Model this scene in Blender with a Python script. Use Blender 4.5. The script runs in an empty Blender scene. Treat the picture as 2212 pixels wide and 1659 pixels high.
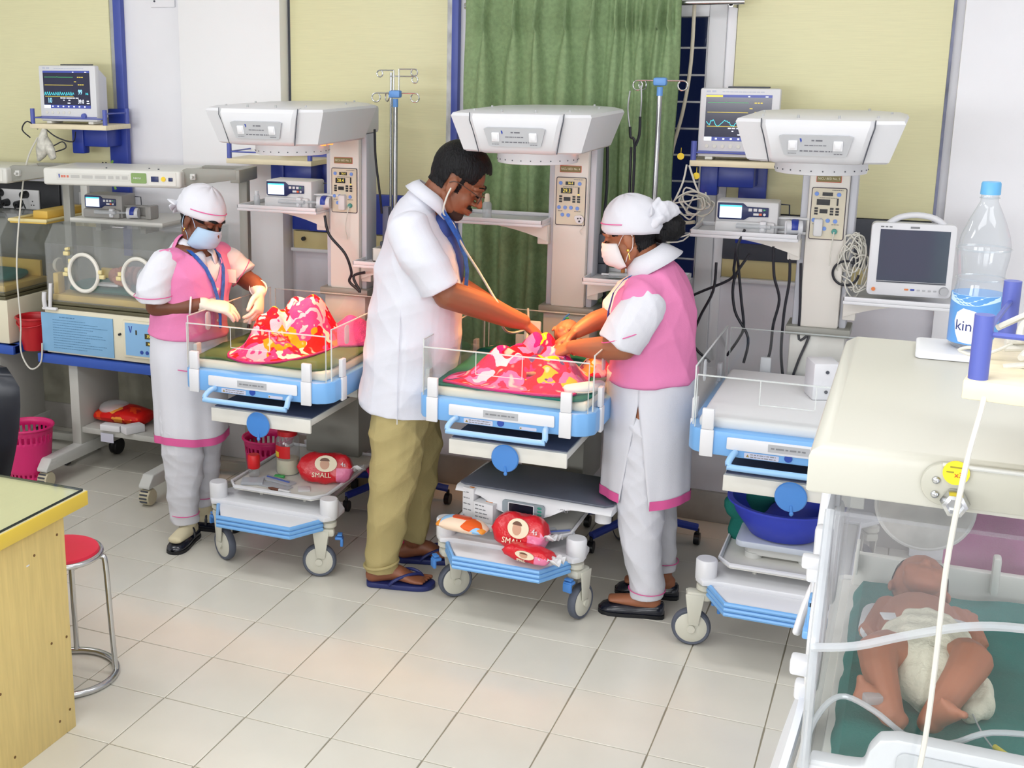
import bpy, bmesh, math, random
import numpy as np
from mathutils import Vector, Matrix, Euler
random.seed(7)
PI = math.pi
SC = bpy.context.scene
COL = SC.collection

# ------------------------------------------------------------------ camera
cam_d = bpy.data.cameras.new('camera')
cam = bpy.data.objects.new('camera', cam_d)
COL.objects.link(cam)
SC.camera = cam
cam.location = (0, 0, 2.03)
cam.rotation_euler = (PI / 2 - math.radians(13.127), 0, 0.418)
cam_d.sensor_width = 36.0
cam_d.lens = 36.0 * 2664.1 / 2212
cam_d.shift_x = (1106 - 813.7) / 2212
cam_d.shift_y = -(829.5 - 738.1) / 2212
cam_d.clip_start = 0.05

# ------------------------------------------------------------------ world (night outside), exposure
W = bpy.data.worlds.new('night')
SC.world = W
W.use_nodes = True
W.node_tree.nodes['Background'].inputs[0].default_value = (0.006, 0.009, 0.03, 1)
W.node_tree.nodes['Background'].inputs[1].default_value = 1.0
SC.view_settings.view_transform = 'Standard'
SC.view_settings.look = 'None'
SC.view_settings.exposure = 0.16
SC.view_settings.gamma = 1.0
SC.view_settings.use_curve_mapping = False
SC.cycles.max_bounces = 8
SC.cycles.transparent_max_bounces = 24

# ------------------------------------------------------------------ ceiling lights (area lamps under the ceiling panels)
LAMPS = [  # u, v, size_u, size_v, watts
    (-3.2, 1.1, 1.6, 0.5, 21), (-0.9, 0.9, 1.6, 0.5, 17), (1.1, 1.1, 1.4, 0.5, 13),
    (-3.6, 3.3, 1.2, 0.4, 13), (-1.6, 3.1, 1.2, 0.4, 10), (0.5, 3.3, 1.2, 0.4, 14),
]
for i, (u, v, a, b, w) in enumerate(LAMPS):
    ld = bpy.data.lights.new('ceiling_lamp_light', 'AREA')
    ld.shape = 'RECTANGLE'; ld.size = a; ld.size_y = b; ld.energy = w; ld.color = (0.985, 0.99, 1.0)
    lo = bpy.data.objects.new('ceiling_lamp_light', ld)
    lo.location = (u, v, 2.97); COL.objects.link(lo)

FILL_LAMPS = [(-3.6, 1.9, 1.8, 52), (-1.2, 1.9, 1.8, 42), (1.0, 1.9, 1.6, 28)]   # added frontal fill lights on the unseen wall behind the camera
for u, z, a, w in FILL_LAMPS:
    ld = bpy.data.lights.new('fill_light', 'AREA')
    ld.shape = 'RECTANGLE'; ld.size = a; ld.size_y = 0.6; ld.energy = w; ld.color = (0.98, 0.99, 1.0)
    lo = bpy.data.objects.new('fill_light', ld); lo.location = (u, -1.97, z); lo.rotation_euler = (PI / 2, 0, 0); COL.objects.link(lo)
# ------------------------------------------------------------------ materials
def lin(c):
    c = c / 255.0
    return c / 12.92 if c <= 0.04045 else ((c + 0.055) / 1.055) ** 2.4
def rgb(r, g, b): return (lin(r), lin(g), lin(b), 1.0)
MATS = {}
def mat(name, col, rough=0.5, metal=0.0, spec=0.5, emit=None, estr=1.0, noise=0.0, nscale=20.0, bump=0.0, bscale=200.0, stretch=(1, 1, 1), coat=0.0, sss=0.0):
    if name in MATS: return MATS[name]
    m = bpy.data.materials.new(name); m.use_nodes = True
    nt = m.node_tree; p = nt.nodes['Principled BSDF']
    p.inputs['Base Color'].default_value = rgb(*col)
    p.inputs['Roughness'].default_value = rough
    p.inputs['Metallic'].default_value = metal
    p.inputs['Specular IOR Level'].default_value = spec
    if coat: p.inputs['Coat Weight'].default_value = coat
    if sss:
        p.inputs['Subsurface Weight'].default_value = sss
        p.inputs['Subsurface Radius'].default_value = (0.012, 0.005, 0.003)
        p.inputs['Subsurface Scale'].default_value = 0.6
    if emit:
        p.inputs['Emission Color'].default_value = rgb(*emit); p.inputs['Emission Strength'].default_value = estr
    if noise or bump:
        tc = nt.nodes.new('ShaderNodeTexCoord'); mp = nt.nodes.new('ShaderNodeMapping')
        mp.inputs['Scale'].default_value = stretch
        nt.links.new(tc.outputs['Object'], mp.inputs[0])
    if noise:
        n = nt.nodes.new('ShaderNodeTexNoise'); n.inputs['Scale'].default_value = nscale; n.inputs['Detail'].default_value = 4
        nt.links.new(mp.outputs[0], n.inputs['Vector'])
        r = nt.nodes.new('ShaderNodeValToRGB')
        c0 = [max(0, x * (1 - noise)) for x in rgb(*col)[:3]]; c1 = [min(1, x * (1 + noise)) for x in rgb(*col)[:3]]
        r.color_ramp.elements[0].position = 0.3; r.color_ramp.elements[1].position = 0.7
        r.color_ramp.elements[0].color = (*c0, 1); r.color_ramp.elements[1].color = (*c1, 1)
        nt.links.new(n.outputs['Fac'], r.inputs[0]); nt.links.new(r.outputs[0], p.inputs['Base Color'])
    if bump:
        n2 = nt.nodes.new('ShaderNodeTexNoise'); n2.inputs['Scale'].default_value = bscale; n2.inputs['Detail'].default_value = 3
        nt.links.new(mp.outputs[0], n2.inputs['Vector'])
        b = nt.nodes.new('ShaderNodeBump'); b.inputs['Strength'].default_value = bump; b.inputs['Distance'].default_value = 0.01
        nt.links.new(n2.outputs['Fac'], b.inputs['Height']); nt.links.new(b.outputs[0], p.inputs['Normal'])
    MATS[name] = m
    return m
def acrylic(name, tint=(0.97, 0.98, 0.98), gloss=1.0, haze=0.0, hcol=(235, 238, 240), minrefl=0.03, rough=0.06):
    if name in MATS: return MATS[name]
    m = bpy.data.materials.new(name); m.use_nodes = True
    nt = m.node_tree; nt.nodes.clear()
    o = nt.nodes.new('ShaderNodeOutputMaterial')
    t = nt.nodes.new('ShaderNodeBsdfTransparent'); t.inputs[0].default_value = (*tint, 1)
    g = nt.nodes.new('ShaderNodeBsdfGlossy'); g.inputs['Roughness'].default_value = rough
    lw = nt.nodes.new('ShaderNodeLayerWeight'); lw.inputs['Blend'].default_value = 0.12
    ml = nt.nodes.new('ShaderNodeMath'); ml.operation = 'MULTIPLY_ADD'; ml.inputs[1].default_value = gloss * 0.6; ml.inputs[2].default_value = minrefl
    nt.links.new(lw.outputs['Facing'], ml.inputs[0])
    mx = nt.nodes.new('ShaderNodeMixShader')
    nt.links.new(ml.outputs[0], mx.inputs[0]); nt.links.new(t.outputs[0], mx.inputs[1]); nt.links.new(g.outputs[0], mx.inputs[2])
    last = mx
    if haze:
        d = nt.nodes.new('ShaderNodeBsdfDiffuse'); d.inputs[0].default_value = rgb(*hcol)
        m2 = nt.nodes.new('ShaderNodeMixShader'); m2.inputs[0].default_value = haze
        nt.links.new(mx.outputs[0], m2.inputs[1]); nt.links.new(d.outputs[0], m2.inputs[2]); last = m2
    nt.links.new(last.outputs[0], o.inputs[0])
    MATS[name] = m
    return m
def patterned(name, cells, scale=30.0, rough=0.8, warp=0.6, small=True, bump=0.3):
    """printed cloth: irregular blobs whose colours come from a list [(pos,(r,g,b)),...]"""
    m = bpy.data.materials.new(name); m.use_nodes = True
    nt = m.node_tree; p = nt.nodes['Principled BSDF']; p.inputs['Roughness'].default_value = rough
    p.inputs['Specular IOR Level'].default_value = 0.15
    tc = nt.nodes.new('ShaderNodeTexCoord'); no = nt.nodes.new('ShaderNodeTexNoise'); no.inputs['Scale'].default_value = scale * 0.5
    nt.links.new(tc.outputs['Object'], no.inputs['Vector'])
    mixv = nt.nodes.new('ShaderNodeMix'); mixv.data_type = 'VECTOR'; mixv.inputs[0].default_value = warp * 0.12
    nt.links.new(tc.outputs['Object'], mixv.inputs[4]); nt.links.new(no.outputs['Color'], mixv.inputs[5])
    vo = nt.nodes.new('ShaderNodeTexVoronoi'); vo.inputs['Scale'].default_value = scale
    nt.links.new(mixv.outputs[1], vo.inputs['Vector'])
    sp = nt.nodes.new('ShaderNodeSeparateColor'); nt.links.new(vo.outputs['Color'], sp.inputs[0])
    r = nt.nodes.new('ShaderNodeValToRGB'); r.color_ramp.interpolation = 'CONSTANT'
    els = r.color_ramp.elements
    els[0].position = cells[0][0]; els[0].color = rgb(*cells[0][1])
    els[1].position = cells[1][0]; els[1].color = rgb(*cells[1][1])
    for pos, c in cells[2:]:
        e = els.new(pos); e.color = rgb(*c)
    nt.links.new(sp.outputs[0], r.inputs[0]); 
    if small:   # lighter hearts of the printed flowers
        r2 = nt.nodes.new('ShaderNodeValToRGB'); r2.color_ramp.elements[0].position = 0.16; r2.color_ramp.elements[1].position = 0.30
        r2.color_ramp.elements[0].color = (1, 1, 1, 1); r2.color_ramp.elements[1].color = (0, 0, 0, 1)
        nt.links.new(vo.outputs['Distance'], r2.inputs[0])
        mu = nt.nodes.new('ShaderNodeMath'); mu.operation = 'MULTIPLY'; mu.inputs[1].default_value = 0.55
        nt.links.new(r2.outputs[0], mu.inputs[0])
        mc = nt.nodes.new('ShaderNodeMix'); mc.data_type = 'RGBA'
        nt.links.new(mu.outputs[0], mc.inputs[0]); nt.links.new(r.outputs[0], mc.inputs[6]); mc.inputs[7].default_value = rgb(250, 225, 215)
        nt.links.new(mc.outputs[2], p.inputs['Base Color'])
    else: nt.links.new(r.outputs[0], p.inputs['Base Color'])
    if bump:
        n2 = nt.nodes.new('ShaderNodeTexNoise'); n2.inputs['Scale'].default_value = 350
        nt.links.new(tc.outputs['Object'], n2.inputs['Vector'])
        b = nt.nodes.new('ShaderNodeBump'); b.inputs['Strength'].default_value = bump; b.inputs['Distance'].default_value = 0.01
        nt.links.new(n2.outputs['Fac'], b.inputs['Height']); nt.links.new(b.outputs[0], p.inputs['Normal'])
    MATS[name] = m
    return m

# ------------------------------------------------------------------ mesh builder
def frame_of(t, ref):
    t = t.normalized(); a = ref - t * ref.dot(t)
    if a.length < 1e-6: a = Vector((1, 0, 0)) - t * t.x
    if a.length < 1e-6: a = Vector((0, 1, 0)) - t * t.y
    a.normalize(); return a, t.cross(a)
def smooth_path(pts, k=4):
    """Catmull-Rom"""
    P = [Vector(p) for p in pts]; out = []
    for i in range(len(P) - 1):
        p0 = P[max(0, i - 1)]; p1 = P[i]; p2 = P[i + 1]; p3 = P[min(len(P) - 1, i + 2)]
        for j in range(k):
            t = j / k
            out.append(0.5 * ((2 * p1) + (p2 - p0) * t + (2 * p0 - 5 * p1 + 4 * p2 - p3) * t * t + (3 * p1 - p0 - 3 * p2 + p3) * t ** 3))
    out.append(P[-1]); return out
class MB:
    def __init__(s): s.v = []; s.f = []; s.m = []; s.mi = 0
    def add(s, vs, fs, M=None):
        n = len(s.v)
        if M is not None: vs = [M @ Vector(v) for v in vs]
        s.v += [tuple(v) for v in vs]; s.f += [tuple(i + n for i in f) for f in fs]; s.m += [s.mi] * len(fs); return s
    def bm(s, b, M=None):
        b.verts.index_update()
        s.add([v.co.copy() for v in b.verts], [[v.index for v in f.verts] for f in b.faces], M); b.free(); return s
    def box(s, c, d, bev=0.0, rz=0.0, seg=2, M=None, taper=None):
        b = bmesh.new(); bmesh.ops.create_cube(b, size=1.0)
        for v in b.verts:
            k = 1.0
            if taper and v.co.z < 0: v.co.x *= taper[0]; v.co.y *= taper[1]
            v.co = Vector((v.co.x * d[0], v.co.y * d[1], v.co.z * d[2]))
        if bev > 0: bmesh.ops.bevel(b, geom=list(b.edges), offset=min(bev, min(d) * 0.49), segments=seg, profile=0.5, affect='EDGES', clamp_overlap=True)
        T = Matrix.Translation(c) @ Matrix.Rotation(rz, 4, 'Z')
        return s.bm(b, (M @ T) if M is not None else T)
    def bx(s, x0, x1, y0, y1, z0, z1, bev=0.0, seg=2, M=None):
        return s.box(((x0 + x1) / 2, (y0 + y1) / 2, (z0 + z1) / 2), (abs(x1 - x0), abs(y1 - y0), abs(z1 - z0)), bev, 0, seg, M)
    def cyl(s, p0, p1, r0, r1=None, n=16, cap=True, M=None):
        r1 = r0 if r1 is None else r1
        p0 = Vector(p0); p1 = Vector(p1); a, b = frame_of(p1 - p0, Vector((0, 0, 1)) if abs((p1 - p0).normalized().z) < 0.9 else Vector((1, 0, 0)))
        vs = []; 
        for p, r in ((p0, r0), (p1, r1)):
            for i in range(n):
                t = 2 * PI * i / n; vs.append(p + a * r * math.cos(t) + b * r * math.sin(t))
        fs = [(i, (i + 1) % n, n + (i + 1) % n, n + i) for i in range(n)]
        if cap: fs += [tuple(range(n - 1, -1, -1)), tuple(range(n, 2 * n))]
        return s.add(vs, fs, M)
    def tube(s, pts, r, n=8, k=0, closed=False, M=None, ref=(0, 0, 1)):
        P = smooth_path(pts, k) if k else [Vector(p) for p in pts]
        m = len(P); rs = r if isinstance(r, (list, tuple)) else [r] * m
        if len(rs) != m: rs = [rs[min(len(rs) - 1, int(i * len(rs) / m))] for i in range(m)]
        vs = []; a = None
        for i in range(m):
            if closed: t = P[(i + 1) % m] - P[i - 1]
            else: t = P[min(m - 1, i + 1)] - P[max(0, i - 1)]
            if t.length < 1e-9: t = Vector((0, 0, 1))
            t.normalize()
            if a is None:
                a, b = frame_of(t, Vector(ref) if abs(t.dot(Vector(ref))) < 0.95 else Vector((1, 0.1, 0)))
            else:
                a = a - t * a.dot(t); a.normalize(); b = t.cross(a)
            for j in range(n):
                q = 2 * PI * j / n; vs.append(P[i] + (a * math.cos(q) + b * math.sin(q)) * rs[i])
        fs = []
        for i in range(m if closed else m - 1):
            i2 = (i + 1) % m
            for j in range(n): fs.append((i * n + j, i * n + (j + 1) % n, i2 * n + (j + 1) % n, i2 * n + j))
        if not closed: fs += [tuple(range(n - 1, -1, -1)), tuple(range((m - 1) * n, m * n))]
        return s.add(vs, fs, M)
    def lathe(s, prof, c=(0, 0, 0), n=24, M=None, a0=0.0, a1=2 * PI):
        full = abs(a1 - a0 - 2 * PI) < 1e-6; N = n if full else n + 1; vs = []
        for r, z in prof:
            for i in range(N):
                t = a0 + (a1 - a0) * i / n; vs.append((c[0] + r * math.cos(t), c[1] + r * math.sin(t), c[2] + z))
        fs = []
        for k in range(len(prof) - 1):
            for i in range(n):
                j = (i + 1) % N; fs.append((k * N + i, k * N + j, (k + 1) * N + j, (k + 1) * N + i))
        if full:
            if prof[0][0] > 1e-6: fs.append(tuple(range(N - 1, -1, -1)))
            if prof[-1][0] > 1e-6: fs.append(tuple(range((len(prof) - 1) * N, len(prof) * N)))
        return s.add(vs, fs, M)
    def prism(s, poly, z0, z1, bev=0.0, M=None, seg=2):
        b = bmesh.new(); n = len(poly)
        lo = [b.verts.new((x, y, z0)) for x, y in poly]; hi = [b.verts.new((x, y, z1)) for x, y in poly]
        b.faces.new(lo[::-1]); b.faces.new(hi)
        for i in range(n): b.faces.new((lo[i], lo[(i + 1) % n], hi[(i + 1) % n], hi[i]))
        bmesh.ops.recalc_face_normals(b, faces=list(b.faces))
        if bev: bmesh.ops.bevel(b, geom=list(b.edges), offset=bev, segments=seg, profile=0.5, affect='EDGES', clamp_overlap=True)
        return s.bm(b, M)
    def loft(s, rings, cap=True, closed_u=True, M=None):
        n = len(rings[0]); vs = [p for r in rings for p in r]; fs = []
        for k in range(len(rings) - 1):
            for i in range(n if closed_u else n - 1):
                j = (i + 1) % n; fs.append((k * n + i, k * n + j, (k + 1) * n + j, (k + 1) * n + i))
        if cap and closed_u: fs += [tuple(range(n - 1, -1, -1)), tuple(range((len(rings) - 1) * n, len(rings) * n))]
        return s.add(vs, fs, M)
    def ell(s, c, r, R=None, nu=16, nv=10, M=None):
        vs = []; c = Vector(c)
        for j in range(nv + 1):
            ph = PI * j / nv
            for i in range(nu):
                th = 2 * PI * i / nu
                v = Vector((r[0] * math.sin(ph) * math.cos(th), r[1] * math.sin(ph) * math.sin(th), r[2] * math.cos(ph)))
                vs.append(c + (R @ v if R is not None else v))
        fs = []
        for j in range(nv):
            for i in range(nu):
                k = (i + 1) % nu; fs.append((j * nu + i, (j + 1) * nu + i, (j + 1) * nu + k, j * nu + k))
        return s.add(vs, fs, M)
    def limb(s, pts, rad, ref=(1, 0, 0), n=16, k=3, M=None, cap=(1.0, 1.0)):
        """closed organic tube through pts; rad = [(ra, rb)] along ref / across, rounded ends"""
        P = [Vector(p) for p in pts]; R = [(r, r) if isinstance(r, (int, float)) else r for r in rad]
        if k > 1:
            Q = smooth_path(P, k); RR = []
            rv = smooth_path([Vector((a, b, 0)) for a, b in R], k); RR = [(x.x, x.y) for x in rv]
        else: Q, RR = P, R
        t0 = (Q[0] - Q[1]).normalized(); t1 = (Q[-1] - Q[-2]).normalized(); q0, r0 = Q[0], RR[0]; q1, r1 = Q[-1], RR[-1]
        pre = []; post = []
        for a in (0.97, 0.8, 0.5):
            h = math.sqrt(1 - a * a); 
            post.append((q1 + t1 * min(r1) * h * cap[1], (r1[0] * a, r1[1] * a)))
            pre.insert(0, (q0 + t0 * min(r0) * h * cap[0], (r0[0] * a, r0[1] * a)))
        seq = pre + list(zip(Q, RR)) + post
        rf = Vector(ref); rings = []; m = len(seq)
        for i, (p, (ra, rb)) in enumerate(seq):
            t = seq[min(m - 1, i + 1)][0] - seq[max(0, i - 1)][0]
            a, b = frame_of(t, rf)
            rings.append([p + a * ra * math.cos(2 * PI * j / n) + b * rb * math.sin(2 * PI * j / n) for j in range(n)])
        return s.loft(rings, True, True, M)
SPLIT = {'key', 'castor', 'screw', 'foot', 'rail', 'button', 'wall_latch', 'indicator', 'display', 'pin_hole', 'screw_hole', 'wall_edge', 'yellow_digits', 'dot', 'rib', 'gasket', 'stand_foot',
         'clip', 'rivet', 'screen_bar', 'bangle', 'cuff_piping', 'ear_loop', 'beam', 'tape_tab', 'white_print_tile', 'tilt_lever', 'shelf_post', 'seam', 'bracket', 'power_key', 'front_lip', 'window_frame', 'glass_edge', 'heater_element', 'earpiece_tube', 'column_side', 'strip_print_red', 'warning_label'}
def islands(mb):
    par = list(range(len(mb.v)))
    def fd(i):
        while par[i] != i: par[i] = par[par[i]]; i = par[i]
        return i
    for f in mb.f:
        a = fd(f[0])
        for i in f[1:]:
            b = fd(i)
            if a != b: par[b] = a
    gr = {}
    for k, f in enumerate(mb.f): gr.setdefault(fd(f[0]), []).append(k)
    out = []
    for ks in gr.values():
        m = MB(); idx = {}
        for k in ks:
            q = []
            for i in mb.f[k]:
                if i not in idx: idx[i] = len(m.v); m.v.append(mb.v[i])
                q.append(idx[i])
            m.f.append(tuple(q)); m.m.append(mb.m[k])
        out.append(m)
    return out
def up(p):
    """keep to thing > part > sub-part"""
    while p is not None and p.parent is not None and p.parent.parent is not None: p = p.parent
    return p
def ob(name, mb, mats, parent=None, ang=40, loc=None):
    parent = up(parent)
    if name in SPLIT and parent is not None:
        r = [ob1(name, m, mats, parent, ang, loc) for m in islands(mb)]
        return r[0]
    o = ob1(name, mb, mats, parent, ang, loc)
    if parent is not None and (name.endswith('print') or name in ('ring_dot', 'trace', 'plate_print')): o['kind'] = 'stuff'
    return o
def ob1(name, mb, mats, parent=None, ang=40, loc=None):
    me = bpy.data.meshes.new(name)
    me.from_pydata(mb.v, [], mb.f)
    mats = mats if isinstance(mats, (list, tuple)) else [mats]
    for m in mats: me.materials.append(m)
    if len(mats) > 1: me.polygons.foreach_set('material_index', mb.m)
    me.update()
    b = bmesh.new(); b.from_mesh(me); bmesh.ops.recalc_face_normals(b, faces=list(b.faces)); b.to_mesh(me); b.free()
    if ang:
        me.shade_smooth()
        if ang < 180: me.set_sharp_from_angle(angle=math.radians(ang))
    o = bpy.data.objects.new(name, me); COL.objects.link(o)
    if parent: o.parent = parent
    if loc: o.location = loc
    return o
def thing(name, label, cat, loc=(0, 0, 0), rz=0.0, group=None):
    o = bpy.data.objects.new(name, None); o.empty_display_size = 0.05; COL.objects.link(o)
    o.location = loc; o.rotation_euler = (0, 0, rz); o['label'] = label; o['category'] = cat
    if group: o['group'] = group
    return o
def tag(o, label, cat, group=None):
    o['label'] = label; o['category'] = cat
    if group: o['group'] = group
    return o
def part(o, label): o['label'] = label; return o
def struct(o): o['kind'] = 'structure'; return o
def text(name, s, size, m, parent, loc, rx=PI / 2, rz=0.0, ry=0.0, align='CENTER', ext=0.0006, sx=1.0):
    cu = bpy.data.curves.new(name, 'FONT'); cu.body = s; cu.size = size; cu.align_x = align; cu.align_y = 'CENTER'; cu.extrude = ext; cu.resolution_u = 2
    t = bpy.data.objects.new(name, cu); COL.objects.link(t)
    bpy.context.view_layer.update()
    me = bpy.data.meshes.new_from_object(t.evaluated_get(bpy.context.evaluated_depsgraph_get()))
    bpy.data.objects.remove(t); bpy.data.curves.remove(cu)
    me.name = name; me.materials.clear(); me.materials.append(m)
    if sx != 1.0: me.transform(Matrix.Scale(sx, 4, (1, 0, 0)))
    me.transform(Matrix.Translation(loc) @ Euler((rx, ry, rz)).to_matrix().to_4x4())
    o = bpy.data.objects.new(name, me); COL.objects.link(o)
    if parent: o.parent = up(parent)
    return o
def copy_tree(o, parent=None):
    c = o.copy(); COL.objects.link(c)
    if parent: c.parent = parent
    for ch in list(o.children): copy_tree(ch, c)
    return c
def rrect(w, h, r, n=5, cx=0, cy=0):
    out = []
    for (sx, sy, a0) in ((1, 1, 0), (-1, 1, PI / 2), (-1, -1, PI), (1, -1, 1.5 * PI)):
        for i in range(n + 1):
            a = a0 + PI / 2 * i / n; out.append((cx + sx * (w / 2 - r) + r * math.cos(a), cy + sy * (h / 2 - r) + r * math.sin(a)))
    return out
FRONT = Matrix.Rotation(PI / 2, 4, 'X')   # maps a shape drawn in x,y (thick in z) onto a wall facing -v
def place(x, y, z, rz=0): return Matrix.Translation((x, y, z)) @ Matrix.Rotation(rz, 4, 'Z') @ FRONT

# ------------------------------------------------------------------ palette
M_wall = mat('wall_paint', (240, 240, 245), 0.6, noise=0.02, nscale=3)
M_wall_low = mat('wall_lower_paint', (226, 224, 232), 0.5, noise=0.05, nscale=4)
M_stone = mat('stained_stone_dado', (140, 138, 122), 0.3, noise=0.35, nscale=5, bump=0.05, bscale=30)
M_yellow = mat('yellow_laminate', (230, 226, 182), 0.45, noise=0.035, nscale=30, stretch=(0.3, 1, 12))
M_blueframe = mat('blue_frame_paint', (72, 88, 172), 0.4)
M_blue = mat('blue_enamel', (40, 62, 160), 0.35)
M_bluepost = mat('violet_blue_plastic', (86, 98, 178), 0.4)
M_greystrip = mat('grey_strip', (176, 178, 178), 0.5, noise=0.15, nscale=14)
M_black = mat('black_plastic', (22, 24, 30), 0.35)
M_darkgrey = mat('dark_grey', (70, 74, 84), 0.5)
M_white = mat('white_plastic', (222, 223, 227), 0.35)
M_white2 = mat('off_white_plastic', (222, 221, 214), 0.4)
M_cream = mat('cream_enamel', (226, 222, 214), 0.35)
M_creamy = mat('cream_yellow_plastic', (230, 216, 160), 0.45)
M_ochre = mat('yellow_plastic_tray', (226, 190, 92), 0.45, noise=0.06, nscale=8)
M_sky = mat('sky_blue_plastic', (120, 176, 232), 0.35)
M_mid = mat('mid_blue_plastic', (70, 132, 206), 0.35)
M_greymetal = mat('grey_enamel', (150, 150, 142), 0.4)
M_lightgrey = mat('light_grey_enamel', (206, 207, 203), 0.4)
M_steel = mat('stainless_steel', (200, 202, 204), 0.22, 1.0)
M_rubber = mat('grey_rubber', (84, 90, 104), 0.6)
M_wheel = mat('wheel_plastic', (204, 203, 190), 0.45)
M_wood = mat('pale_yellow_laminate_wood', (222, 198, 128), 0.4, noise=0.07, nscale=14, stretch=(6, 6, 0.5))
M_edge = mat('yellow_edge_band', (228, 198, 74), 0.4)
M_shelfwood = mat('pale_wood_board', (234, 222, 190), 0.45, noise=0.05, nscale=10, stretch=(1, 8, 8))
M_pink = mat('pink_plastic', (214, 34, 112), 0.4)
M_red = mat('red_plastic', (186, 22, 34), 0.4)
M_brightred = mat('bright_red', (222, 34, 40), 0.4)
M_green = mat('curtain_cloth', (138, 162, 120), 0.85, noise=0.12, nscale=60, bump=0.25, bscale=300, spec=0.1)
M_teal = mat('teal_green_sheet', (36, 110, 100), 0.85, noise=0.1, nscale=12, bump=0.2, bscale=250, spec=0.1)
M_olive = mat('olive_green_sheet', (84, 110, 76), 0.85, noise=0.18, nscale=10, bump=0.2, bscale=250, spec=0.1)
M_sheetwhite = mat('white_mattress', (236, 236, 238), 0.7, spec=0.2)
M_sheetcream = mat('cream_mattress', (236, 231, 216), 0.7, spec=0.2)
M_acr = acrylic('clear_acrylic')
M_acr2 = acrylic('hazy_acrylic', (0.93, 0.94, 0.95), 1.0, 0.16, (205, 208, 212))
M_hood = acrylic('hood_acrylic', (0.95, 0.96, 0.96), 1.0, 0.07, (225, 228, 228))
M_acr_edge = acrylic('acrylic_edge', (0.9, 0.95, 0.95), 0.8, 0.62, (236, 240, 240), 0.05)
M_tubeclear = acrylic('clear_tubing', (0.92, 0.94, 0.95), 1.6, 0.4, (225, 228, 232), 0.06)
M_pet = acrylic('clear_bottle_plastic', (0.95, 0.97, 0.98), 1.3, 0.09, (228, 232, 238), 0.03)
M_cable = mat('black_cable', (24, 26, 36), 0.45)
M_cablew = mat('white_cable', (214, 212, 202), 0.5)
M_cableg = mat('grey_cable', (160, 162, 160), 0.5)
M_amber = mat('amber_display', (30, 26, 14), 0.4, emit=(255, 225, 90), estr=0.9)
M_ink = mat('dark_ink', (60, 62, 74), 0.6)
M_inkblue = mat('blue_ink', (48, 70, 160), 0.6)
M_inkgrey = mat('grey_ink', (128, 130, 134), 0.6)
M_paper = mat('white_paper', (226, 226, 229), 0.7)
M_labelgrey = mat('grey_label', (178, 180, 184), 0.5)
M_navy = mat('navy_bezel', (30, 42, 92), 0.35)
M_screen = mat('monitor_screen', (20, 22, 40), 0.12, emit=(34, 36, 66), estr=0.55)
M_screenblue = mat('screen_bar_blue', (50, 60, 130), 0.3, emit=(60, 74, 150), estr=0.6)
M_scroff = mat('screen_off', (74, 86, 100), 0.08, spec=0.8)
M_scrwhite = mat('pump_screen', (220, 232, 245), 0.3, emit=(225, 238, 255), estr=0.75)
M_cyan = mat('trace_cyan', (60, 190, 205), 0.4, emit=(90, 215, 225), estr=0.7)
M_tgreen = mat('trace_green', (60, 150, 90), 0.4, emit=(70, 170, 100), estr=0.5)
M_tyel = mat('trace_yellow', (190, 170, 70), 0.4, emit=(215, 195, 80), estr=0.6)
M_twhite = mat('trace_white', (230, 236, 250), 0.4, emit=(235, 240, 255), estr=0.8)
# ================================================================== ROOM
VW = 5.35
m_tile = mat('floor_tile', (216, 213, 202), 0.22, spec=0.5, noise=0.025, nscale=5)
m_grout = mat('tile_grout', (150, 143, 124), 0.8)
fl = struct(ob('floor', MB().bx(-6.2, 2.3, -2.2, VW + 0.2, -0.12, -0.006), m_tile))
g = ob('grout', MB().bx(-4.82, 1.22, 1.82, 5.36, -0.02, -0.0035), m_grout, fl)
tb = MB().box((0, 0, -0.006), (0.2962, 0.2962, 0.012), 0.0015, seg=1)
t0 = None
for i in range(-16, 4):
    for j in range(6, 18):
        u = i * 0.3 + 0.15 - 0.0018; v = j * 0.3 + 0.15 + 0.0384
        if t0 is None: o = t0 = ob('tile', tb, m_tile, fl)
        else:
            o = t0.copy(); COL.objects.link(o); o.parent = fl
        o.location = (u, v, random.uniform(-0.0006, 0.0))
struct(ob('ceiling', MB().bx(-6.2, 2.3, -2.2, VW + 0.2, 3.0, 3.1), mat('ceiling_paint', (236, 236, 236), 0.8)))
for i, (u, v, a, b, w) in enumerate(LAMPS):
    p = ob('ceiling_lamp', MB().bx(u - a / 2 - 0.03, u + a / 2 + 0.03, v - b / 2 - 0.03, v + b / 2 + 0.03, 2.978, 3.0, 0.004), M_white)
    tag(p, ['white ceiling lamp panel over the desk side of the ward', 'white ceiling lamp panel over the middle of the ward near the camera', 'white ceiling lamp panel over the foreground incubator side', 'white ceiling lamp panel before the left incubators', 'white ceiling lamp panel before the middle warmers', 'white ceiling lamp panel before the empty warmer'][i], 'ceiling lamp', 'ceiling lamps')
for i, (u, z, a, w) in enumerate(FILL_LAMPS):  # white cases for the added fill lights, out of view
    p = ob('fill_lamp', MB().bx(u - a / 2 - 0.03, u + a / 2 + 0.03, -2.05, -1.975, z - 0.33, z + 0.33, 0.004), M_white)
    tag(p, 'added white fill lamp on the wall behind the camera, ' + ('on the desk side', 'in the middle', 'on the incubator side')[i], 'wall lamp', 'fill lamps')
struct(ob('wall_left', MB().bx(-6.2, -6.05, -2.2, VW, 0, 3.0), M_wall))
struct(ob('wall_right', MB().bx(2.15, 2.3, -2.2, VW, 0, 3.0), M_wall))
struct(ob('wall_front', MB().bx(-6.2, 2.3, -2.2, -2.05, 0, 3.0), M_wall))
WU0, WU1, WZ0, WZ1 = -1.86, -0.873, 0.74, 2.18
b = MB()
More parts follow.
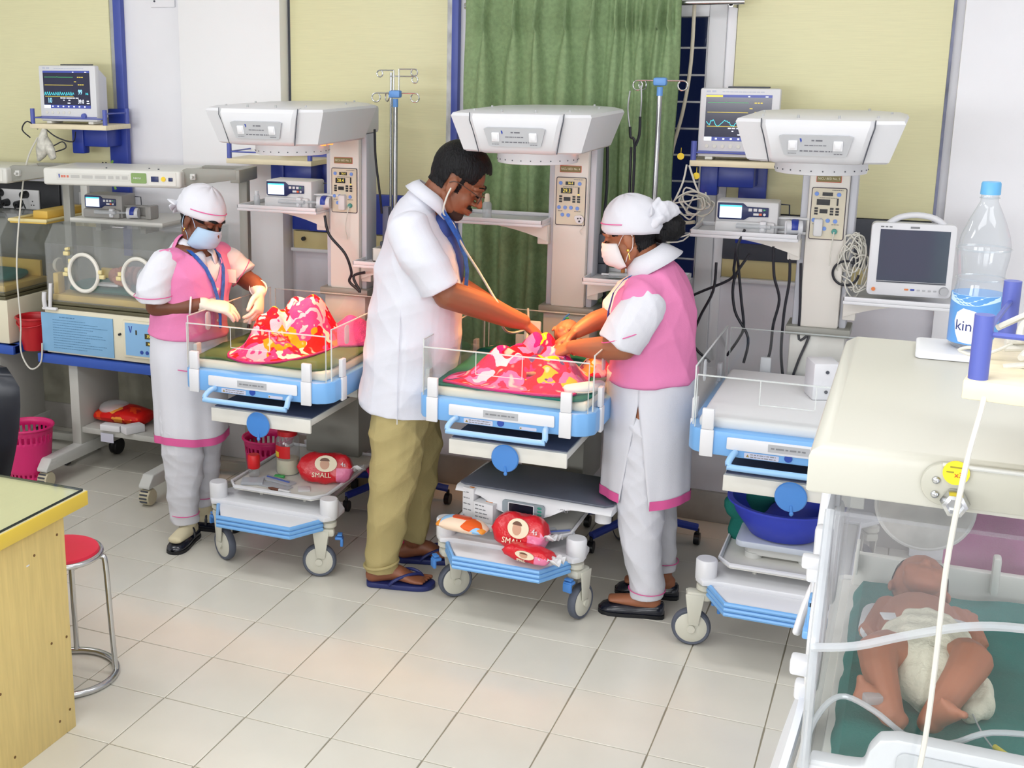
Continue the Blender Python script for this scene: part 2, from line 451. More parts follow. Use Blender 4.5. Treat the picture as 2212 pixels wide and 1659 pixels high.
b.bx(-6.2, WU0, VW, VW + 0.2, 0, 3.0); b.bx(WU1, 2.3, VW, VW + 0.2, 0, 3.0)
b.bx(WU0, WU1, VW, VW + 0.2, 0, WZ0); b.bx(WU0, WU1, VW, VW + 0.2, WZ1, 3.0)
wb = struct(ob('wall_back', b, M_wall))
# lower wall finishes
part(ob('stone_dado', MB().bx(-6.0, -3.40, VW - 0.018, VW, 0.10, 1.16), M_stone, wb), 'brownish grey stained stone facing of the lower wall')
ob('lower_wall_paint', MB().bx(-2.81, 2.1, VW - 0.006, VW, 0.14, 1.09), M_wall_low, wb)
struct(ob('baseboard_back', MB().bx(-6.0, 2.1, VW - 0.024, VW, 0, 0.14, 0.003), mat('skirting_tile', (158, 154, 148), 0.35, noise=0.1, nscale=10)))
# laminated bedhead panels
def panel(u0, u1, z0=1.385): return ob('yellow_panel', MB().bx(u0, u1, VW - 0.022, VW, z0, 2.99, 0.003), M_yellow, wb)
panel(-6.0, -3.845); panel(-2.815, -2.018); panel(-0.762, 0.035)
part(ob('edge_strip', MB().bx(-3.845, -3.812, VW - 0.014, VW, 1.2, 2.99), M_greystrip, wb), 'grey strip beside the blue frame')
part(ob('blue_frame', MB().bx(-3.812, -3.765, VW - 0.035, VW, 1.0, 2.99, 0.004), M_blueframe, wb), 'blue upright frame at the left panel')
part(ob('edge_strip', MB().bx(-2.018, -1.996, VW - 0.03, VW, 1.0, 2.99), mat('worn_grey_strip', (196, 198, 200), 0.5, noise=0.35, nscale=16, stretch=(1, 1, 0.6)), wb), 'worn grey strip')
part(ob('blue_frame', MB().bx(-1.996, -1.963, VW - 0.035, VW, 1.0, 2.99, 0.004), M_blueframe, wb), 'blue upright frame left of the curtain')
ob('dark_edge', MB().bx(-2.826, -2.815, VW - 0.02, VW, 1.385, 2.99), M_darkgrey, wb)
m_worn = mat('worn_panel_edge', (120, 124, 150), 0.5, noise=0.5, nscale=12, stretch=(1, 1, 0.5))
ob('worn_edge', MB().bx(0.035, 0.046, VW - 0.02, VW, 1.385, 2.99), m_worn, wb)
# service trunking below each panel
part(ob('trunking', MB().bx(-6.0, -4.20, VW - 0.045, VW, 1.185, 1.365, 0.004), M_black, wb), 'black service trunking')
part(ob('trunking', MB().bx(-4.20, -3.845, VW - 0.03, VW, 1.185, 1.365, 0.004), mat('grey_trunking', (140, 142, 144), 0.5), wb), 'grey service trunking')
part(ob('trunking', MB().bx(-2.815, -2.018, VW - 0.03, VW, 1.195, 1.385, 0.004), M_blue, wb), 'blue service trunking')
part(ob('trunking', MB().bx(-0.762, 0.035, VW - 0.03, VW, 1.185, 1.383, 0.004), M_darkgrey, wb), 'dark grey service trunking')
for u0, u1 in ((-2.815, -2.018), (-0.762, 0.035)):
    ob('lower_strip', MB().bx(u0, u1, VW - 0.02, VW, 1.108, 1.19, 0.002), mat('ochre_laminate', (206, 192, 138), 0.45), wb)
    ob('ledge', MB().bx(u0, u1, VW - 0.05, VW, 1.092, 1.108, 0.002), M_white, wb)
# white pilasters
struct(ob('wall_pillar_left', MB().bx(-3.385, -2.828, 5.25, VW, 0, 3.0, 0.004), mat('pillar_paint', (242, 242, 244), 0.55)))
struct(ob('wall_pillar_right', MB().bx(0.075, 0.62, 5.27, VW, 0, 3.0, 0.004), M_wall))
# switch box high on the wall left of the pillar
sb = thing('conduit_box', 'white square conduit cover high on the wall right of the blue frame', 'box', (-3.53, VW, 2.285))
ob('cover', MB().bx(-0.07, 0.07, -0.012, 0, -0.03, 0.09, 0.003), M_wall, sb); ob('screw', MB().cyl((-0.045, -0.012, 0.0), (-0.045, -0.015, 0.0), 0.005), M_darkgrey, sb)
# ------------------------------------------------------------------ window
w = struct(ob('window_1', MB().bx(WU1, WU1 + 0.07, VW - 0.03, VW + 0.12, WZ0 - 0.06, WZ1 + 0.06, 0.004).bx(WU0 - 0.06, WU0, VW - 0.03, VW + 0.12, WZ0 - 0.06, WZ1 + 0.06, 0.004)
    .bx(WU0, WU1, VW - 0.03, VW + 0.12, WZ1, WZ1 + 0.06, 0.004).bx(WU0, WU1, VW - 0.05, VW + 0.12, WZ0 - 0.06, WZ0, 0.004), M_white))
ob('pane', MB().bx(WU0, WU1, VW + 0.09, VW + 0.095, WZ0, WZ1), acrylic('window_glass', (0.8, 0.85, 0.92), 1.0), w)
for k in range(13):
    z = 2.055 - k * 0.111
    if z > WZ0: ob('grille_bar', MB().cyl((WU0, VW + 0.02, z), (WU1, VW + 0.02, z), 0.0045, n=8), M_white, w)
ob('grille_post', MB().bx(-1.30, -1.285, VW + 0.012, VW + 0.028, WZ0, WZ1), M_white, w)
ob('grille_post', MB().bx(WU1 - 0.012, WU1, VW + 0.012, VW + 0.028, WZ0, WZ1), M_white, w)
ob('sash', MB().bx(-1.12, -1.07, VW + 0.05, VW + 0.085, WZ0, WZ1), M_white, w)
struct(ob('trim_1', MB().bx(-0.803, -0.764, VW - 0.014, VW, 0.7, 2.99, 0.003), M_wall))
# ------------------------------------------------------------------ curtain and rod
cu = thing('curtain', 'green pinch-pleated cloth curtain hanging over the dark barred window', 'curtain', (0, 5.17, 0))
pl = [-1.768, -1.648, -1.535, -1.418, -1.302, -1.215, -1.158, -1.10, -1.045, -1.0]
zs = [2.42, 2.36, 2.30, 2.24, 2.19, 2.16, 2.14, 2.12, 2.09, 2.05, 2.0, 1.92, 1.82, 1.7, 1.55, 1.4, 1.2, 1.0, 0.8, 0.6, 0.48]
us = np.linspace(-1.868, -0.952, 190)
rings = []
for z in zs:
    row = []
    for u in us:
        y = 0.0
        for k, p in enumerate(pl):
            sp = 0.055 if k < 5 else 0.026
            d = u - p - 0.006 * math.sin(3 * z + k * 1.7)
            if z >= 2.14:
                h = (z - 2.14) / 0.28
                for q in (-1, 0, 1):
                    y -= (0.035 - 0.008 * abs(q)) * math.exp(-((d - q * 0.020 * h) / 0.0065) ** 2)
            else:
                h = min(1.0, (2.14 - z) / 0.16)
                wd = 0.010 + (sp * (0.42 + 0.1 * math.sin(k * 2.1))) * h
                y -= (0.042 + 0.02 * h * (0.8 if k < 5 else 1.0)) * math.exp(-(abs(d) / wd) ** 3)
        y += 0.012 * math.sin(u * 23 + 1.3 * z) + 0.004 * math.sin(u * 71 + 3)
        if u > -1.25: y += 0.012 * math.sin(u * 118)
        row.append((u + 0.004 * math.sin(z * 9 + u * 30), y - 0.03, z))
    rings.append(row)
c1 = MB().loft(rings, False, False)
co = ob('cloth', c1, M_green, cu, 180)
sm = co.modifiers.new('thick', 'SOLIDIFY'); sm.thickness = 0.003
rod = thing('curtain_rod', 'steel curtain rod with ball finial behind the top of the green curtain', 'curtain rod', (0, 5.2, 2.232))
ob('pole', MB().cyl((-1.86, 0, 0), (-0.72, 0, 0), 0.011), M_steel, rod)
ob('finial', MB().lathe([(0.0, -0.035), (0.012, -0.033), (0.018, -0.02), (0.012, -0.008), (0.02, 0.0), (0.02, 0.012), (0.011, 0.014)], n=18, M=Matrix.Translation((-1.86, 0, 0)) @ Matrix.Rotation(PI / 2, 4, 'Y')), M_steel, rod)
ob('bracket', MB().bx(-0.78, -0.765, 0, 0.15, -0.02, 0.02).cyl((-0.7725, 0, 0), (-0.7725, 0.02, 0), 0.016), M_steel, rod)
# conduit pipes right of the window
for u, r in ((-0.825, 0.006),):
    p = ob('wall_conduit', MB().tube([(u, 5.33, 2.9), (u + 0.003, 5.33, 2.0), (u, 5.33, 1.2)], r, 8), M_wall)
    tag(p, 'thin white conduit running down the wall right of the window', 'conduit')
# ================================================================== RADIANT WARMERS
def scribble(mb, x0, x1, y, z, h, seed=1, M=None):
    """a line of print too small to read: short raised dashes"""
    r = random.Random(seed); x = x0
    while x < x1:
        l = min(r.uniform(0.4, 1.6) * h * 3.2, x1 - x)
        mb.bx(x, x + l, y - 0.0008, y, z - h / 2, z + h / 2, M=M); x += l + h * 0.9
    return mb
def caster(root, x, v, rz, brake=True):
    """swivel caster: boss at (x,v); wheel offset behind the pivot"""
    M = Matrix.Translation((x, v, 0)) @ Matrix.Rotation(rz, 4, 'Z')
    c = ob('caster', MB().lathe([(0.018, 0.205), (0.03, 0.215), (0.03, 0.232), (0.02, 0.236), (0.02, 0.25)], n=18, M=M)
        .box((0.02, 0, 0.19), (0.085, 0.05, 0.035), 0.012, M=M)
        .box((0.032, 0.0255, 0.140), (0.066, 0.006, 0.115), 0.0028, M=M, taper=(0.5, 1)).box((0.032, -0.0255, 0.140), (0.066, 0.006, 0.115), 0.0028, M=M, taper=(0.55, 1))
        .cyl((0.04, -0.03, 0.068), (0.04, 0.03, 0.068), 0.014, n=14, M=M), M_wheel, root)
    wm = M @ Matrix.Translation((0.04, 0, 0.068)) @ Matrix.Rotation(PI / 2, 4, 'X')
    wl = ob('wheel', MB().lathe([(0.012, -0.021), (0.03, -0.02), (0.05, -0.0165), (0.058, -0.012), (0.058, 0.012), (0.05, 0.0165), (0.03, 0.02), (0.012, 0.021)], n=28, M=wm), M_wheel, c)
    ob('tyre', MB().lathe([(0.0565, -0.014), (0.062, -0.0155), (0.0665, -0.011), (0.068, 0), (0.0665, 0.011), (0.062, 0.0155), (0.0565, 0.014)], n=36, M=wm), M_rubber, c)
    if brake:
        ob('brake_pedal', MB().box((-0.038, 0, 0.165), (0.03, 0.036, 0.012), 0.004, M=M).box((-0.05, 0, 0.148), (0.012, 0.036, 0.034), 0.004, M=M).box((-0.042, 0, 0.178), (0.02, 0.03, 0.008), 0.003, M=M), M_mid, c)
    return c
def shelf_arm(root, x0, x1, v0, v1, z, name, label=None, side=-1):
    t = 0.006; mb = MB()
    mb.bx(x0, x1, v0, v1, z - 0.012, z, 0.003)
    mb.bx(x0, x1, v0, v0 + t, z, z + 0.016, 0.002).bx(x0, x1, v1 - t, v1, z, z + 0.016, 0.002)
    mb.bx(x0, x0 + t, v0, v1, z, z + 0.016, 0.002).bx(x1 - t, x1, v0, v1, z, z + 0.016, 0.002)
    o = ob(name, mb, M_white, root)
    # curved gusset underneath, running to the column
    a, b = (x1, x0) if side < 0 else (x0, x1)
    poly = []
    for i in range(9):
        q = i / 8; poly.append((a + (b - a) * 0.9 * q, -0.014 - 0.062 * (1 - q) ** 2.2))
    poly += [(b, -0.014), (b, -0.012), (a, -0.012)]
    if side < 0: poly = poly[::-1]
    ob('gusset', MB().prism(poly, 0, 0.012, M=place(0, (v0 + v1) / 2 - 0.04, z)).prism(poly, 0, 0.012, M=place(0, (v0 + v1) / 2 + 0.06, z)), M_cream, o)
    ob('clamp_block', MB().box((a - side * -0.02, (v0 + v1) / 2, z - 0.05), (0.045, 0.09, 0.08), 0.004), M_cream, o)
    return o
def warmer(u0, label, bed_no, temp, cold, casters, mattress=True):
    V = lambda v: v - 4.3
    rt = thing('radiant_warmer', label, 'infant warmer', (u0, 4.3, 0), 0, 'infant radiant warmers in a row')
    # ---- wheeled base
    top = [(-0.285, V(4.10)), (-0.255, V(4.06)), (-0.20, V(4.08)), (0.20, V(4.08)), (0.255, V(4.06)), (0.285, V(4.10)), (0.28, V(4.2)), (0.17, V(4.33)), (0.14, V(4.75)), (0.28, V(4.93)), (0.25, V(5.0)), (-0.25, V(5.0)), (-0.28, V(4.93)), (-0.14, V(4.75)), (-0.17, V(4.33)), (-0.28, V(4.2))]
    base = ob('base', MB().prism(top, 0.244, 0.264, 0.005).prism([(-0.155, V(3.965)), (0.155, V(3.965)), (0.225, V(4.07)), (0.225, V(4.3)), (-0.225, V(4.3)), (-0.225, V(4.07))], 0.215, 0.246, 0.004)
        .lathe([(0.034, 0.25), (0.037, 0.254), (0.037, 0.322), (0.033, 0.327)], (-0.252, V(4.115), 0), 20).lathe([(0.034, 0.25), (0.037, 0.254), (0.037, 0.322), (0.033, 0.327)], (0.252, V(4.115), 0), 20), M_white, rt)
    pts = [(-0.236, V(4.085)), (-0.162, V(3.952)), (0.162, V(3.952)), (0.236, V(4.085))]
    for k in range(3):
        z = 0.208 + k * 0.017
        ob('bumper_rib', MB().tube([(x, y, z) for x, y in smooth_path_2(pts)], 0.0088, 8), M_sky, base)
    for (x, v, rz, br) in casters: caster(rt, x, V(v), rz, br)
    # ---- column
    col = ob('column', MB().bx(-0.07, 0.07, V(4.8), V(4.93), 1.03, 1.71, 0.008), M_cream, rt)
    part(ob('column_side', MB().bx(0.070, 0.096, V(4.822), V(4.93), 1.03, 1.70, 0.006).bx(-0.096, -0.07, V(4.822), V(4.93), 1.03, 1.70, 0.006), M_greystripe, col), 'grey side channels')
    ob('collar', MB().bx(-0.115, 0.115, V(4.785), V(4.95), 1.0, 1.032, 0.004), M_greymetal, col)
    ob('lower_column', MB().bx(-0.098, 0.098, V(4.80), V(4.94), 0.62, 1.0, 0.006), M_cream, rt)
    part(ob('column_foot', MB().bx(-0.13, 0.13, V(4.66), V(4.96), 0.31, 0.63, 0.008), M_greymetal, rt), 'grey boxed foot of the column')
    # sign and control panel
    sg = ob('sign', MB().prism(rrect(0.087, 0.027, 0.002), 0, 0.002, M=place(-0.003, V(4.8), 1.587)), mat('sign_rim', (200, 90, 70), 0.5), col)
    ob('sign_plate', MB().prism(rrect(0.083, 0.023, 0.002), 0, 0.003, M=place(-0.003, V(4.8), 1.587)), mat('sign_plate', (128, 118, 70), 0.5), sg)
    text('sign_lettering', 'NICU BED No. %d' % bed_no, 0.0125, mat('sign_letters', (232, 228, 200), 0.5), sg, (-0.003, V(4.7965), 1.587), sx=0.86)
    pn = part(ob('control_panel', MB().prism(rrect(0.122, 0.192, 0.007), 0, 0.003, M=place(0.002, V(4.8), 1.459)), mat('panel_rim', (50, 34, 52), 0.4), col), 'control panel with displays and blue keys')
    ob('panel_face', MB().prism(rrect(0.116, 0.186, 0.005), 0, 0.0036, M=place(0.002, V(4.8), 1.459)), mat('panel_face', (214, 206, 184) if not cold else (206, 206, 206), 0.4), pn)
    y = V(4.796); dk = MB(); key = MB()
    for (x, z, w, h) in ((-0.003, 1.531, 0.036, 0.013), (-0.016, 1.501, 0.046, 0.021), (0.033, 1.503, 0.006, 0.026), (-0.013, 1.468, 0.027, 0.015)): dk.bx(x - w / 2, x + w / 2, y - 0.001, y, z - h / 2, z + h / 2)
    for x in (-0.039, 0.015, 0.034):
        for z in (1.478, 1.468, 1.458): dk.bx(x - 0.006, x + 0.006, y - 0.001, y, z - 0.0035, z + 0.0035)
    ob('display', dk, mat('display_black', (18, 18, 26), 0.25), pn)
    for x, z in ((-0.041, 1.531), (0.036, 1.530), (-0.045, 1.434), (-0.02, 1.434), (0.004, 1.434), (0.03, 1.432), (-0.03, 1.405), (-0.006, 1.404)): key.cyl((x, y, z), (x, y - 0.0025, z), 0.0078, 0.007, n=14)
    ob('key', key, mat('panel_keys', (112, 150, 226), 0.4), pn)
    ob('probe_socket', MB().cyl((0.03, y, 1.395), (0.03, y - 0.008, 1.395), 0.0105, 0.009, n=16), mat('probe_green', (70, 150, 140), 0.4) if not temp == '29.3' else M_white, pn)
    sc = MB(); scribble(sc, 0.012, 0.05, y, 1.546, 0.0018, 3); scribble(sc, -0.03, 0.03, y, 1.517, 0.0016, 4); scribble(sc, 0.018, 0.045, y, 1.42, 0.0018, 5); scribble(sc, -0.048, -0.03, y, 1.42, 0.0018, 6)
    ob('panel_print', sc, M_ink, pn)
    if not cold:
        text('readout', temp, 0.021, M_amber, pn, (-0.015, y - 0.0012, 1.501), sx=0.9)
        text('readout', '36.4', 0.013, M_amber, pn, (-0.001, y - 0.0012, 1.531), sx=0.9)
        ob('indicator', MB().bx(0.030, 0.036, y - 0.002, y, 1.484, 1.489), M_amber, pn)
    # ---- hood
    def ring(k, z): return [(x * k[0], y0, z) for x, y0 in k[1]]
    plan_t = [(-0.25, V(4.10)), (-0.165, V(4.066)), (0.165, V(4.066)), (0.25, V(4.10)), (0.25, V(4.58)), (0.13, V(4.72)), (-0.13, V(4.72)), (-0.25, V(4.58))]
    plan_b = [(-0.212, V(4.13)), (-0.135, V(4.10)), (0.135, V(4.10)), (0.212, V(4.13)), (0.212, V(4.55)), (0.11, V(4.70)), (-0.11, V(4.70)), (-0.212, V(4.55))]
    shrink = lambda pl, d: [(x * (1 - d), (y0 - V(4.39)) * (1 - d) + V(4.39)) for x, y0 in pl]
    hd = ob('hood', MB().loft([[(x, y0, z) for x, y0 in p] for p, z in ((shrink(plan_b, .04), 1.698), (plan_b, 1.704), (plan_t, 1.822), (shrink(plan_t, .02), 1.832), (shrink(plan_t, .12), 1.84))]), M_hoodwhite, rt, 25)
    ob('hood_neck', MB().bx(-0.1, 0.1, V(4.66), V(4.95), 1.70, 1.815, 0.012), M_hoodwhite, hd)
    fr = MB(); rw = []
    for z, w, y0 in ((1.696, 0.128, 4.10), (1.70, 0.134, 4.082), (1.715, 0.138, 4.066), (1.795, 0.158, 4.046), (1.818, 0.164, 4.046), (1.832, 0.165, 4.056), (1.837, 0.163, 4.075)):
        rw.append([(-w, V(4.14), z), (-w, V(y0 + 0.012), z), (-w + 0.012, V(y0), z), (w - 0.012, V(y0), z), (w, V(y0 + 0.012), z), (w, V(4.14), z)])
    fp = ob('hood_front', fr.loft(rw), M_hoodwhite, hd, 35)
    M = Matrix.Translation((0, V(4.0495), 1.757)) @ Matrix.Rotation(0.24, 4, 'X') @ FRONT
    ob('name_plate', MB().prism([(-0.108, 0.027), (-0.096, 0.031), (0.096, 0.031), (0.108, 0.027), (0.092, -0.031), (0.085, -0.034), (-0.085, -0.034), (-0.092, -0.031)], -0.008, 0.004, M=M), M_labelgrey, fp)
    for s in (-1, 1): ob('rocker_switch', MB().prism(rrect(0.027, 0.031, 0.002, cx=s * 0.066, cy=0), 0.0, 0.008, 0.0015, M=M).prism(rrect(0.019, 0.02, 0.002, cx=s * 0.066, cy=0.001), 0.008, 0.0105, 0.001, M=M), M_white, fp)
    pr = MB()
    for (a, b, yy, h, sd) in ((-0.012, 0.02, 0.016, 0.005, 1), (-0.032, 0.032, 0.0, 0.0028, 2), (-0.045, 0.05, -0.018, 0.0042, 3), (-0.08, -0.055, -0.026, 0.002, 4), (0.055, 0.08, -0.026, 0.002, 5)):
        r = random.Random(sd); x = a
        while x < b:
            l = min(r.uniform(0.4, 1.5) * h * 3, b - x); pr.bx(x, x + l, yy - h / 2, yy + h / 2, 0.0035, 0.0046, M=M); x += l + h * 0.8
    ob('plate_print', pr, M_inkgrey2, fp)
    ob('plate_mark', MB().prism([(-0.047, 0.022), (-0.042, 0.022), (-0.040, 0.014), (-0.042, 0.009), (-0.045, 0.013)], 0.0035, 0.0047, M=M), M_inkblue, fp)
    gl = MB()
    for s in (-1, 1): gl.tube([(s * 0.1665, V(4.06), 1.835), (s * 0.1655, V(4.056), 1.81), (s * 0.157, V(4.066), 1.78), (s * 0.139, V(4.085), 1.70)], 0.0018, 6)
    ob('seam', gl, M_darkgrey, fp)
    bt = MB()
    for x, yv in ((-0.17, 4.12), (-0.06, 4.09), (0.06, 4.09), (0.17, 4.12), (-0.2, 4.4), (0.2, 4.4), (0.12, 4.65)): bt.cyl((x, V(yv), 1.836), (x, V(yv), 1.846), 0.004, n=8)
    ob('screw', bt, M_greystrip, hd)
    rg = ob('lamp_ring', MB().lathe([(0.125, 1.712), (0.143, 1.712), (0.146, 1.665), (0.143, 1.652), (0.134, 1.65), (0.13, 1.655), (0.125, 1.70)], (0, V(4.33), 0), 40), M_white, hd)
    dots = MB()
    for k in range(26):
        a = 2 * PI * k / 26; dots.cyl((0.1445 * math.cos(a), V(4.33) + 0.1445 * math.sin(a), 1.665), (0.1475 * math.cos(a), V(4.33) + 0.1475 * math.sin(a), 1.665), 0.0022, n=6)
    ob('ring_dot', dots, M_darkgrey, rg)
    hm = mat('heater_glow', (255, 140, 60), 0.5, emit=(255, 120, 40), estr=2.5) if not cold else M_greymetal
    ob('heater_element', MB().cyl((-0.16, V(4.36), 1.692), (0.16, V(4.36), 1.692), 0.006, n=10).cyl((-0.16, V(4.30), 1.692), (0.16, V(4.30), 1.692), 0.006, n=10), hm, hd)
    # ---- bassinet tray
    z0, z1 = 0.748, 0.832
    f, bk, hw = V(3.972), V(4.745), 0.325
    pl = [(-hw, f + 0.055), (-hw + 0.02, f + 0.022), (-hw + 0.055, f + 0.004), (-0.12, f), (0.12, f), (hw - 0.055, f + 0.004), (hw - 0.02, f + 0.022), (hw, f + 0.055), (hw, bk - 0.05), (hw - 0.05, bk), (-hw + 0.05, bk), (-hw, bk - 0.05)]
    tr = ob('bassinet_tray', MB().prism(pl, z0, z1, 0.008), M_sky, rt)
    ob('name_strip', MB().prism(rrect(0.388, 0.041, 0.005), 0, 0.004, 0.0015, M=place(0.0, f + 0.0005, 0.796)), M_white, tr)
    ob('strip_label', MB().prism(rrect(0.128, 0.026, 0.001), 0, 0.0048, M=place(0.0, f + 0.0005, 0.796)), M_labelgrey, tr)
    ob('strip_print', scribble(MB(), -0.055, 0.055, f - 0.0045, 0.796, 0.005, 8), M_inkgrey, tr)
    wl = ob('warning_label', MB().prism(rrect(0.108, 0.018, 0.003, cx=-0.083, cy=0), 0, 0.001, M=place(0, f, 0.762)).prism(rrect(0.062, 0.011, 0.003, cx=0.1, cy=-0.003), 0, 0.001, M=place(0, f, 0.762)), mat('label_lilac', (196, 200, 220), 0.5), tr)
    ob('warning_print', scribble(scribble(MB(), -0.118, -0.038, f - 0.001, 0.766, 0.0028, 9), -0.118, -0.038, f - 0.001, 0.758, 0.0028, 10), M_inkgrey, wl)
    ob('warning_sign', MB().prism([(-0.131, -0.005), (-0.121, -0.005), (-0.126, 0.004)], 0, 0.002, M=place(0, f, 0.762)).cyl((0.074, f - 0.002, 0.759), (0.074, f, 0.759), 0.003, n=8), mat('sign_ochre', (150, 130, 60), 0.5), wl)
    ob('lock_button', MB().cyl((0.0, f - 0.003, 0.768), (0.0, f + 0.002, 0.768), 0.0125, n=20), mat('deep_blue', (36, 70, 160), 0.4), tr)
    hp = [(-0.165, f, 0.767), (-0.170, f - 0.03, 0.765), (-0.178, f - 0.055, 0.748), (-0.172, f - 0.062, 0.738), (-0.15, f - 0.064, 0.735), (0.15, f - 0.064, 0.735), (0.172, f - 0.062, 0.738), (0.178, f - 0.055, 0.748), (0.170, f - 0.03, 0.765), (0.165, f, 0.767)]
    ob('handle', MB().tube(hp, 0.0105, 12, 2), M_sky2, tr)
    for x in (-0.258, 0.232): ob('strap', MB().bx(x - 0.0215, x + 0.0215, f - 0.007, f + 0.004, 0.743, 0.834, 0.003).bx(x - 0.0195, x + 0.0195, f - 0.005, f + 0.012, 0.834, 0.905, 0.004), M_white, tr)
    for (x, yv) in ((hw, V(4.10)), (hw, V(4.62)), (-hw, V(4.10)), (-hw, V(4.62))):
        s = 1 if x > 0 else -1
        ob('strap', MB().bx(x - 0.004 if s > 0 else x - 0.007, x + 0.007 if s > 0 else x + 0.004, yv - 0.02, yv + 0.02, 0.743, 0.834, 0.003).bx(x - 0.012 if s > 0 else x - 0.005, x + 0.005 if s > 0 else x + 0.012, yv - 0.018, yv + 0.018, 0.834, 0.905, 0.004), M_white, tr)
    for x in (-0.17, 0.17): ob('strap', MB().bx(x - 0.02, x + 0.02, bk - 0.02, bk - 0.004, 0.82, 0.915, 0.004), M_white, tr)
    # clear walls
    T = 0.005; zt = 1.022; e = 0.0028
    wx = hw - 0.012; fy = f + 0.022; by = bk - 0.022
    fw = ob('clear_wall', MB().bx(-wx + 0.01, wx - 0.01, fy, fy + T, z1 - 0.005, zt - 0.012), M_acr, tr)
    ob('wall_edge', MB().bx(-wx + 0.01, wx - 0.01, fy - 0.0008, fy + T, zt - 0.015, zt - 0.011).bx(-wx + 0.009, -wx + 0.012, fy, fy + T, z1, zt - 0.012).bx(wx - 0.012, wx - 0.009, fy, fy + T, z1, zt - 0.012)
       .bx(-0.105, -0.102, fy - 0.001, fy, 0.93, zt - 0.012).bx(0.065, 0.068, fy - 0.001, fy, 0.93, zt - 0.012).bx(-0.105, 0.068, fy - 0.001, fy, 0.928, 0.931), M_acr_edge, fw)
    bw = ob('clear_wall', MB().bx(-wx + 0.01, wx - 0.01, by - T, by, z1 - 0.005, zt), M_acr, tr)
    ob('wall_edge', MB().bx(-wx + 0.01, wx - 0.01, by - T, by, zt - 0.003, zt + 0.0005).bx(-wx + 0.009, -wx + 0.012, by - T, by, z1, zt), M_acr_edge, bw)
    for s in (-1, 1):
        sw = ob('clear_wall', MB().bx(s * wx - T / 2, s * wx + T / 2, f + 0.05, bk - 0.05, z1 - 0.005, zt + 0.01), M_acr, tr)
        ob('wall_edge', MB().bx(s * wx - T / 2, s * wx + T / 2, f + 0.05, bk - 0.05, zt + 0.007, zt + 0.0105).bx(s * wx - T / 2, s * wx + T / 2, f + 0.049, f + 0.052, z1, zt + 0.01).bx(s * wx - T / 2, s * wx + T / 2, bk - 0.052, bk - 0.049, z1, zt + 0.01), M_acr_edge, sw)
        ob('wall_clip', MB().prism(rrect(0.036, 0.075, 0.016), 0, 0.006, 0.002, M=Matrix.Translation((s * (wx - 0.004), V(4.16), 0.985)) @ Matrix.Rotation(PI / 2, 4, 'Z') @ FRONT), acrylic('clip_plastic', (0.9, 0.92, 0.93), 0.6, 0.5, (225, 228, 232)), sw)
    if mattress: ob('mattress', MB().bx(-wx + 0.02, wx - 0.02, f + 0.04, bk - 0.04, 0.826, 0.866, 0.014, 3), M_sheetwhite if cold else M_sheetcream, tr)
    # under-tray plate and hanging disc
    ob('film_tray', MB().bx(-0.2, 0.235, V(4.0), V(4.66), 0.652, 0.678, 0.003).bx(-0.201, 0.236, V(3.994), V(4.006), 0.624, 0.6785, 0.002).bx(-0.235, 0.29, V(4.3), V(4.72), 0.694, 0.748, 0.004), M_white2, rt)
    ob('tray_top_mat', MB().bx(-0.196, 0.231, V(4.014), V(4.65), 0.678, 0.682), mat('slate_mat', (78, 84, 108), 0.5), rt)
    dm = Matrix.Translation((0.016, V(3.985), 0.637)) @ Matrix.Rotation(-0.15, 4, 'Y') @ Matrix.Rotation(PI / 2, 4, 'X')
    dc = ob('tilt_knob', MB().lathe([(0, 0.0), (0.048, 0.001), (0.051, 0.004), (0.048, 0.009), (0.02, 0.011), (0, 0.011)], n=32, M=dm), M_mid, rt)
    ob('knob_tab', MB().ell((0.022, V(3.972), 0.584), (0.007, 0.006, 0.008)).tube([(0.019, V(3.975), 0.61), (0.022, V(3.973), 0.588)], 0.004, 8), M_mid, dc)
    # middle shelf, swing shelves
    sp = [(-0.175, V(4.11)), (0.175, V(4.11)), (0.215, V(4.16)), (0.215, V(4.70)), (-0.215, V(4.70)), (-0.215, V(4.16))]
    ms = ob('storage_shelf', MB().prism(sp, 0.305, 0.312, 0.002), M_white2, rt)
    lp = [(x, y0, 0.318) for x, y0 in sp]
    ob('shelf_lip', MB().tube(lp, 0.0075, 6, closed=True), M_white, ms)
    for x in (-0.1, 0.1): ob('shelf_post', MB().cyl((x, V(4.2), 0.262), (x, V(4.2), 0.307), 0.008, n=10), M_white2, ms)
    shelf_arm(rt, -0.475, -0.085, V(4.70), V(4.96), 1.372, 'instrument_shelf', side=-1)
    shelf_arm(rt, 0.085, 0.46, V(4.70), V(4.98), 1.158, 'monitor_shelf', side=1)
    if not cold:
        ld = bpy.data.lights.new('heater_light', 'AREA'); ld.shape = 'RECTANGLE'; ld.size = 0.26; ld.size_y = 0.12; ld.energy = 4.2; ld.color = (1.0, 0.40, 0.10); ld.spread = math.radians(75)
        lo = bpy.data.objects.new('heater_light', ld); lo.location = (u0, 4.33, 1.66); COL.objects.link(lo)
    return rt
def smooth_path_2(p): return [(q.x, q.y) for q in smooth_path([Vector((a, b, 0)) for a, b in p], 1)]
M_greystripe = mat('column_side_grey', (196, 198, 206), 0.4)
M_hood2 = acrylic('foreground_hood', (0.95, 0.96, 0.97), 0.5, 0.10, (214, 212, 216), 0.02, 0.5)
M_hoodwhite = mat('hood_white', (212, 213, 217), 0.35)
M_sky2 = mat('pale_sky_handle', (150, 196, 240), 0.4)
M_inkgrey2 = mat('plate_ink', (110, 110, 118), 0.6)
C1 = [(-0.252, 4.115, -0.5, True), (0.252, 4.115, PI + 0.35, True), (-0.25, 4.93, 0.3, False), (0.25, 4.93, 2.4, False)]
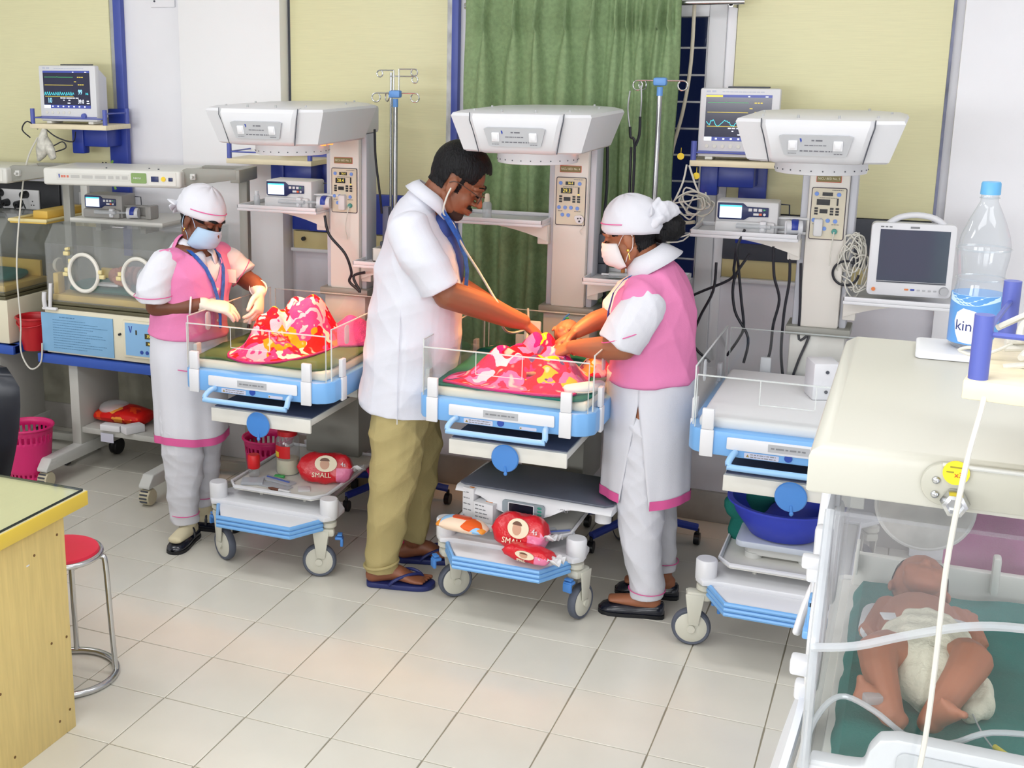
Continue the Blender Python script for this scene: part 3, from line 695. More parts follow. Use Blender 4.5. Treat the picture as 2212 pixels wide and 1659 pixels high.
C2 = [(-0.252, 4.115, 0.75, True), (0.252, 4.115, 1.25, True), (-0.25, 4.93, 0.5, False), (0.25, 4.93, 2.2, False)]
C3 = [(-0.252, 4.115, PI + 0.15, True), (0.252, 4.115, 0.4, True), (-0.25, 4.93, 1.6, False), (0.25, 4.93, 2.0, False)]
W1 = warmer(-2.285, 'white and blue infant warmer with raised hood, tended by the nurse in gloves', 3, '28.4', False, C1)
W2 = warmer(-1.288, 'white and blue infant warmer in front of the green curtain, beside the man in white', 4, '29.3', False, C2)
W3 = warmer(-0.322, 'white and blue infant warmer with an empty white mattress and dark displays', 5, '', True, C3)
# ================================================================== INFUSION PUMPS
M_pumpw = mat('pump_white', (220, 220, 221), 0.4); M_pumpg = mat('pump_grey', (158, 156, 152), 0.4)
def pump(label, u, v, z, body, rz=0.0, w=0.225):
    p = thing('syringe_pump', label, 'syringe pump', (u, v, z), rz, None)
    k = w / 0.225
    ob('body', MB().bx(0, w, 0, 0.13, 0.0, 0.118 * k, 0.008).bx(0.0, w * 0.96, -0.018, 0.02, 0.0, 0.045 * k, 0.008), body, p)
    b = ob('bezel', MB().prism([(0.006, 0.058), (0.006, 0.112), (0.098, 0.112), (0.112, 0.100), (0.19, 0.098), (0.19, 0.064), (0.122, 0.062), (0.104, 0.05), (0.012, 0.05)], 0, 0.006, 0.002, M=place(0, 0, 0) @ Matrix.Scale(k, 4)), M_navy, p)
    ob('screen', MB().bx(0.014 * k, 0.094 * k, -0.0072, -0.006, 0.056 * k, 0.104 * k), M_scrwhite, b)
    ob('screen_bar', MB().bx(0.014 * k, 0.094 * k, -0.0078, -0.0072, 0.098 * k, 0.104 * k), M_cyan, b)
    kk = MB()
    for i in range(3): kk.bx((0.118 + i * 0.018) * k, (0.131 + i * 0.018) * k, -0.0085, -0.006, 0.083 * k, 0.094 * k, 0.002)
    kk.bx(0.136 * k, 0.156 * k, -0.0085, -0.006, 0.068 * k, 0.077 * k, 0.002).cyl((0.176 * k, -0.006, 0.0725 * k), (0.176 * k, -0.0085, 0.0725 * k), 0.005 * k, n=12)
    ob('key', kk, M_paper, b)
    ob('start_key', MB().prism([(0.172, 0.086), (0.180, 0.0895), (0.172, 0.093)], 0, 0.008, M=place(0, 0, 0) @ Matrix.Scale(k, 4)), M_tgreen, b)
    ob('stop_key', MB().bx(0.157 * k, 0.167 * k, -0.0085, -0.006, 0.068 * k, 0.077 * k, 0.002), mat('stop_orange', (230, 110, 70), 0.4), b)
    c = ob('carriage', MB().bx(w * 0.86, w + 0.155, 0.03, 0.075, 0.0, 0.012, 0.003).bx(w * 0.86, w + 0.155, 0.045, 0.06, 0.012, 0.064, 0.003).bx(w + 0.125, w + 0.158, 0.0, 0.08, 0.0, 0.066, 0.008).bx(w * 0.8, w + 0.15, 0.02, 0.03, 0.056, 0.064, 0.003), body, p)
    ob('plunger_clamp', MB().cyl((w + 0.03, -0.002, 0.03), (w + 0.085, 0.01, 0.03), 0.026, n=16).bx(w + 0.025, w + 0.045, -0.01, 0.03, 0.002, 0.055, 0.006), M_white, c)
    ob('clamp_lever', MB().lathe([(0.027, 0), (0.030, 0.004), (0.030, 0.022), (0.027, 0.026)], n=16, a0=-0.4, a1=1.8, M=Matrix.Translation((w + 0.048, 0.006, 0.03)) @ Matrix.Rotation(PI / 2, 4, 'Y') @ Matrix.Rotation(PI, 4, 'Z')), M_blue, c)
    ob('barrel_clamp', MB().bx(w * 0.72, w * 0.83, -0.03, 0.0, 0.006, 0.05, 0.006).cyl((w * 0.775, -0.031, 0.02), (w * 0.775, -0.034, 0.02), 0.007, n=12), M_white, p)
    ob('syringe', MB().cyl((w * 0.35, -0.027, 0.03), (w * 0.9, -0.027, 0.03), 0.009, n=12).cyl((w * 0.9, -0.02, 0.03), (w + 0.03, 0.0, 0.03), 0.005, n=8), acrylic('syringe_plastic', (0.94, 0.95, 0.96), 1, 0.35), p)
    ob('rear_handle', MB().tube([(w, 0.12, 0.1 * k), (w + 0.03, 0.125, 0.098 * k), (w + 0.034, 0.125, 0.03 * k), (w, 0.12, 0.02 * k)], 0.003, 8), M_darkgrey, p)
    return p
pump('grey syringe pump on the shelf behind the left incubator, screen lit', -3.785, 4.97, 1.247, M_pumpg, 0.06, 0.215)
pump('white syringe pump on the shelf left of the warmer tended by the gloved nurse', -2.655, 4.775, 1.375, M_pumpw, 0.0, 0.225)
pump('white syringe pump on the shelf of the empty warmer, above hanging black cables', -0.715, 4.765, 1.375, M_pumpw, 0.04, 0.225)

# ================================================================== PATIENT MONITORS ON WALL BRACKETS
def bracket_shelf(label, u0, u1, v0, v1, z, plate_u, arm=True, rz=0.0, group=None):
    w = u1 - u0; d = v1 - v0
    s = thing('monitor_shelf', label, 'shelf', (u0, v0, z), rz)
    ob('board', MB().bx(0, w, 0, d, -0.024, 0, 0.003), M_shelfwood, s)
    for x, y in ((0.012, 0.012), (w - 0.012, 0.012), (0.012, d - 0.012), (w - 0.012, d - 0.012)):
        ob('post', MB().cyl((x, y, 0), (x, y, 0.075), 0.0115, n=14), M_bluepost, s)
    ob('rail', MB().cyl((0.012, 0.012, 0.03), (w - 0.012, 0.012, 0.03), 0.0035, n=8).cyl((0.012, 0.012, 0.03), (0.012, d - 0.012, 0.03), 0.0035, n=8).cyl((w - 0.012, 0.012, 0.055), (w - 0.012, d - 0.012, 0.055), 0.0035, n=8).cyl((0.012, d - 0.012, 0.05), (w - 0.012, d - 0.012, 0.05), 0.0035, n=8), M_bluepost, s)
    if arm:
        x = plate_u - u0
        ob('wall_plate', MB().bx(x - 0.055, x + 0.055, VW - 0.024 - v0 - 0.03, VW - 0.024 - v0, -0.36, 0.07, 0.004), M_blue, s)
        ob('arm', MB().bx(x - 0.17, x + 0.02, d * 0.55, VW - 0.05 - v0, -0.115, -0.03, 0.006).bx(x - 0.19, x - 0.12, d * 0.5, d * 0.75, -0.15, -0.024, 0.006), M_blue, s)
    return s
def monitor(label, u, v, z, w, h, second=False, rz=0.0):
    m = thing('patient_monitor', label, 'patient monitor', (u, v, z), rz)
    d = 0.13
    ob('housing', MB().bx(0.0, w, 0.0, 0.035, 0.012, h, 0.008).loft([[(x0, 0.03, 0.018), (w - x0, 0.03, 0.018), (w - x0, 0.03, h - 0.01), (x0, 0.03, h - 0.01)] if i == 0 else [(0.03, d, 0.03), (w - 0.03, d, 0.03), (w - 0.03, d, h - 0.06), (0.03, d, h - 0.06)] for i, x0 in ((0, 0.008), (1, 0))]), M_white, m)
    ob('foot', MB().bx(0.03, 0.06, 0.005, 0.1, 0, 0.013, 0.003).bx(w - 0.06, w - 0.03, 0.005, 0.1, 0, 0.013, 0.003), M_white2, m)
    ob('top_handle', MB().bx(w * 0.33, w * 0.85, 0.03, 0.06, h, h + 0.006, 0.002), M_darkgrey, m)
    sx0, sx1, sz0, sz1 = w * 0.08, w * 0.90, h * 0.27, h * 0.91
    s = ob('screen', MB().bx(sx0, sx1, -0.0012, 0.001, sz0, sz1), M_screen, m)
    X = lambda q: sx0 + (sx1 - sx0) * q
    Z = lambda q: sz0 + (sz1 - sz0) * q
    y = -0.0014
    ob('screen_bar', MB().bx(sx0, sx1, y - 0.0004, y, Z(0.945), sz1).bx(sx0, sx1, y - 0.0004, y, sz0, Z(0.085)), M_screenblue, s)
    def line(pts, m_, t=0.0011):
        mb = MB()
        for (a, b), (c, e) in zip(pts, pts[1:]):
            d_ = Vector((c - a, 0, e - b)).normalized(); nx, nz = -d_.z * t, d_.x * t
            mb.add([(a + nx, y - 0.0005, b + nz), (c + nx, y - 0.0005, e + nz), (c - nx, y - 0.0005, e - nz), (a - nx, y - 0.0005, b - nz)], [(0, 1, 2, 3)])
        ob('trace', mb, m_, s, 0)
    line([(X(0.03), Z(0.83)), (X(0.3), Z(0.832)), (X(0.31), Z(0.845)), (X(0.32), Z(0.83)), (X(0.65), Z(0.83))], M_tgreen)
    line([(X(0.03), Z(0.62)), (X(0.65), Z(0.62))], M_tyel)
    line([(X(0.03), Z(0.315)), (X(0.65), Z(0.315))], M_tyel)
    if not second:
        line([(X(0.02 + i * 0.0155), Z(0.34 + (0.085 if i % 3 == 1 else 0.02 * (i % 2)) + 0.004 * ((i * 7) % 5))) for i in range(42)], M_cyan, 0.0012)
    else:
        yy = [.42, .39, .36, .345, .44, .425, .46, .42, .36, .33, .32, .33, .35, .38, .40, .43, .45, .425, .44, .40, .41, .35, .33, .34, .32, .38, .40, .43, .46, .44, .42, .36, .33, .35, .39, .43]
        line([(X(0.02 + i * 0.0178), Z(q)) for i, q in enumerate(yy)], M_cyan, 0.0012)
    num = MB()
    for q, zz, n_ in ((0.74, 0.83, 3), (0.75, 0.63, 3)):
        for i in range(n_): num.bx(X(q + i * 0.045), X(q + 0.033 + i * 0.045), y - 0.0006, y, Z(zz) - 0.002, Z(zz) + 0.002)
    num.bx(X(0.67), X(0.715), y - 0.0006, y, Z(0.71) - 0.002, Z(0.71) + 0.002)
    ob('yellow_digits', num, M_tyel, s)
    wd = MB(); r = random.Random(5)
    for q, zz in ((0.36, 0.275), (0.42, 0.275), (0.49, 0.275), (0.55, 0.275), (0.62, 0.275), (0.69, 0.275), (0.42, 0.215), (0.53, 0.215), (0.51, 0.14), (0.92, 0.2), (0.92, 0.14), (0.64, 0.965), (0.9, 0.965)):
        wd.bx(X(q), X(q + r.uniform(0.025, 0.06)), y - 0.0006, y, Z(zz) - 0.002, Z(zz) + 0.002)
    for i in range(7): wd.bx(X(0.17 + i * 0.115), X(0.20 + i * 0.115), y - 0.0006, y, Z(0.03), Z(0.065))
    ob('white_print', wd, M_twhite, s)
    if not second:
        text('reading', '99', 0.034, mat('reading_blue', (140, 205, 245), 0.4, emit=(150, 215, 250), estr=0.9), s, (X(0.79), y - 0.0006, Z(0.43)), sx=0.75)
        text('reading', '10', 0.036, mat('reading_blue', (140, 205, 245)), s, (X(0.13), y - 0.0006, Z(0.2)), sx=0.75)
        text('reading', '39.0', 0.028, M_twhite, s, (X(0.8), y - 0.0006, Z(0.18)), sx=0.75)
        text('reading', '146', 0.016, M_cyan, s, (X(0.93), y - 0.0006, Z(0.39)), sx=0.75)
        ob('menu_tile', MB().bx(sx0, X(0.14), y - 0.0008, y, sz0, Z(0.08)), M_scrwhite, s)
    else:
        ob('alarm_bar', MB().bx(X(0.0), X(0.255), y - 0.0008, y, Z(0.95), Z(0.99)), mat('alarm_yellow', (235, 190, 60), 0.4, emit=(240, 195, 70), estr=0.8), s)
        ob('menu_tile', MB().bx(sx0, X(0.115), y - 0.0008, y, sz0, Z(0.085)), M_scrwhite, s)
    ob('stripe', MB().bx(0.004, w - 0.002, -0.002, 0.0, h * 0.115, h * 0.128), M_bluepost, m)
    bt = MB()
    for i in range(5): bt.cyl((w * (0.12 + i * 0.1), 0.0, h * 0.195), (w * (0.12 + i * 0.1), -0.003, h * 0.195), 0.007, n=12)
    ob('button', bt, M_white2, m)
    ob('knob', MB().cyl((w * 0.78, 0.0, h * 0.14), (w * 0.78, -0.012, h * 0.14), 0.015, 0.013, n=18), M_bluepost, m)
    ob('maker_print', scribble(scribble(MB(), w * 0.08, w * 0.2, 0.0, h * 0.955, 0.007, 3), w * 0.28, w * 0.8, 0, h * 0.95, 0.003, 5), mat('faint_print', (190, 196, 214), 0.5), m)
    return m
bracket_shelf('pale wood bracket shelf with blue corner posts under the left monitor', -4.165, -3.70, 5.06, 5.27, 1.688, -3.80)
monitor('white bedside monitor showing 99 on a bracket shelf before the left yellow panel', -4.112, 5.085, 1.69, 0.345, 0.285)
bracket_shelf('empty pale wood bracket shelf with blue posts behind the gloved nurse\'s warmer hood', -3.012, -2.565, 5.04, 5.29, 1.555, -2.655)
bracket_shelf('pale wood bracket shelf with blue posts right of the barred window', -0.872, -0.50, 5.04, 5.27, 1.618, -0.655)
monitor('white bedside monitor with a yellow alarm bar on the shelf beside the barred window', -0.848, 5.06, 1.62, 0.305, 0.28, True)
bc = MB()
# ------------------------------------------------------------------ large switched-off monitor on the side shelf of the empty warmer
m3 = thing('patient_monitor', 'large white monitor with a dark switched-off screen, carry handle on top', 'patient monitor', (-0.165, 4.74, 1.176), 0.07)
ob('housing', MB().prism(rrect(0.28, 0.262, 0.016, cx=0.142, cy=0.137), -0.05, 0.0, 0.008, M=place(0, 0, 0)).prism(rrect(0.22, 0.19, 0.02, cx=0.142, cy=0.12), -0.14, -0.045, 0.01, M=place(0, 0, 0)), M_white, m3)
ob('screen', MB().bx(0.032, 0.262, -0.0015, 0.002, 0.06, 0.245), M_scroff, m3)
ob('carry_handle', MB().tube([(0.05, 0.03, 0.255), (0.09, 0.03, 0.285), (0.15, 0.03, 0.296), (0.21, 0.03, 0.285), (0.25, 0.03, 0.255)], 0.011, 10, 3), M_white, m3)
ob('screen_edge_strip', MB().bx(0.032, 0.262, -0.002, 0.0, 0.054, 0.058), M_darkgrey, m3)  # dark grey strip along the lower screen edge
bt = MB()
for i in range(4): bt.bx(0.17 + i * 0.018, 0.18 + i * 0.018, -0.003, 0, 0.028, 0.033, 0.001)
ob('key', bt, M_labelgrey, m3)
ob('power_key', MB().cyl((0.025, 0, 0.027), (0.025, -0.004, 0.027), 0.007, n=14).bx(0.128, 0.142, -0.003, 0, 0.028, 0.034, 0.002), mat('orange_key', (226, 130, 70), 0.4), m3)
ob('blue_key', MB().bx(0.148, 0.162, -0.003, 0, 0.028, 0.034, 0.002), M_blue, m3)
ob('dial', MB().cyl((0.258, 0, 0.032), (0.258, -0.016, 0.032), 0.016, 0.014, n=20), M_labelgrey, m3)
ob('maker_print', scribble(scribble(MB(), 0.032, 0.07, 0, 0.254, 0.005, 4), 0.13, 0.165, 0, 0.254, 0.007, 6), M_inkgrey, m3)

# ================================================================== DRIP STANDS
def hook(mb, p, d, r=0.019):
    """wire hook: arm then an open loop"""
    P = Vector(p); D = Vector(d).normalized(); pts = [P, P + D * 0.06]
    c = P + D * 0.066 + Vector((0, 0, -r))
    for k in range(11):
        a = PI / 2 - k * 0.56; pts.append(c + D * r * math.cos(a) + Vector((0, 0, r * math.sin(a))))
    return mb.tube(pts, 0.0032, 8)
def drip(label, u, v, z, dirs, tall=False):
    s = thing('drip_stand', label, 'drip stand', (u, v, 0))
    ob('pole', MB().cyl((0, 0, 0.1), (0, 0, z - 0.03), 0.0105, n=14), M_steel, s)
    ob('clamp_head', MB().cyl((0, 0, z - 0.055), (0, 0, z - 0.02), 0.012, n=14).box((0, 0, z), (0.052, 0.035, 0.032), 0.008), M_mid2, s)
    h = MB()
    for a in dirs: hook(h, (0.022 * math.cos(a), 0.022 * math.sin(a), z + 0.004), (math.cos(a), math.sin(a), 0))
    ob('hook', h, M_steel, s)
    if tall:
        t = MB().cyl((-0.035, 0.03, 0.1), (-0.033, 0.03, z + 0.09), 0.006, n=10)
        for dx, zz, dd in ((-0.012, 0.1, (-1, 0, 0)), (0.012, 0.105, (1, 0.3, 0)), (0.02, 0.075, (1, 0, 0))): hook(t, (dx, 0.01, z + zz), dd, 0.014)
        t.cyl((-0.012, 0.01, z), (-0.012, 0.01, z + 0.1), 0.003).cyl((0.012, 0.01, z), (0.012, 0.01, z + 0.105), 0.003).cyl((-0.03, 0.01, z + 0.075), (0.02, 0.01, z + 0.075), 0.003)
        ob('inner_rod', t, M_steel, s)
    lg = MB()
    for k in range(5):
        a = 0.3 + k * 2 * PI / 5
        lg.tube([(0.02 * math.cos(a), 0.02 * math.sin(a), 0.12), (0.1 * math.cos(a), 0.1 * math.sin(a), 0.105), (0.25 * math.cos(a), 0.25 * math.sin(a), 0.075)], 0.017, 8, 2)
    ob('foot', lg, M_blue, s)
    cs = MB()
    for k in range(5):
        a = 0.3 + k * 2 * PI / 5; x, y = 0.25 * math.cos(a), 0.25 * math.sin(a)
        cs.cyl((x - 0.012, y, 0.026), (x + 0.012, y, 0.026), 0.026, n=14).cyl((x, y, 0.03), (x, y, 0.07), 0.008, n=8)
    ob('castor', cs, M_black, s)
    return s
M_mid2 = mat('drip_blue', (104, 158, 226), 0.4)
drip('steel drip stand with a cluster of wire hooks before the middle yellow panel', -2.128, 4.99, 1.862, (PI + 0.1, 0.1, 2.4), True)
drip('steel drip stand with curled hooks in front of the green curtain', -0.99, 4.97, 1.925, (PI, 0.0, PI - 0.5))
# folded stethoscope-like tubing and rod hanging left of the second stand
d2 = thing('hanging_stethoscope', 'black and steel stethoscope hanging from a hook before the green curtain', 'stethoscope', (-1.07, 4.93, 1.91))
ob('earpiece_tube', MB().tube([(-0.028, 0, -0.02), (-0.034, 0, -0.09), (-0.022, 0, -0.17), (-0.016, 0, -0.2)], 0.0035, 8, 4).tube([(0.014, 0, 0.0), (0.018, 0, -0.06), (0.016, 0, -0.13)], 0.0035, 8, 4), M_steel, d2)
ob('tubing', MB().tube([(-0.022, 0, -0.16), (-0.018, 0, -0.2), (0.0, 0, -0.235), (0.0, 0, -0.5), (-0.012, 0.01, -0.52), (-0.014, 0.0, -0.24)], 0.0055, 8, 4).tube([(0.016, 0, -0.12), (0.016, 0, -0.19), (0.002, 0, -0.235)], 0.0055, 8, 4), M_cable, d2)

# sockets and plugs at the left trunking
def plate(label, u, z, w, h, m_, plugs):
    s = thing('socket_plate', label, 'socket', (u, VW - 0.045, z))
    ob('plate', MB().bx(-w / 2, w / 2, -0.012, 0, -h / 2, h / 2, 0.004), m_, s)
    hl = MB()
    for x in (-w * 0.3, 0.02, w * 0.33):
        for dx, dz in ((0, 0.012), (-0.008, -0.008), (0.008, -0.008)): hl.cyl((x + dx, -0.013, dz - 0.02), (x + dx, -0.0118, dz - 0.02), 0.0035, n=8)
    ob('pin_hole', hl, M_black, s)
    for x, zz in plugs: ob('plug', MB().cyl((x, -0.012, zz), (x, -0.05, zz), 0.021, 0.018, n=16).tube([(x, -0.05, zz), (x + 0.01, -0.07, zz - 0.01), (x + 0.03, -0.06, zz - 0.07)], 0.004, 8, 3), M_black, s)
    return s
plate('cream socket plate with black plugs in the black trunking at the left', -4.455, 1.268, 0.255, 0.105, M_paper, ((-0.125, 0.03), (-0.085, -0.02), (0.0, -0.025), (0.045, 0.028)))
plate('narrow grey socket plate in the grey trunking behind the lamp post', -4.03, 1.27, 0.07, 0.11, M_labelgrey, ())
ch = thing('outlet_box', 'ochre outlet box with a black knob under the blue band behind the gloved nurse', 'outlet', (-2.70, VW - 0.02, 1.145))
ob('box', MB().bx(-0.1, 0.1, -0.02, 0, -0.04, 0.045, 0.003), mat('ochre_laminate', (206, 192, 138)), ch); ob('knob', MB().cyl((-0.045, -0.02, 0.01), (-0.045, -0.035, 0.01), 0.01, n=14), M_black, ch)

# ================================================================== CABLES (each run is one thing)
def cable(label, pts, r, m_, name='cable', cat='cable', k=5, group=None):
    return tag(ob(name, MB().tube(pts, r, 8, k), m_), label, cat, group)
GB = 'black power cables hanging under the empty warmer\'s instrument shelf'
for lbl, pts in zip(('black cable running from the pump shelf down to the lower left edge of the window', 'black cable hanging straight below the pump and bending left near its end', 'black cable crossing the straight one and ending near the empty mattress', 'black cable hanging farthest left and hooking right above the clear wall', 'black cable with a thick plug hanging below the right of the pump', 'black cable hanging nearest the empty warmer\'s column'), ([(-0.60, 4.72, 1.395), (-0.62, 4.69, 1.33), (-0.63, 4.72, 1.25), (-0.645, 4.74, 1.2), (-0.80, 4.78, 1.11), (-0.86, 4.8, 1.02)],
            [(-0.63, 4.76, 1.32), (-0.615, 4.76, 1.22), (-0.60, 4.76, 1.12), (-0.585, 4.76, 1.02), (-0.60, 4.76, 0.97), (-0.64, 4.76, 0.90)],
            [(-0.58, 4.75, 1.3), (-0.63, 4.75, 1.2), (-0.62, 4.75, 1.08), (-0.565, 4.75, 0.98), (-0.575, 4.75, 0.88)],
            [(-0.70, 4.75, 1.26), (-0.705, 4.75, 1.15), (-0.75, 4.75, 1.04), (-0.77, 4.75, 0.94), (-0.70, 4.75, 0.87)],
            [(-0.50, 4.78, 1.33), (-0.49, 4.78, 1.22), (-0.465, 4.78, 1.13), (-0.48, 4.78, 1.03), (-0.485, 4.78, 0.92), (-0.51, 4.78, 0.84)],
            [(-0.44, 4.79, 1.3), (-0.435, 4.79, 1.2), (-0.445, 4.79, 1.08), (-0.445, 4.79, 0.93), (-0.43, 4.79, 0.82)])):
    cable(lbl, pts, 0.0052, M_cable, group=GB)
cable('black cable curling out of the column of the empty warmer', [(-0.40, 4.8, 1.27), (-0.39, 4.8, 1.1), (-0.385, 4.8, 0.98), (-0.35, 4.79, 1.0), (-0.38, 4.79, 0.9), (-0.40, 4.79, 0.82)], 0.005, M_cable)
cable('black ring of cable at the right side of the empty warmer\'s column', [(-0.24 + 0.045 * math.cos(a), 4.79, 1.245 + 0.045 * math.sin(a)) for a in np.linspace(1.0, 6.2, 14)], 0.0045, M_cable, k=2)
# the white tangle beside the big monitor
tg = MB(); r = random.Random(3)
for q in range(9):
    pts = []; cx, cz = -0.215 + r.uniform(-0.02, 0.02), 1.30 + r.uniform(-0.05, 0.05)
    for i in range(12):
        a = i * 0.75 + r.uniform(-0.3, 0.3); rad = r.uniform(0.028, 0.07)
        pts.append((cx + rad * 0.75 * math.cos(a), 4.80 + r.uniform(-0.02, 0.02), cz + rad * 1.5 * math.sin(a)))
    tg.tube(pts, 0.0026, 6, 4)
for i in range(6): tg.tube([(-0.21 + 0.01 * i, 4.79, 1.2), (-0.2 + 0.012 * i, 4.77, 1.18 + 0.01 * i), (-0.16, 4.78, 1.2 + 0.02 * i)], 0.0026, 6, 4)
tag(ob('cable_tangle', tg, M_cablew), 'tangle of white monitor leads between the column and the dark monitor', 'cable tangle')
# tangle left of the second monitor
tg = MB()
for q in range(6):
    pts = []; cx, cz = -0.84 + r.uniform(-0.03, 0.02), 1.44 + r.uniform(-0.02, 0.03)
    for i in range(9):
        a = i * 0.9 + r.uniform(-0.3, 0.3); rad = r.uniform(0.03, 0.075); pts.append((cx + rad * math.cos(a), 4.98 + r.uniform(-0.02, 0.02), cz + rad * 0.75 * math.sin(a)))
    tg.tube(pts, 0.0034, 6, 4)
tg.tube([(-0.80, 5.0, 1.46), (-0.83, 4.98, 1.52), (-0.865, 5.0, 1.6)], 0.004, 6, 4)
tg.tube([(-0.79, 4.96, 1.40), (-0.84, 4.93, 1.335), (-0.93, 4.92, 1.32), (-1.0, 4.93, 1.34)], 0.0032, 6, 4).tube([(-0.81, 4.96, 1.38), (-0.86, 4.93, 1.31), (-0.95, 4.92, 1.30)], 0.0032, 6, 4)
tag(ob('cable_tangle', tg, M_cablew), 'coil of pale leads hanging below the shelf beside the barred window', 'cable tangle')
cable('thick cream hose running down the wall beside the barred window', [(-0.92, 5.27, 2.9), (-0.925, 5.26, 2.3), (-0.925, 5.25, 2.0), (-0.945, 5.24, 1.8), (-0.975, 5.2, 1.62), (-0.965, 5.15, 1.46), (-0.90, 5.08, 1.37), (-0.84, 5.05, 1.37)], 0.0075, mat('cream_hose', (214, 206, 186), 0.5), 'hose', 'hose')
cable('white lead dropping from the window shelf towards the nurse\'s hair bun', [(-0.88, 5.03, 1.6), (-0.89, 5.0, 1.52), (-0.935, 4.95, 1.40), (-0.95, 4.93, 1.36)], 0.004, M_cablew)
for p, r_, lb in (((-0.90, 5.0, 1.635), 0.0135, 'yellow round tag on the cables left of the window shelf'), ((-0.835, 5.0, 1.56), 0.0135, 'yellow round tag hanging below the window shelf')):
    tag(ob('round_tag', MB().cyl((p[0], p[1] - 0.003, p[2]), (p[0], p[1], p[2]), r_, n=20).cyl((p[0], p[1], p[2] + r_), (p[0], p[1] + 0.002, p[2] + r_ + 0.02), 0.001), mat('tag_yellow', (236, 204, 44), 0.5)), lb, 'tag')
# power strip and black box on the middle drip stand
bx_ = thing('adaptor_box', 'dark grey adaptor box on a strip right of the column in front of the curtain', 'adaptor', (-1.185, 4.9, 1.2))
ob('box', MB().bx(-0.03, 0.03, 0, 0.05, 0.0, 0.12, 0.006).bx(-0.012, 0.03, 0.0, 0.05, -0.12, 0.0, 0.006), M_darkgrey, bx_); ob('lead', MB().tube([(0.0, 0.02, 0.12), (0.01, 0.03, 0.3), (0.0, 0.04, 0.55)], 0.006, 8, 4).tube([(0.02, 0.02, -0.1), (0.02, 0.03, -0.3), (0.03, 0.04, -0.6)], 0.008, 8, 4), M_cable, bx_)
bx_ = thing('adaptor_box', 'dark grey strip and adaptor box beside the column behind the man in white', 'adaptor', (-2.118, 4.86, 1.24))
ob('strip', MB().bx(-0.014, 0.014, 0, 0.03, 0, 0.15, 0.003), mat('slate_strip', (84, 88, 112), 0.5), bx_); ob('box', MB().bx(-0.022, 0.022, -0.01, 0.04, -0.07, 0.0, 0.004), M_darkgrey, bx_)
cable('black cable running down the right side of the gloved nurse\'s warmer column', [(-2.155, 4.83, 1.72), (-2.155, 4.84, 1.6), (-2.14, 4.85, 1.45), (-2.135, 4.86, 1.36)], 0.0052, M_cable)
cable('black power cable dropping from the pump shelf and looping beside the column', [(-2.33, 4.70, 1.36), (-2.31, 4.70, 1.28), (-2.24, 4.71, 1.20), (-2.215, 4.72, 1.12), (-2.225, 4.72, 1.08), (-2.19, 4.72, 1.05), (-2.175, 4.72, 1.04), (-2.21, 4.73, 1.10), (-2.16, 4.74, 1.12)], 0.0062, M_cable)
cable('thin white probe lead hanging from the control panel of the gloved nurse\'s warmer', [(-2.255, 4.786, 1.395), (-2.262, 4.775, 1.35), (-2.266, 4.77, 1.3), (-2.264, 4.785, 1.25)], 0.0024, M_cablew)
cable('thin white probe lead hanging from the control panel of the empty warmer', [(-0.292, 4.786, 1.395), (-0.296, 4.775, 1.34), (-0.298, 4.78, 1.27)], 0.0022, M_cablew)
rp = thing('respirator_tag', 'round white clip with black dots on the control panel of the middle warmer', 'clip', (-1.245, 4.79, 1.39))
ob('disc', MB().cyl((0, 0, 0), (0, -0.006, 0), 0.017, n=20), M_paper, rp); ob('dot', MB().cyl((-0.006, -0.006, 0.004), (-0.006, -0.008, 0.004), 0.003).cyl((0.005, -0.006, 0.005), (0.005, -0.008, 0.005), 0.003).cyl((0.0, -0.006, -0.007), (0.0, -0.008, -0.007), 0.004), M_ink, rp)
ob('lead', MB().tube([(0.01, -0.004, -0.012), (0.016, -0.006, -0.03), (0.004, -0.006, -0.045), (0.012, -0.006, -0.06)], 0.0018, 6, 3), M_cablew, rp)
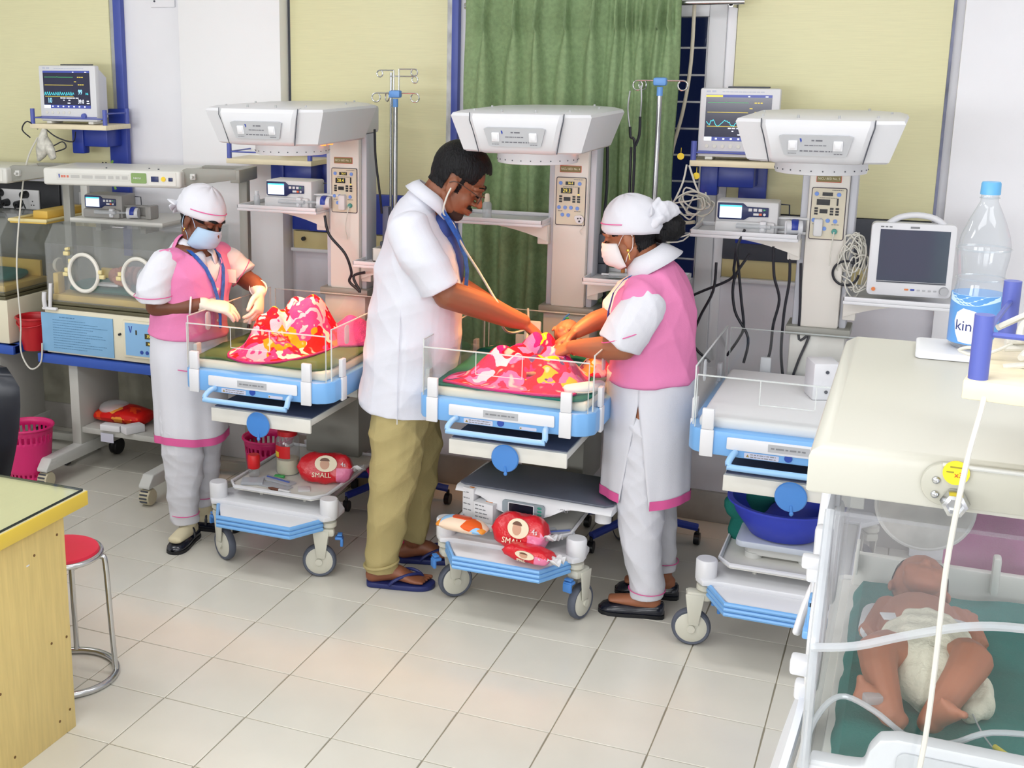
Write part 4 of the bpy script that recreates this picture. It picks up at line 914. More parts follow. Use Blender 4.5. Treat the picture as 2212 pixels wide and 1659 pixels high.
# ================================================================== PHOTOTHERAPY LAMPS
def photo_lamp(label, loc, rz, post, mirror=False, sticker=False):
    L, D, H = 0.69, 0.31, 0.078
    p = thing('phototherapy_lamp', label, 'phototherapy lamp', loc, rz)
    poly = [(0, 0), (L, 0), (L, D), (0, D)]
    hs = ob('housing', MB().bx(0, L, 0, D, -H, 0, 0.012, 3), M_lampwhite, p)
    ob('tube_window', MB().bx(0.04, L - 0.04, 0.03, D - 0.03, -H - 0.002, -H + 0.002), M_white, hs)
    M0 = place(0, 0, 0)
    nm = ob('name_strip', MB().prism(rrect(0.365, 0.030, 0.001, cx=0.255, cy=-0.036), 0, 0.0015, M=M0), mat('strip_grey', (206, 206, 200), 0.5), hs)
    ob('strip_mark', MB().prism([(0.082, -0.026), (0.089, -0.026), (0.088, -0.04), (0.084, -0.045)], 0.0015, 0.0025, M=M0), M_inkblue, nm)
    ob('strip_print_red', MB().bx(0.095, 0.105, -0.0025, -0.0015, -0.041, -0.031).bx(0.108, 0.118, -0.0025, -0.0015, -0.041, -0.031).bx(0.124, 0.134, -0.0025, -0.0015, -0.041, -0.031), mat('print_red', (206, 110, 90), 0.5), nm)
    text('strip_lettering', 'INFANT PHOTOTHERAPY UNIT', 0.0165, M_inkgrey, nm, (0.285, -0.0022, -0.036), sx=1.0) if False else ob('strip_print', scribble(MB(), 0.145, 0.43, -0.0015, -0.036, 0.014, 12), mat('print_pale', (182, 182, 178), 0.5), nm)
    ob('green_label', MB().prism(rrect(0.076, 0.046, 0.006, cx=0.485, cy=-0.036), 0, 0.002, M=M0), mat('label_green', (130, 160, 96), 0.5), hs)
    text('label_lettering', 'NICU', 0.011, M_paper, hs, (0.478, -0.0025, -0.036), sx=1.4)
    cp = ob('switch_plate', MB().prism(rrect(0.135, 0.058, 0.002, cx=0.6, cy=-0.037), 0, 0.0025, M=M0), M_white2, hs)
    ob('hour_meter', MB().bx(0.547, 0.583, -0.006, -0.0025, -0.05, -0.026, 0.001), M_navy, cp)
    ob('yellow_switch', MB().cyl((0.607, -0.0025, -0.037), (0.607, -0.006, -0.037), 0.011, n=16), mat('tag_yellow', (236, 204, 44)), cp)
    ob('blue_switch', MB().bx(0.632, 0.652, -0.006, -0.0025, -0.046, -0.03, 0.001), M_navy, cp)
    ob('screw', MB().cyl((0.3, 0.05, 0), (0.3, 0.05, 0.004), 0.004, n=8).cyl((0.5, 0.08, 0), (0.5, 0.08, 0.004), 0.004, n=8).cyl((0.56, 0.05, 0), (0.56, 0.05, 0.004), 0.004, n=8), M_darkgrey, hs)
    # swivel arm on the right-hand end
    ym = D / 2
    a = ob('swivel_arm', MB().prism([(-0.0, 0.033), (0.02, 0.04), (0.26, 0.04), (0.26, -0.005), (0.02, -0.04), (0.0, -0.033)], -0.006, 0.006, 0.003, M=Matrix.Translation((L - 0.01, 0.045, -0.03)) @ FRONT)
        .prism(smooth_path_2([(-0.0, 0.03), (0.02, 0.036), (0.27, 0.036), (0.27, -0.0), (0.02, -0.036), (0.0, -0.03)]), -0.006, 0.006, 0.003, M=Matrix.Translation((L - 0.01, D - 0.05, -0.03)) @ FRONT)
        .bx(L + 0.22, L + 0.265, 0.04, D - 0.045, -0.05, 0.008, 0.004), M_greymetal, p)
    ob('clamp_knob', MB().bx(L + 0.035, L + 0.06, 0.02, 0.04, -0.04, -0.012, 0.003).cyl((L + 0.05, 0.02, -0.026), (L + 0.05, 0.0, -0.026), 0.006, n=12).cyl((L - 0.002, 0.06, -0.03), (L + 0.004, 0.06, -0.03), 0.02, n=14), M_lightgrey, a)
    if post:
        ob('stand_post', MB().bx(L + 0.222, L + 0.262, ym - 0.02, ym + 0.02, -loc[2] + 0.06, 0.0, 0.003), M_greymetal, p)
        ob('stand_foot', MB().bx(L - 0.1, L + 0.27, ym - 0.16, ym - 0.12, -loc[2] + 0.03, -loc[2] + 0.07, 0.004).bx(L - 0.1, L + 0.27, ym + 0.12, ym + 0.16, -loc[2] + 0.03, -loc[2] + 0.07, 0.004).bx(L + 0.22, L + 0.265, ym - 0.16, ym + 0.16, -loc[2] + 0.03, -loc[2] + 0.075, 0.004), M_greymetal, p)
        ob('castor', MB().cyl((L - 0.08, ym - 0.15, -loc[2] + 0.02), (L - 0.08, ym - 0.13, -loc[2] + 0.02), 0.02).cyl((L - 0.08, ym + 0.13, -loc[2] + 0.02), (L - 0.08, ym + 0.15, -loc[2] + 0.02), 0.02).cyl((L + 0.24, ym - 0.15, -loc[2] + 0.02), (L + 0.24, ym - 0.13, -loc[2] + 0.02), 0.02).cyl((L + 0.24, ym + 0.13, -loc[2] + 0.02), (L + 0.24, ym + 0.15, -loc[2] + 0.02), 0.02), M_black, p)
    return p
M_lampwhite = mat('lamp_housing', (216, 216, 210), 0.35)
photo_lamp('long white phototherapy lamp with green label over the left incubator', (-3.73, 4.60, 1.52), 0.15, True)
photo_lamp('white phototherapy lamp cut by the left edge of the frame', (-4.78, 4.74, 1.492), 0.05, True)
# white support post resting in the yellow tray
wp = thing('support_post', 'white post with a round foot standing in the yellow tray', 'post', (-3.80, 5.0, 1.228))
ob('shaft', MB().bx(-0.02, 0.02, -0.012, 0.012, 0.01, 0.21, 0.004), M_lampwhite, wp); ob('foot', MB().lathe([(0.045, 0), (0.045, 0.006), (0.025, 0.018), (0.02, 0.02)], n=20), M_cream, wp)
yt = thing('instrument_tray', 'yellow plastic instrument tray between the two left phototherapy lamps', 'tray', (-4.02, 4.85, 1.215))
ob('pan', MB().prism([(-0.12, -0.02), (0.09, 0.0), (0.09, 0.42), (-0.12, 0.42)], 0, 0.012, 0.004), M_ochre, yt)
ob('rim', MB().tube([(-0.12, -0.02, 0.016), (0.09, 0.0, 0.016), (0.09, 0.42, 0.02), (-0.12, 0.42, 0.02)], 0.008, 8, closed=True), M_creamy, yt)
ob('partition', MB().prism([(-0.07, 0.1), (0.02, 0.1), (0.02, 0.4), (-0.07, 0.4)], 0.012, 0.05, 0.004), M_ochre, yt)
ob('hanger_arm', MB().bx(0.08, 0.30, 0.2, 0.42, -0.03, 0.006, 0.004), M_creamy, yt)
sh = thing('wall_shelf', 'white wall shelf behind the left incubator carrying the grey syringe pump', 'shelf', (-3.8, 4.92, 1.247))
ob('board', MB().bx(-0.04, 0.50, 0.0, 0.33, -0.022, 0, 0.003), M_white2, sh); ob('bracket', MB().bx(0.1, 0.13, 0.02, 0.33, -0.06, -0.022).bx(0.36, 0.39, 0.02, 0.33, -0.06, -0.022), M_greymetal, sh)

# ================================================================== BABIES
M_baby = mat('newborn_skin', (196, 128, 106), 0.55, sss=0.1); M_babyd = mat('newborn_skin_brown', (176, 112, 84), 0.55, sss=0.1)
def remesh(name, mb, vox, it, m_, parent=None, loc=None, disp=None, fac=0.5, ang=180):
    me = bpy.data.meshes.new('tmp'); me.from_pydata(mb.v, [], mb.f); me.update()
    b = bmesh.new(); b.from_mesh(me); bmesh.ops.recalc_face_normals(b, faces=list(b.faces)); b.to_mesh(me); b.free()
    o = bpy.data.objects.new('tmp', me); COL.objects.link(o)
    q = o.modifiers.new('r', 'REMESH'); q.mode = 'VOXEL'; q.voxel_size = vox; q.adaptivity = 0
    if it:
        s = o.modifiers.new('s', 'SMOOTH'); s.factor = fac; s.iterations = it
    bpy.context.view_layer.update()
    m2 = bpy.data.meshes.new_from_object(o.evaluated_get(bpy.context.evaluated_depsgraph_get()))
    bpy.data.objects.remove(o); bpy.data.meshes.remove(me)
    m2.name = name; m2.materials.clear()
    for mm in (m_ if isinstance(m_, (list, tuple)) else [m_]): m2.materials.append(mm)
    if disp is not None:
        n = len(m2.vertices); co = np.empty(n * 3); m2.vertices.foreach_get('co', co); co = co.reshape(-1, 3)
        no = np.empty(n * 3); m2.vertices.foreach_get('normal', no); no = no.reshape(-1, 3)
        co = co + no * disp(co)[:, None]; m2.vertices.foreach_set('co', co.ravel())
    m2.update(); m2.shade_smooth()
    if ang < 180: m2.set_sharp_from_angle(angle=math.radians(ang))
    r = bpy.data.objects.new(name, m2); COL.objects.link(r)
    if parent: r.parent = up(parent)
    if loc: r.location = loc
    return r
def extract(name, src, keep, off, m_, parent, smooth=0, thick=0.0):
    """faces of src whose centre passes keep(centres) lifted along the normals"""
    me = src.data; n = len(me.vertices); co = np.empty(n * 3); me.vertices.foreach_get('co', co); co = co.reshape(-1, 3)
    no = np.empty(n * 3); me.vertices.foreach_get('normal', no); no = no.reshape(-1, 3)
    fs = [tuple(p.vertices) for p in me.polygons]; ce = np.array([co[list(f)].mean(0) for f in fs])
    ok = keep(ce)
    used = {}; vs = []; nf = []
    o2 = co + no * (off(co)[:, None] if callable(off) else off)
    for f, k in zip(fs, ok):
        if not k: continue
        q = []
        for i in f:
            if i not in used: used[i] = len(vs); vs.append(tuple(o2[i]))
            q.append(used[i])
        nf.append(tuple(q))
    m2 = bpy.data.meshes.new(name); m2.from_pydata(vs, [], nf); m2.materials.append(m_); m2.update(); m2.shade_smooth()
    o = bpy.data.objects.new(name, m2); COL.objects.link(o); o.parent = up(parent); o.location = src.location
    if smooth:
        s = o.modifiers.new('s', 'SMOOTH'); s.factor = 0.5; s.iterations = smooth
    if thick:
        s = o.modifiers.new('t', 'SOLIDIFY'); s.thickness = thick; s.offset = 1
    return o
def hand_mb(mb, wrist, d, n, size=0.18, curl=0.5, spread=0.12, side=1, thumb=0.6, k=1.0, fingers=4):
    """hand: wrist point, d = direction to the knuckles, n = back-of-hand normal; side=+1 thumb towards d x n"""
    w = Vector(wrist); d = Vector(d).normalized(); n = Vector(n); n = (n - d * n.dot(d)).normalized(); t = d.cross(n) * side
    s = size / 0.18
    pal = w + d * 0.088 * s
    mb.limb([w - d * 0.01, w + d * 0.03 * s, w + d * 0.065 * s, pal], [(0.026 * s, 0.018 * s), (0.034 * s, 0.016 * s), (0.041 * s, 0.0155 * s), (0.040 * s, 0.013 * s)], ref=t, n=14)
    ln = (0.072, 0.080, 0.074, 0.058)
    for i in range(fingers):
        off = (1.5 - i) * 0.0205 * s
        p = w + d * (0.082 - 0.004 * abs(i - 1)) * s + t * off
        q = d * math.cos(spread * (1.5 - i)) + t * math.sin(spread * (1.5 - i)); cur = 0.15 + curl * 0.55; pts = [p]; L = ln[i] * s
        for seg, fr in enumerate((0.45, 0.32, 0.23)):
            q = (q * math.cos(cur * k) - n * math.sin(cur * k)).normalized(); cur = curl * (1.15 if seg == 0 else 0.8)
            pts.append(pts[-1] + q * L * fr)
        mb.limb(pts, [0.0088 * s, 0.0086 * s, 0.0078 * s, 0.0062 * s], ref=t, n=10, k=2)
    p = w + d * 0.028 * s + t * 0.028 * s; q1 = (d * 0.7 + t * 0.75 - n * 0.25 * thumb).normalized(); q2 = (d * 0.95 + t * 0.1 - n * 0.5 * thumb).normalized()
    mb.limb([p, p + q1 * 0.034 * s, p + q1 * 0.034 * s + q2 * 0.03 * s, p + q1 * 0.034 * s + q2 * 0.054 * s], [0.0125 * s, 0.0105 * s, 0.0095 * s, 0.007 * s], ref=n, n=10, k=2)
    return mb
def baby_body(mb, pel, chest, head, armL, armR, legL, legR, s=1.0, face=(0, 0, 1), crown=None):
    P = Vector(pel); C = Vector(chest); H = Vector(head)
    mb.limb([P, (P + C) / 2, C, C + (H - C) * 0.35], [(0.058 * s, 0.048 * s), (0.064 * s, 0.055 * s), (0.062 * s, 0.05 * s), (0.028 * s, 0.026 * s)], ref=(1, 0, 0))
    up = (H - C).normalized(); f = Vector(face); f = (f - up * f.dot(up)).normalized(); sd = up.cross(f)
    R = Matrix((sd, f, up)).transposed()
    mb.ell(H + up * 0.012 * s, (0.046 * s, 0.056 * s, 0.052 * s), R).ell(H + f * 0.028 * s - up * 0.02 * s, (0.034 * s, 0.028 * s, 0.034 * s), R)
    mb.ell(H + f * 0.058 * s - up * 0.014 * s, (0.0075 * s, 0.008 * s, 0.007 * s), R, 8, 6)
    for q in (-1, 1):
        mb.ell(H + sd * q * 0.047 * s - up * 0.008 * s - f * 0.004, (0.006 * s, 0.010 * s, 0.015 * s), R, 8, 6).ell(H + f * 0.042 * s - up * 0.024 * s + sd * q * 0.02 * s, (0.016 * s, 0.014 * s, 0.015 * s), R, 10, 8)
    mb.ell(H + f * 0.05 * s - up * 0.032 * s, (0.012 * s, 0.007 * s, 0.006 * s), R, 8, 6)
    for a in (armL, armR):
        mb.limb(a[:3], [0.024 * s, 0.021 * s, 0.015 * s], n=10)
        if len(a) > 3: hand_mb(mb, a[2], Vector(a[3]), Vector(a[4]), 0.065 * s, 0.7, 0.1, 1)
    for l in (legL, legR):
        mb.limb(l[:3], [0.040 * s, 0.031 * s, 0.019 * s], n=12)
        an = Vector(l[2]); fd = Vector(l[3]).normalized(); upv = Vector(l[4]).normalized()
        mb.limb([an - fd * 0.012 * s, an + fd * 0.025 * s, an + fd * 0.05 * s], [(0.015 * s, 0.015 * s), (0.017 * s, 0.012 * s), (0.019 * s, 0.009 * s)], ref=fd.cross(upv), n=12)
        sv = fd.cross(upv).normalized()
        for i in range(5): mb.ell(an + fd * (0.062 - 0.003 * i) * s + sv * (0.015 - i * 0.0078) * s, (0.0048 * s * (1.35 if i == 0 else 1),) * 3, None, 8, 6)
    return mb
# ================================================================== LEFT INCUBATOR (long side to the room)
def incubator_long(label, u0, u1, v0, v1, simple=False):
    w = u1 - u0; d = v1 - v0
    p = thing('incubator', label, 'incubator', (u0, v0, 0))
    cb = ob('cabinet', MB().bx(0, w, 0, d, 0.612, 0.835, 0.006), mat('incubator_cream', (226, 220, 196), 0.4), p)
    ob('beam', MB().bx(-0.05, w + 0.03, -0.012, 0.04, 0.56, 0.605, 0.004).bx(-0.05, w + 0.03, d - 0.04, d, 0.56, 0.605, 0.004).bx(-0.04, 0.02, 0.0, d, 0.56, 0.605, 0.003).bx(w - 0.02, w + 0.03, 0.0, d, 0.56, 0.605, 0.003), mat('blue_beam', (44, 84, 176), 0.4), p)
    ob('gasket', MB().bx(0.004, w - 0.004, -0.004, d, 0.838, 0.852, 0.002).bx(0.008, w - 0.008, 0.0, d, 0.856, 0.868, 0.002), mat('olive_gasket', (92, 88, 64), 0.5), p)
    if not simple:
        pl = part(ob('instruction_sheet', MB().bx(-0.018, 0.40, -0.006, -0.001, 0.622, 0.812), mat('sheet_blue', (128, 176, 214), 0.35, noise=0.06, nscale=9), cb), 'blue printed instruction sheet')
        pr = MB(); scribble(pr, 0.09, 0.18, -0.006, 0.795, 0.005, 21)
        for i in range(12): scribble(pr, 0.05, 0.05 + 0.32 * (0.6 + 0.4 * math.sin(i * 2.3) ** 2), -0.006, 0.78 - i * 0.0125, 0.0028, 30 + i)
        ob('sheet_print', pr, mat('sheet_ink', (84, 130, 168), 0.5), pl)
        ct = ob('control_panel', MB().bx(0.46, 0.80, -0.012, 0.002, 0.636, 0.815, 0.004), mat('incubator_cream', (226, 220, 196)), cb)
        ob('panel_face', MB().bx(0.475, 0.79, -0.014, -0.011, 0.648, 0.804), mat('panel_blue', (136, 184, 226), 0.4), ct)
        ob('display', MB().bx(0.585, 0.635, -0.0155, -0.014, 0.735, 0.76).bx(0.59, 0.625, -0.0155, -0.014, 0.702, 0.722).bx(0.534, 0.542, -0.0155, -0.014, 0.75, 0.772), mat('display_olive', (58, 54, 30), 0.3), ct)
        text('readout', '350', 0.02, M_amber, ct, (0.61, -0.016, 0.7475), sx=0.9); text('readout', '36', 0.015, M_amber, ct, (0.6075, -0.016, 0.712), sx=0.9)
        kk = MB()
        for i in range(4): kk.cyl((0.565 + 0.03 * i, -0.014, 0.668), (0.565 + 0.03 * i, -0.016, 0.668), 0.009, n=14)
        ob('key', kk, mat('deep_blue', (36, 70, 160)), ct)
        ob('logo_mark', MB().prism([(0.495, 0.79), (0.50, 0.79), (0.507, 0.765), (0.512, 0.79), (0.516, 0.79), (0.508, 0.758), (0.504, 0.758)], 0, 0.0155, M=place(0, 0, 0)), M_inkblue, ct)
        ob('latch', MB().cyl((0.438, 0, 0.742), (0.438, -0.012, 0.742), 0.006, n=12), M_black, cb)
    # mattress tray, mattress
    ob('mattress_tray', MB().bx(0.03, w - 0.03, 0.03, d - 0.04, 0.868, 0.9, 0.005).bx(0.03, 0.06, 0.04, 0.09, 0.90, 1.0, 0.004).bx(0.1, w - 0.05, d - 0.07, d - 0.05, 0.9, 0.985, 0.004), M_ochre, p)
    mt = ob('mattress', MB().limb([(0.09, d * 0.48, 0.925), (0.16, d * 0.48, 0.926), (w - 0.18, d * 0.48, 0.926), (w - 0.1, d * 0.48, 0.922)], [(0.09, 0.02), (0.135, 0.026), (0.135, 0.027), (0.1, 0.02)], ref=(0, 1, 0), n=20), M_teal, p)
    # hood
    T = 0.006; zt, zm = 1.235, 1.15
    prof = [(0.005, 0.868), (0.005, zm), (0.075, zt), (d - 0.01, zt)]
    fr = ob('hood_front', MB().bx(0.02, w - 0.02, 0.005, 0.005 + T, 0.868, zm), M_hood, p)
    ob('hood_top', MB().loft([[(x, y, z) for y, z in ((0.005, zm), (0.075, zt), (d - 0.01, zt), (d - 0.01, zt - T), (0.078, zt - T), (0.01, zm - 0.003))] for x in (0.02, w - 0.02)]), M_hood, p)
    ob('hood_back', MB().bx(0.02, w - 0.02, d - 0.016, d - 0.01, 0.868, zt - T), M_hood, p)
    for x in (0.02, w - 0.026): ob('hood_side', MB().prism([(0.011, 0.868), (d - 0.016, 0.868), (d - 0.016, zt - T), (0.078, zt - T), (0.011, zm)], 0, T, M=Matrix(((0, 0, 1, x), (1, 0, 0, 0), (0, 1, 0, 0), (0, 0, 0, 1)))), M_hood, p)
    for x in ((0.25, 0.555) if not simple else (0.2, 0.5)):
        rr = MB()
        el = [(x + 0.083 * math.cos(a), -0.006, 1.022 + 0.088 * math.sin(a)) for a in np.linspace(0, 2 * PI, 33)[:-1]]
        pr_ = ob('porthole_ring', rr.tube(el, 0.0095, 8, closed=True), mat('porthole_white', (232, 230, 220), 0.35), p)
        ob('porthole_door', MB().prism([(x + 0.076 * math.cos(a), 1.022 + 0.081 * math.sin(a)) for a in np.linspace(0, 2 * PI, 33)[:-1]], 0.004, 0.008, M=place(0, 0, 0)), M_acr2 if x > 0.3 else M_acr, pr_)
        for s in (-1, 1): ob('hinge', MB().bx(x + s * 0.105 - 0.014, x + s * 0.105 + 0.014, -0.014, 0.004, 1.0, 1.02, 0.004).bx(x + s * 0.097 - 0.01, x + s * 0.097 + 0.01, -0.016, -0.002, 1.022, 1.042, 0.004), M_creamy, pr_)
    ob('hood_catch', MB().bx(0.165, 0.185, -0.012, 0.004, 1.06, 1.085, 0.004).bx(0.14, 0.17, -0.015, 0.004, 1.1, 1.12, 0.004).cyl((0.155, -0.01, 1.13), (0.175, -0.01, 1.135), 0.008), M_creamy, p)
    ob('side_port', MB().lathe([(0.0, -0.006), (0.03, -0.006), (0.036, 0.0), (0.03, 0.012), (0.012, 0.02), (0.0, 0.02)], n=20, M=Matrix.Translation((0.02, 0.1, 1.03)) @ Matrix.Rotation(-PI / 2, 4, 'Y')), mat('port_cream', (226, 220, 200), 0.4), p)
    ob('hood_label', MB().bx(0.36, 0.42, 0.08, 0.095, zt, zt + 0.001), M_paper, p)
    if not simple:
        ob('tilt_lever', MB().tube([(0.045, -0.012, 0.84), (0.055, -0.018, 0.9), (0.06, -0.016, 0.96)], 0.009, 10, 3).tube([(0.015, -0.012, 0.84), (0.018, -0.02, 0.88), (0.022, -0.02, 0.915)], 0.011, 10, 3).bx(0.0, 0.085, -0.02, 0.0, 0.828, 0.842, 0.005), M_paper, p)
    # stand
    for x in (0.09, w - 0.16):
        lg = ob('leg_frame', MB().bx(x, x + 0.055, 0.04, d - 0.03, 0.12, 0.56, 0.006), M_lightgrey2, p)
        ob('foot_bar', MB().prism([(-0.24, 0.10), (-0.20, 0.145), (d, 0.15), (d, 0.085), (-0.24, 0.085)], 0, 0.06, 0.006, M=Matrix(((0, 0, 1, x), (1, 0, 0, 0), (0, 1, 0, 0), (0, 0, 0, 1)))), M_lightgrey, lg)
        ob('castor', MB().lathe([(0.012, -0.022), (0.04, -0.022), (0.045, -0.016), (0.045, 0.016), (0.04, 0.022), (0.012, 0.022)], n=20, M=Matrix.Translation((x + 0.03, d - 0.04, 0.045)) @ Matrix.Rotation(PI / 2, 4, 'Y')).bx(x + 0.01, x + 0.05, d - 0.06, d - 0.02, 0.05, 0.09, 0.006), M_black, lg)
        cs = MB()
        for k in range(7): cs.cyl((x + 0.005, -0.215, 0.02 + k * 0.0), (x + 0.055, -0.215, 0.02), 0.001)
        cc = ob('castor', MB().lathe([(0.012, -0.026), (0.036, -0.026), (0.04, -0.02), (0.04, 0.02), (0.036, 0.026), (0.012, 0.026)], n=20, M=Matrix.Translation((x + 0.03, -0.21, 0.042)) @ Matrix.Rotation(PI / 2, 4, 'Y')).cyl((x + 0.03, -0.2, 0.06), (x + 0.03, -0.2, 0.1), 0.016, n=12), mat('castor_cream', (206, 198, 170), 0.5), lg)
        for k in range(6): ob('tread_rib', MB().box((x + 0.03, -0.21 - 0.041 * math.cos(-0.4 + k * 0.42), 0.042 + 0.041 * math.sin(-0.4 + k * 0.42)), (0.04, 0.006, 0.008), 0.002), M_darkgrey, cc)
    ob('storage_shelf', MB().bx(0.145, w - 0.16, 0.05, d - 0.04, 0.205, 0.235, 0.004), M_lightgrey2, p)
    return p
M_lightgrey2 = mat('stand_grey', (188, 188, 182), 0.45)
I1 = incubator_long('clear-hooded incubator with a blue instruction sheet and a baby inside, behind the gloved nurse', -3.85, -3.02, 4.70, 5.10)
I0 = incubator_long('clear-hooded incubator at the left edge with a red bucket on its side', -4.96, -4.13, 4.76, 5.16, True)
# baby in the left incubator
bb = thing('baby', 'tiny baby in a white nappy lying in the left incubator', 'baby', (-3.47, 4.87, 0.952))
b = MB(); baby_body(b, (0.115, 0.0, 0.035), (0.02, 0.0, 0.035), (-0.06, 0.0, 0.03), [(0.02, -0.05, 0.05), (-0.02, -0.085, 0.03), (0.05, -0.10, 0.012), (1, -0.3, 0), (0, 0, 1)], [(0.02, 0.05, 0.05), (-0.03, 0.08, 0.03), (-0.05, 0.06, 0.06), (-1, 0, 0.3), (0, 0, 1)],
    [(0.14, -0.03, 0.035), (0.19, -0.05, 0.075), (0.235, -0.03, 0.02), (0.5, -0.2, 0.8), (-1, 0, 0.3)], [(0.14, 0.03, 0.035), (0.2, 0.05, 0.08), (0.24, 0.04, 0.02), (0.5, 0.2, 0.8), (-1, 0, 0.3)], 0.8, (0, -0.5, 1))
body = remesh('body', b, 0.003, 2, M_baby, bb)
extract('nappy', body, lambda c: (c[:, 0] > 0.075) & (c[:, 0] < 0.165) & (abs(c[:, 1]) < 0.075), 0.007, M_paper, bb, 3)
tag(ob('gauze_pad', MB().box((-3.52, 4.78, 0.958), (0.12, 0.05, 0.012), 0.004, 0.1), M_paper), 'white folded gauze on the green mattress of the left incubator', 'gauze')
# parcel on the lower shelf of the left incubator
pc = thing('parcel', 'red nappy packet with clear film on the lower shelf of the left incubator', 'packet', (-3.56, 4.90, 0.236))
b = MB().limb([(-0.12, 0, 0.035), (0, 0.0, 0.045), (0.12, 0, 0.04)], [(0.08, 0.03), (0.1, 0.045), (0.08, 0.035)], ref=(0, 1, 0))
ob('packet', b, patterned('red_packet_print', [(0, (206, 30, 26)), (0.45, (226, 70, 30)), (0.7, (180, 24, 30)), (0.86, (230, 150, 60))], 22, 0.35, 1.0, False, 0), pc)
ob('film', MB().ell((-0.05, 0, 0.07), (0.08, 0.08, 0.035)), acrylic('crinkled_film', (0.95, 0.95, 0.95), 1.5, 0.35), pc)
tag(ob('carton', MB().box((-3.42, 4.775, 0.255), (0.06, 0.10, 0.036), 0.002, -0.5), M_paper), 'white carton leaning out of the lower shelf of the left incubator', 'carton')
tag(ob('carton', MB().box((-3.53, 4.76, 0.252), (0.11, 0.05, 0.03), 0.002, 0.05), M_paper), 'white flat carton under the red packet at the shelf edge', 'carton')
tag(ob('paper_slip', MB().box((-3.55, 4.741, 0.20), (0.075, 0.002, 0.045)), mat('slip_lilac', (206, 206, 222), 0.6)), 'pale paper slip stuck to the front of the left incubator\'s lower shelf', 'paper')
# buckets and bins
def bucket(label, u, v, z, r0, r1, h, m_, name='bucket', slots=None, rot=0.0, handle=False, thick=0.004):
    p = thing(name, label, 'bucket' if name == 'bucket' else 'bin', (u, v, z), rot)
    n = 56; rows = 18; b = bmesh.new(); g = []
    for k in range(rows + 1):
        q = k / rows; r_ = r0 + (r1 - r0) * q
        g.append([b.verts.new((r_ * math.cos(2 * PI * i / n), r_ * math.sin(2 * PI * i / n), h * q)) for i in range(n)])
    for k in range(rows):
        for i in range(n):
            if slots and slots(k, i): continue
            j = (i + 1) % n; b.faces.new((g[k][i], g[k][j], g[k + 1][j], g[k + 1][i]))
    b.faces.new(g[0][::-1])
    mb = MB().bm(b); o = ob('wall', mb, m_, p, 60)
    s = o.modifiers.new('t', 'SOLIDIFY'); s.thickness = thick; s.offset = -1
    ob('rim', MB().tube([((r1 + 0.003) * math.cos(a), (r1 + 0.003) * math.sin(a), h) for a in np.linspace(0, 2 * PI, 41)[:-1]], 0.006, 8, closed=True), m_, p)
    if handle: ob('handle', MB().tube([(-(r1 + 0.006), 0, h - 0.01), (-r1 * 0.8, -r1 * 0.6, h - 0.03), (0, -r1 * 1.03, h - 0.04), (r1 * 0.8, -r1 * 0.6, h - 0.03), (r1 + 0.006, 0, h - 0.01)], 0.0035, 8, 4), m_, p)
    return p
bucket('small red bucket hanging on the side of the left-edge incubator', -4.022, 4.83, 0.585, 0.062, 0.088, 0.165, M_red, 'bucket', handle=True)
slot = lambda k, i: (k in (3, 14, 15)) and i % 2 == 0
lat = lambda k, i: (2 <= k <= 15) and k % 2 == 0 and (i + (k // 2)) % 2 == 0 and not k in (8,)
bucket('pink slotted waste bin beside the black chair and the left incubator foot', -3.86, 4.53, 0.0, 0.096, 0.122, 0.285, M_pink, 'waste_bin', slot)
bucket('dark pink waste bin between the nurse\'s legs and the warmer shelf', -2.70, 4.83, 0.0, 0.085, 0.115, 0.29, M_pink, 'waste_bin', slot)
bucket('pink lattice waste bin behind the front wheel of the gloved nurse\'s warmer', -1.955, 4.62, 0.0, 0.105, 0.125, 0.30, M_pink, 'waste_bin', lat)
tag(ob('file_tray', MB().prism([(-0.09, 0), (0.09, 0), (0.105, 0.11), (-0.105, 0.11)], -0.06, 0.06, 0.004, M=place(-2.42, 5.13, 0.289)), mat('amber_plastic', (226, 172, 58), 0.45)), 'yellow plastic tray beside the column foot behind the man in white', 'tray')
tag(ob('wall_carton', MB().bx(-2.52, -2.34, 5.08, 5.2, 0.0, 0.288, 0.004), mat('brown_carton', (150, 132, 104), 0.7)), 'brown carton on the floor under the yellow plastic tray', 'carton')
# loose black leads at the left
cable('black lead hanging beside the leg frame of the left-edge incubator', [(-4.2, 5.16, 0.9), (-4.12, 5.2, 0.6), (-4.0, 5.2, 0.42), (-3.96, 5.2, 0.2), (-3.97, 5.18, 0.006)], 0.006, M_cable)
cable('black cable hanging behind the front leg frame of the left incubator', [(-3.85, 5.15, 0.75), (-3.86, 5.16, 0.5), (-3.83, 5.15, 0.35), (-3.8, 5.16, 0.12), (-3.8, 5.16, 0.006)], 0.006, M_cable)
cable('black cable arcing behind the lower shelf of the left incubator', [(-3.72, 5.12, 0.57), (-3.66, 5.18, 0.46), (-3.55, 5.2, 0.34), (-3.5, 5.2, 0.15), (-3.48, 5.2, 0.006)], 0.006, M_cable)
cable('long white lead falling from the left monitor past the red bucket', [(-4.12, 5.06, 1.62), (-4.11, 4.95, 1.5), (-4.05, 4.80, 1.25), (-4.02, 4.72, 1.0), (-4.0, 4.70, 0.75), (-4.01, 4.70, 0.6), (-3.95, 4.69, 0.52), (-3.88, 4.685, 0.56), (-3.86, 4.68, 0.66)], 0.0042, M_cablew)
lb = MB()
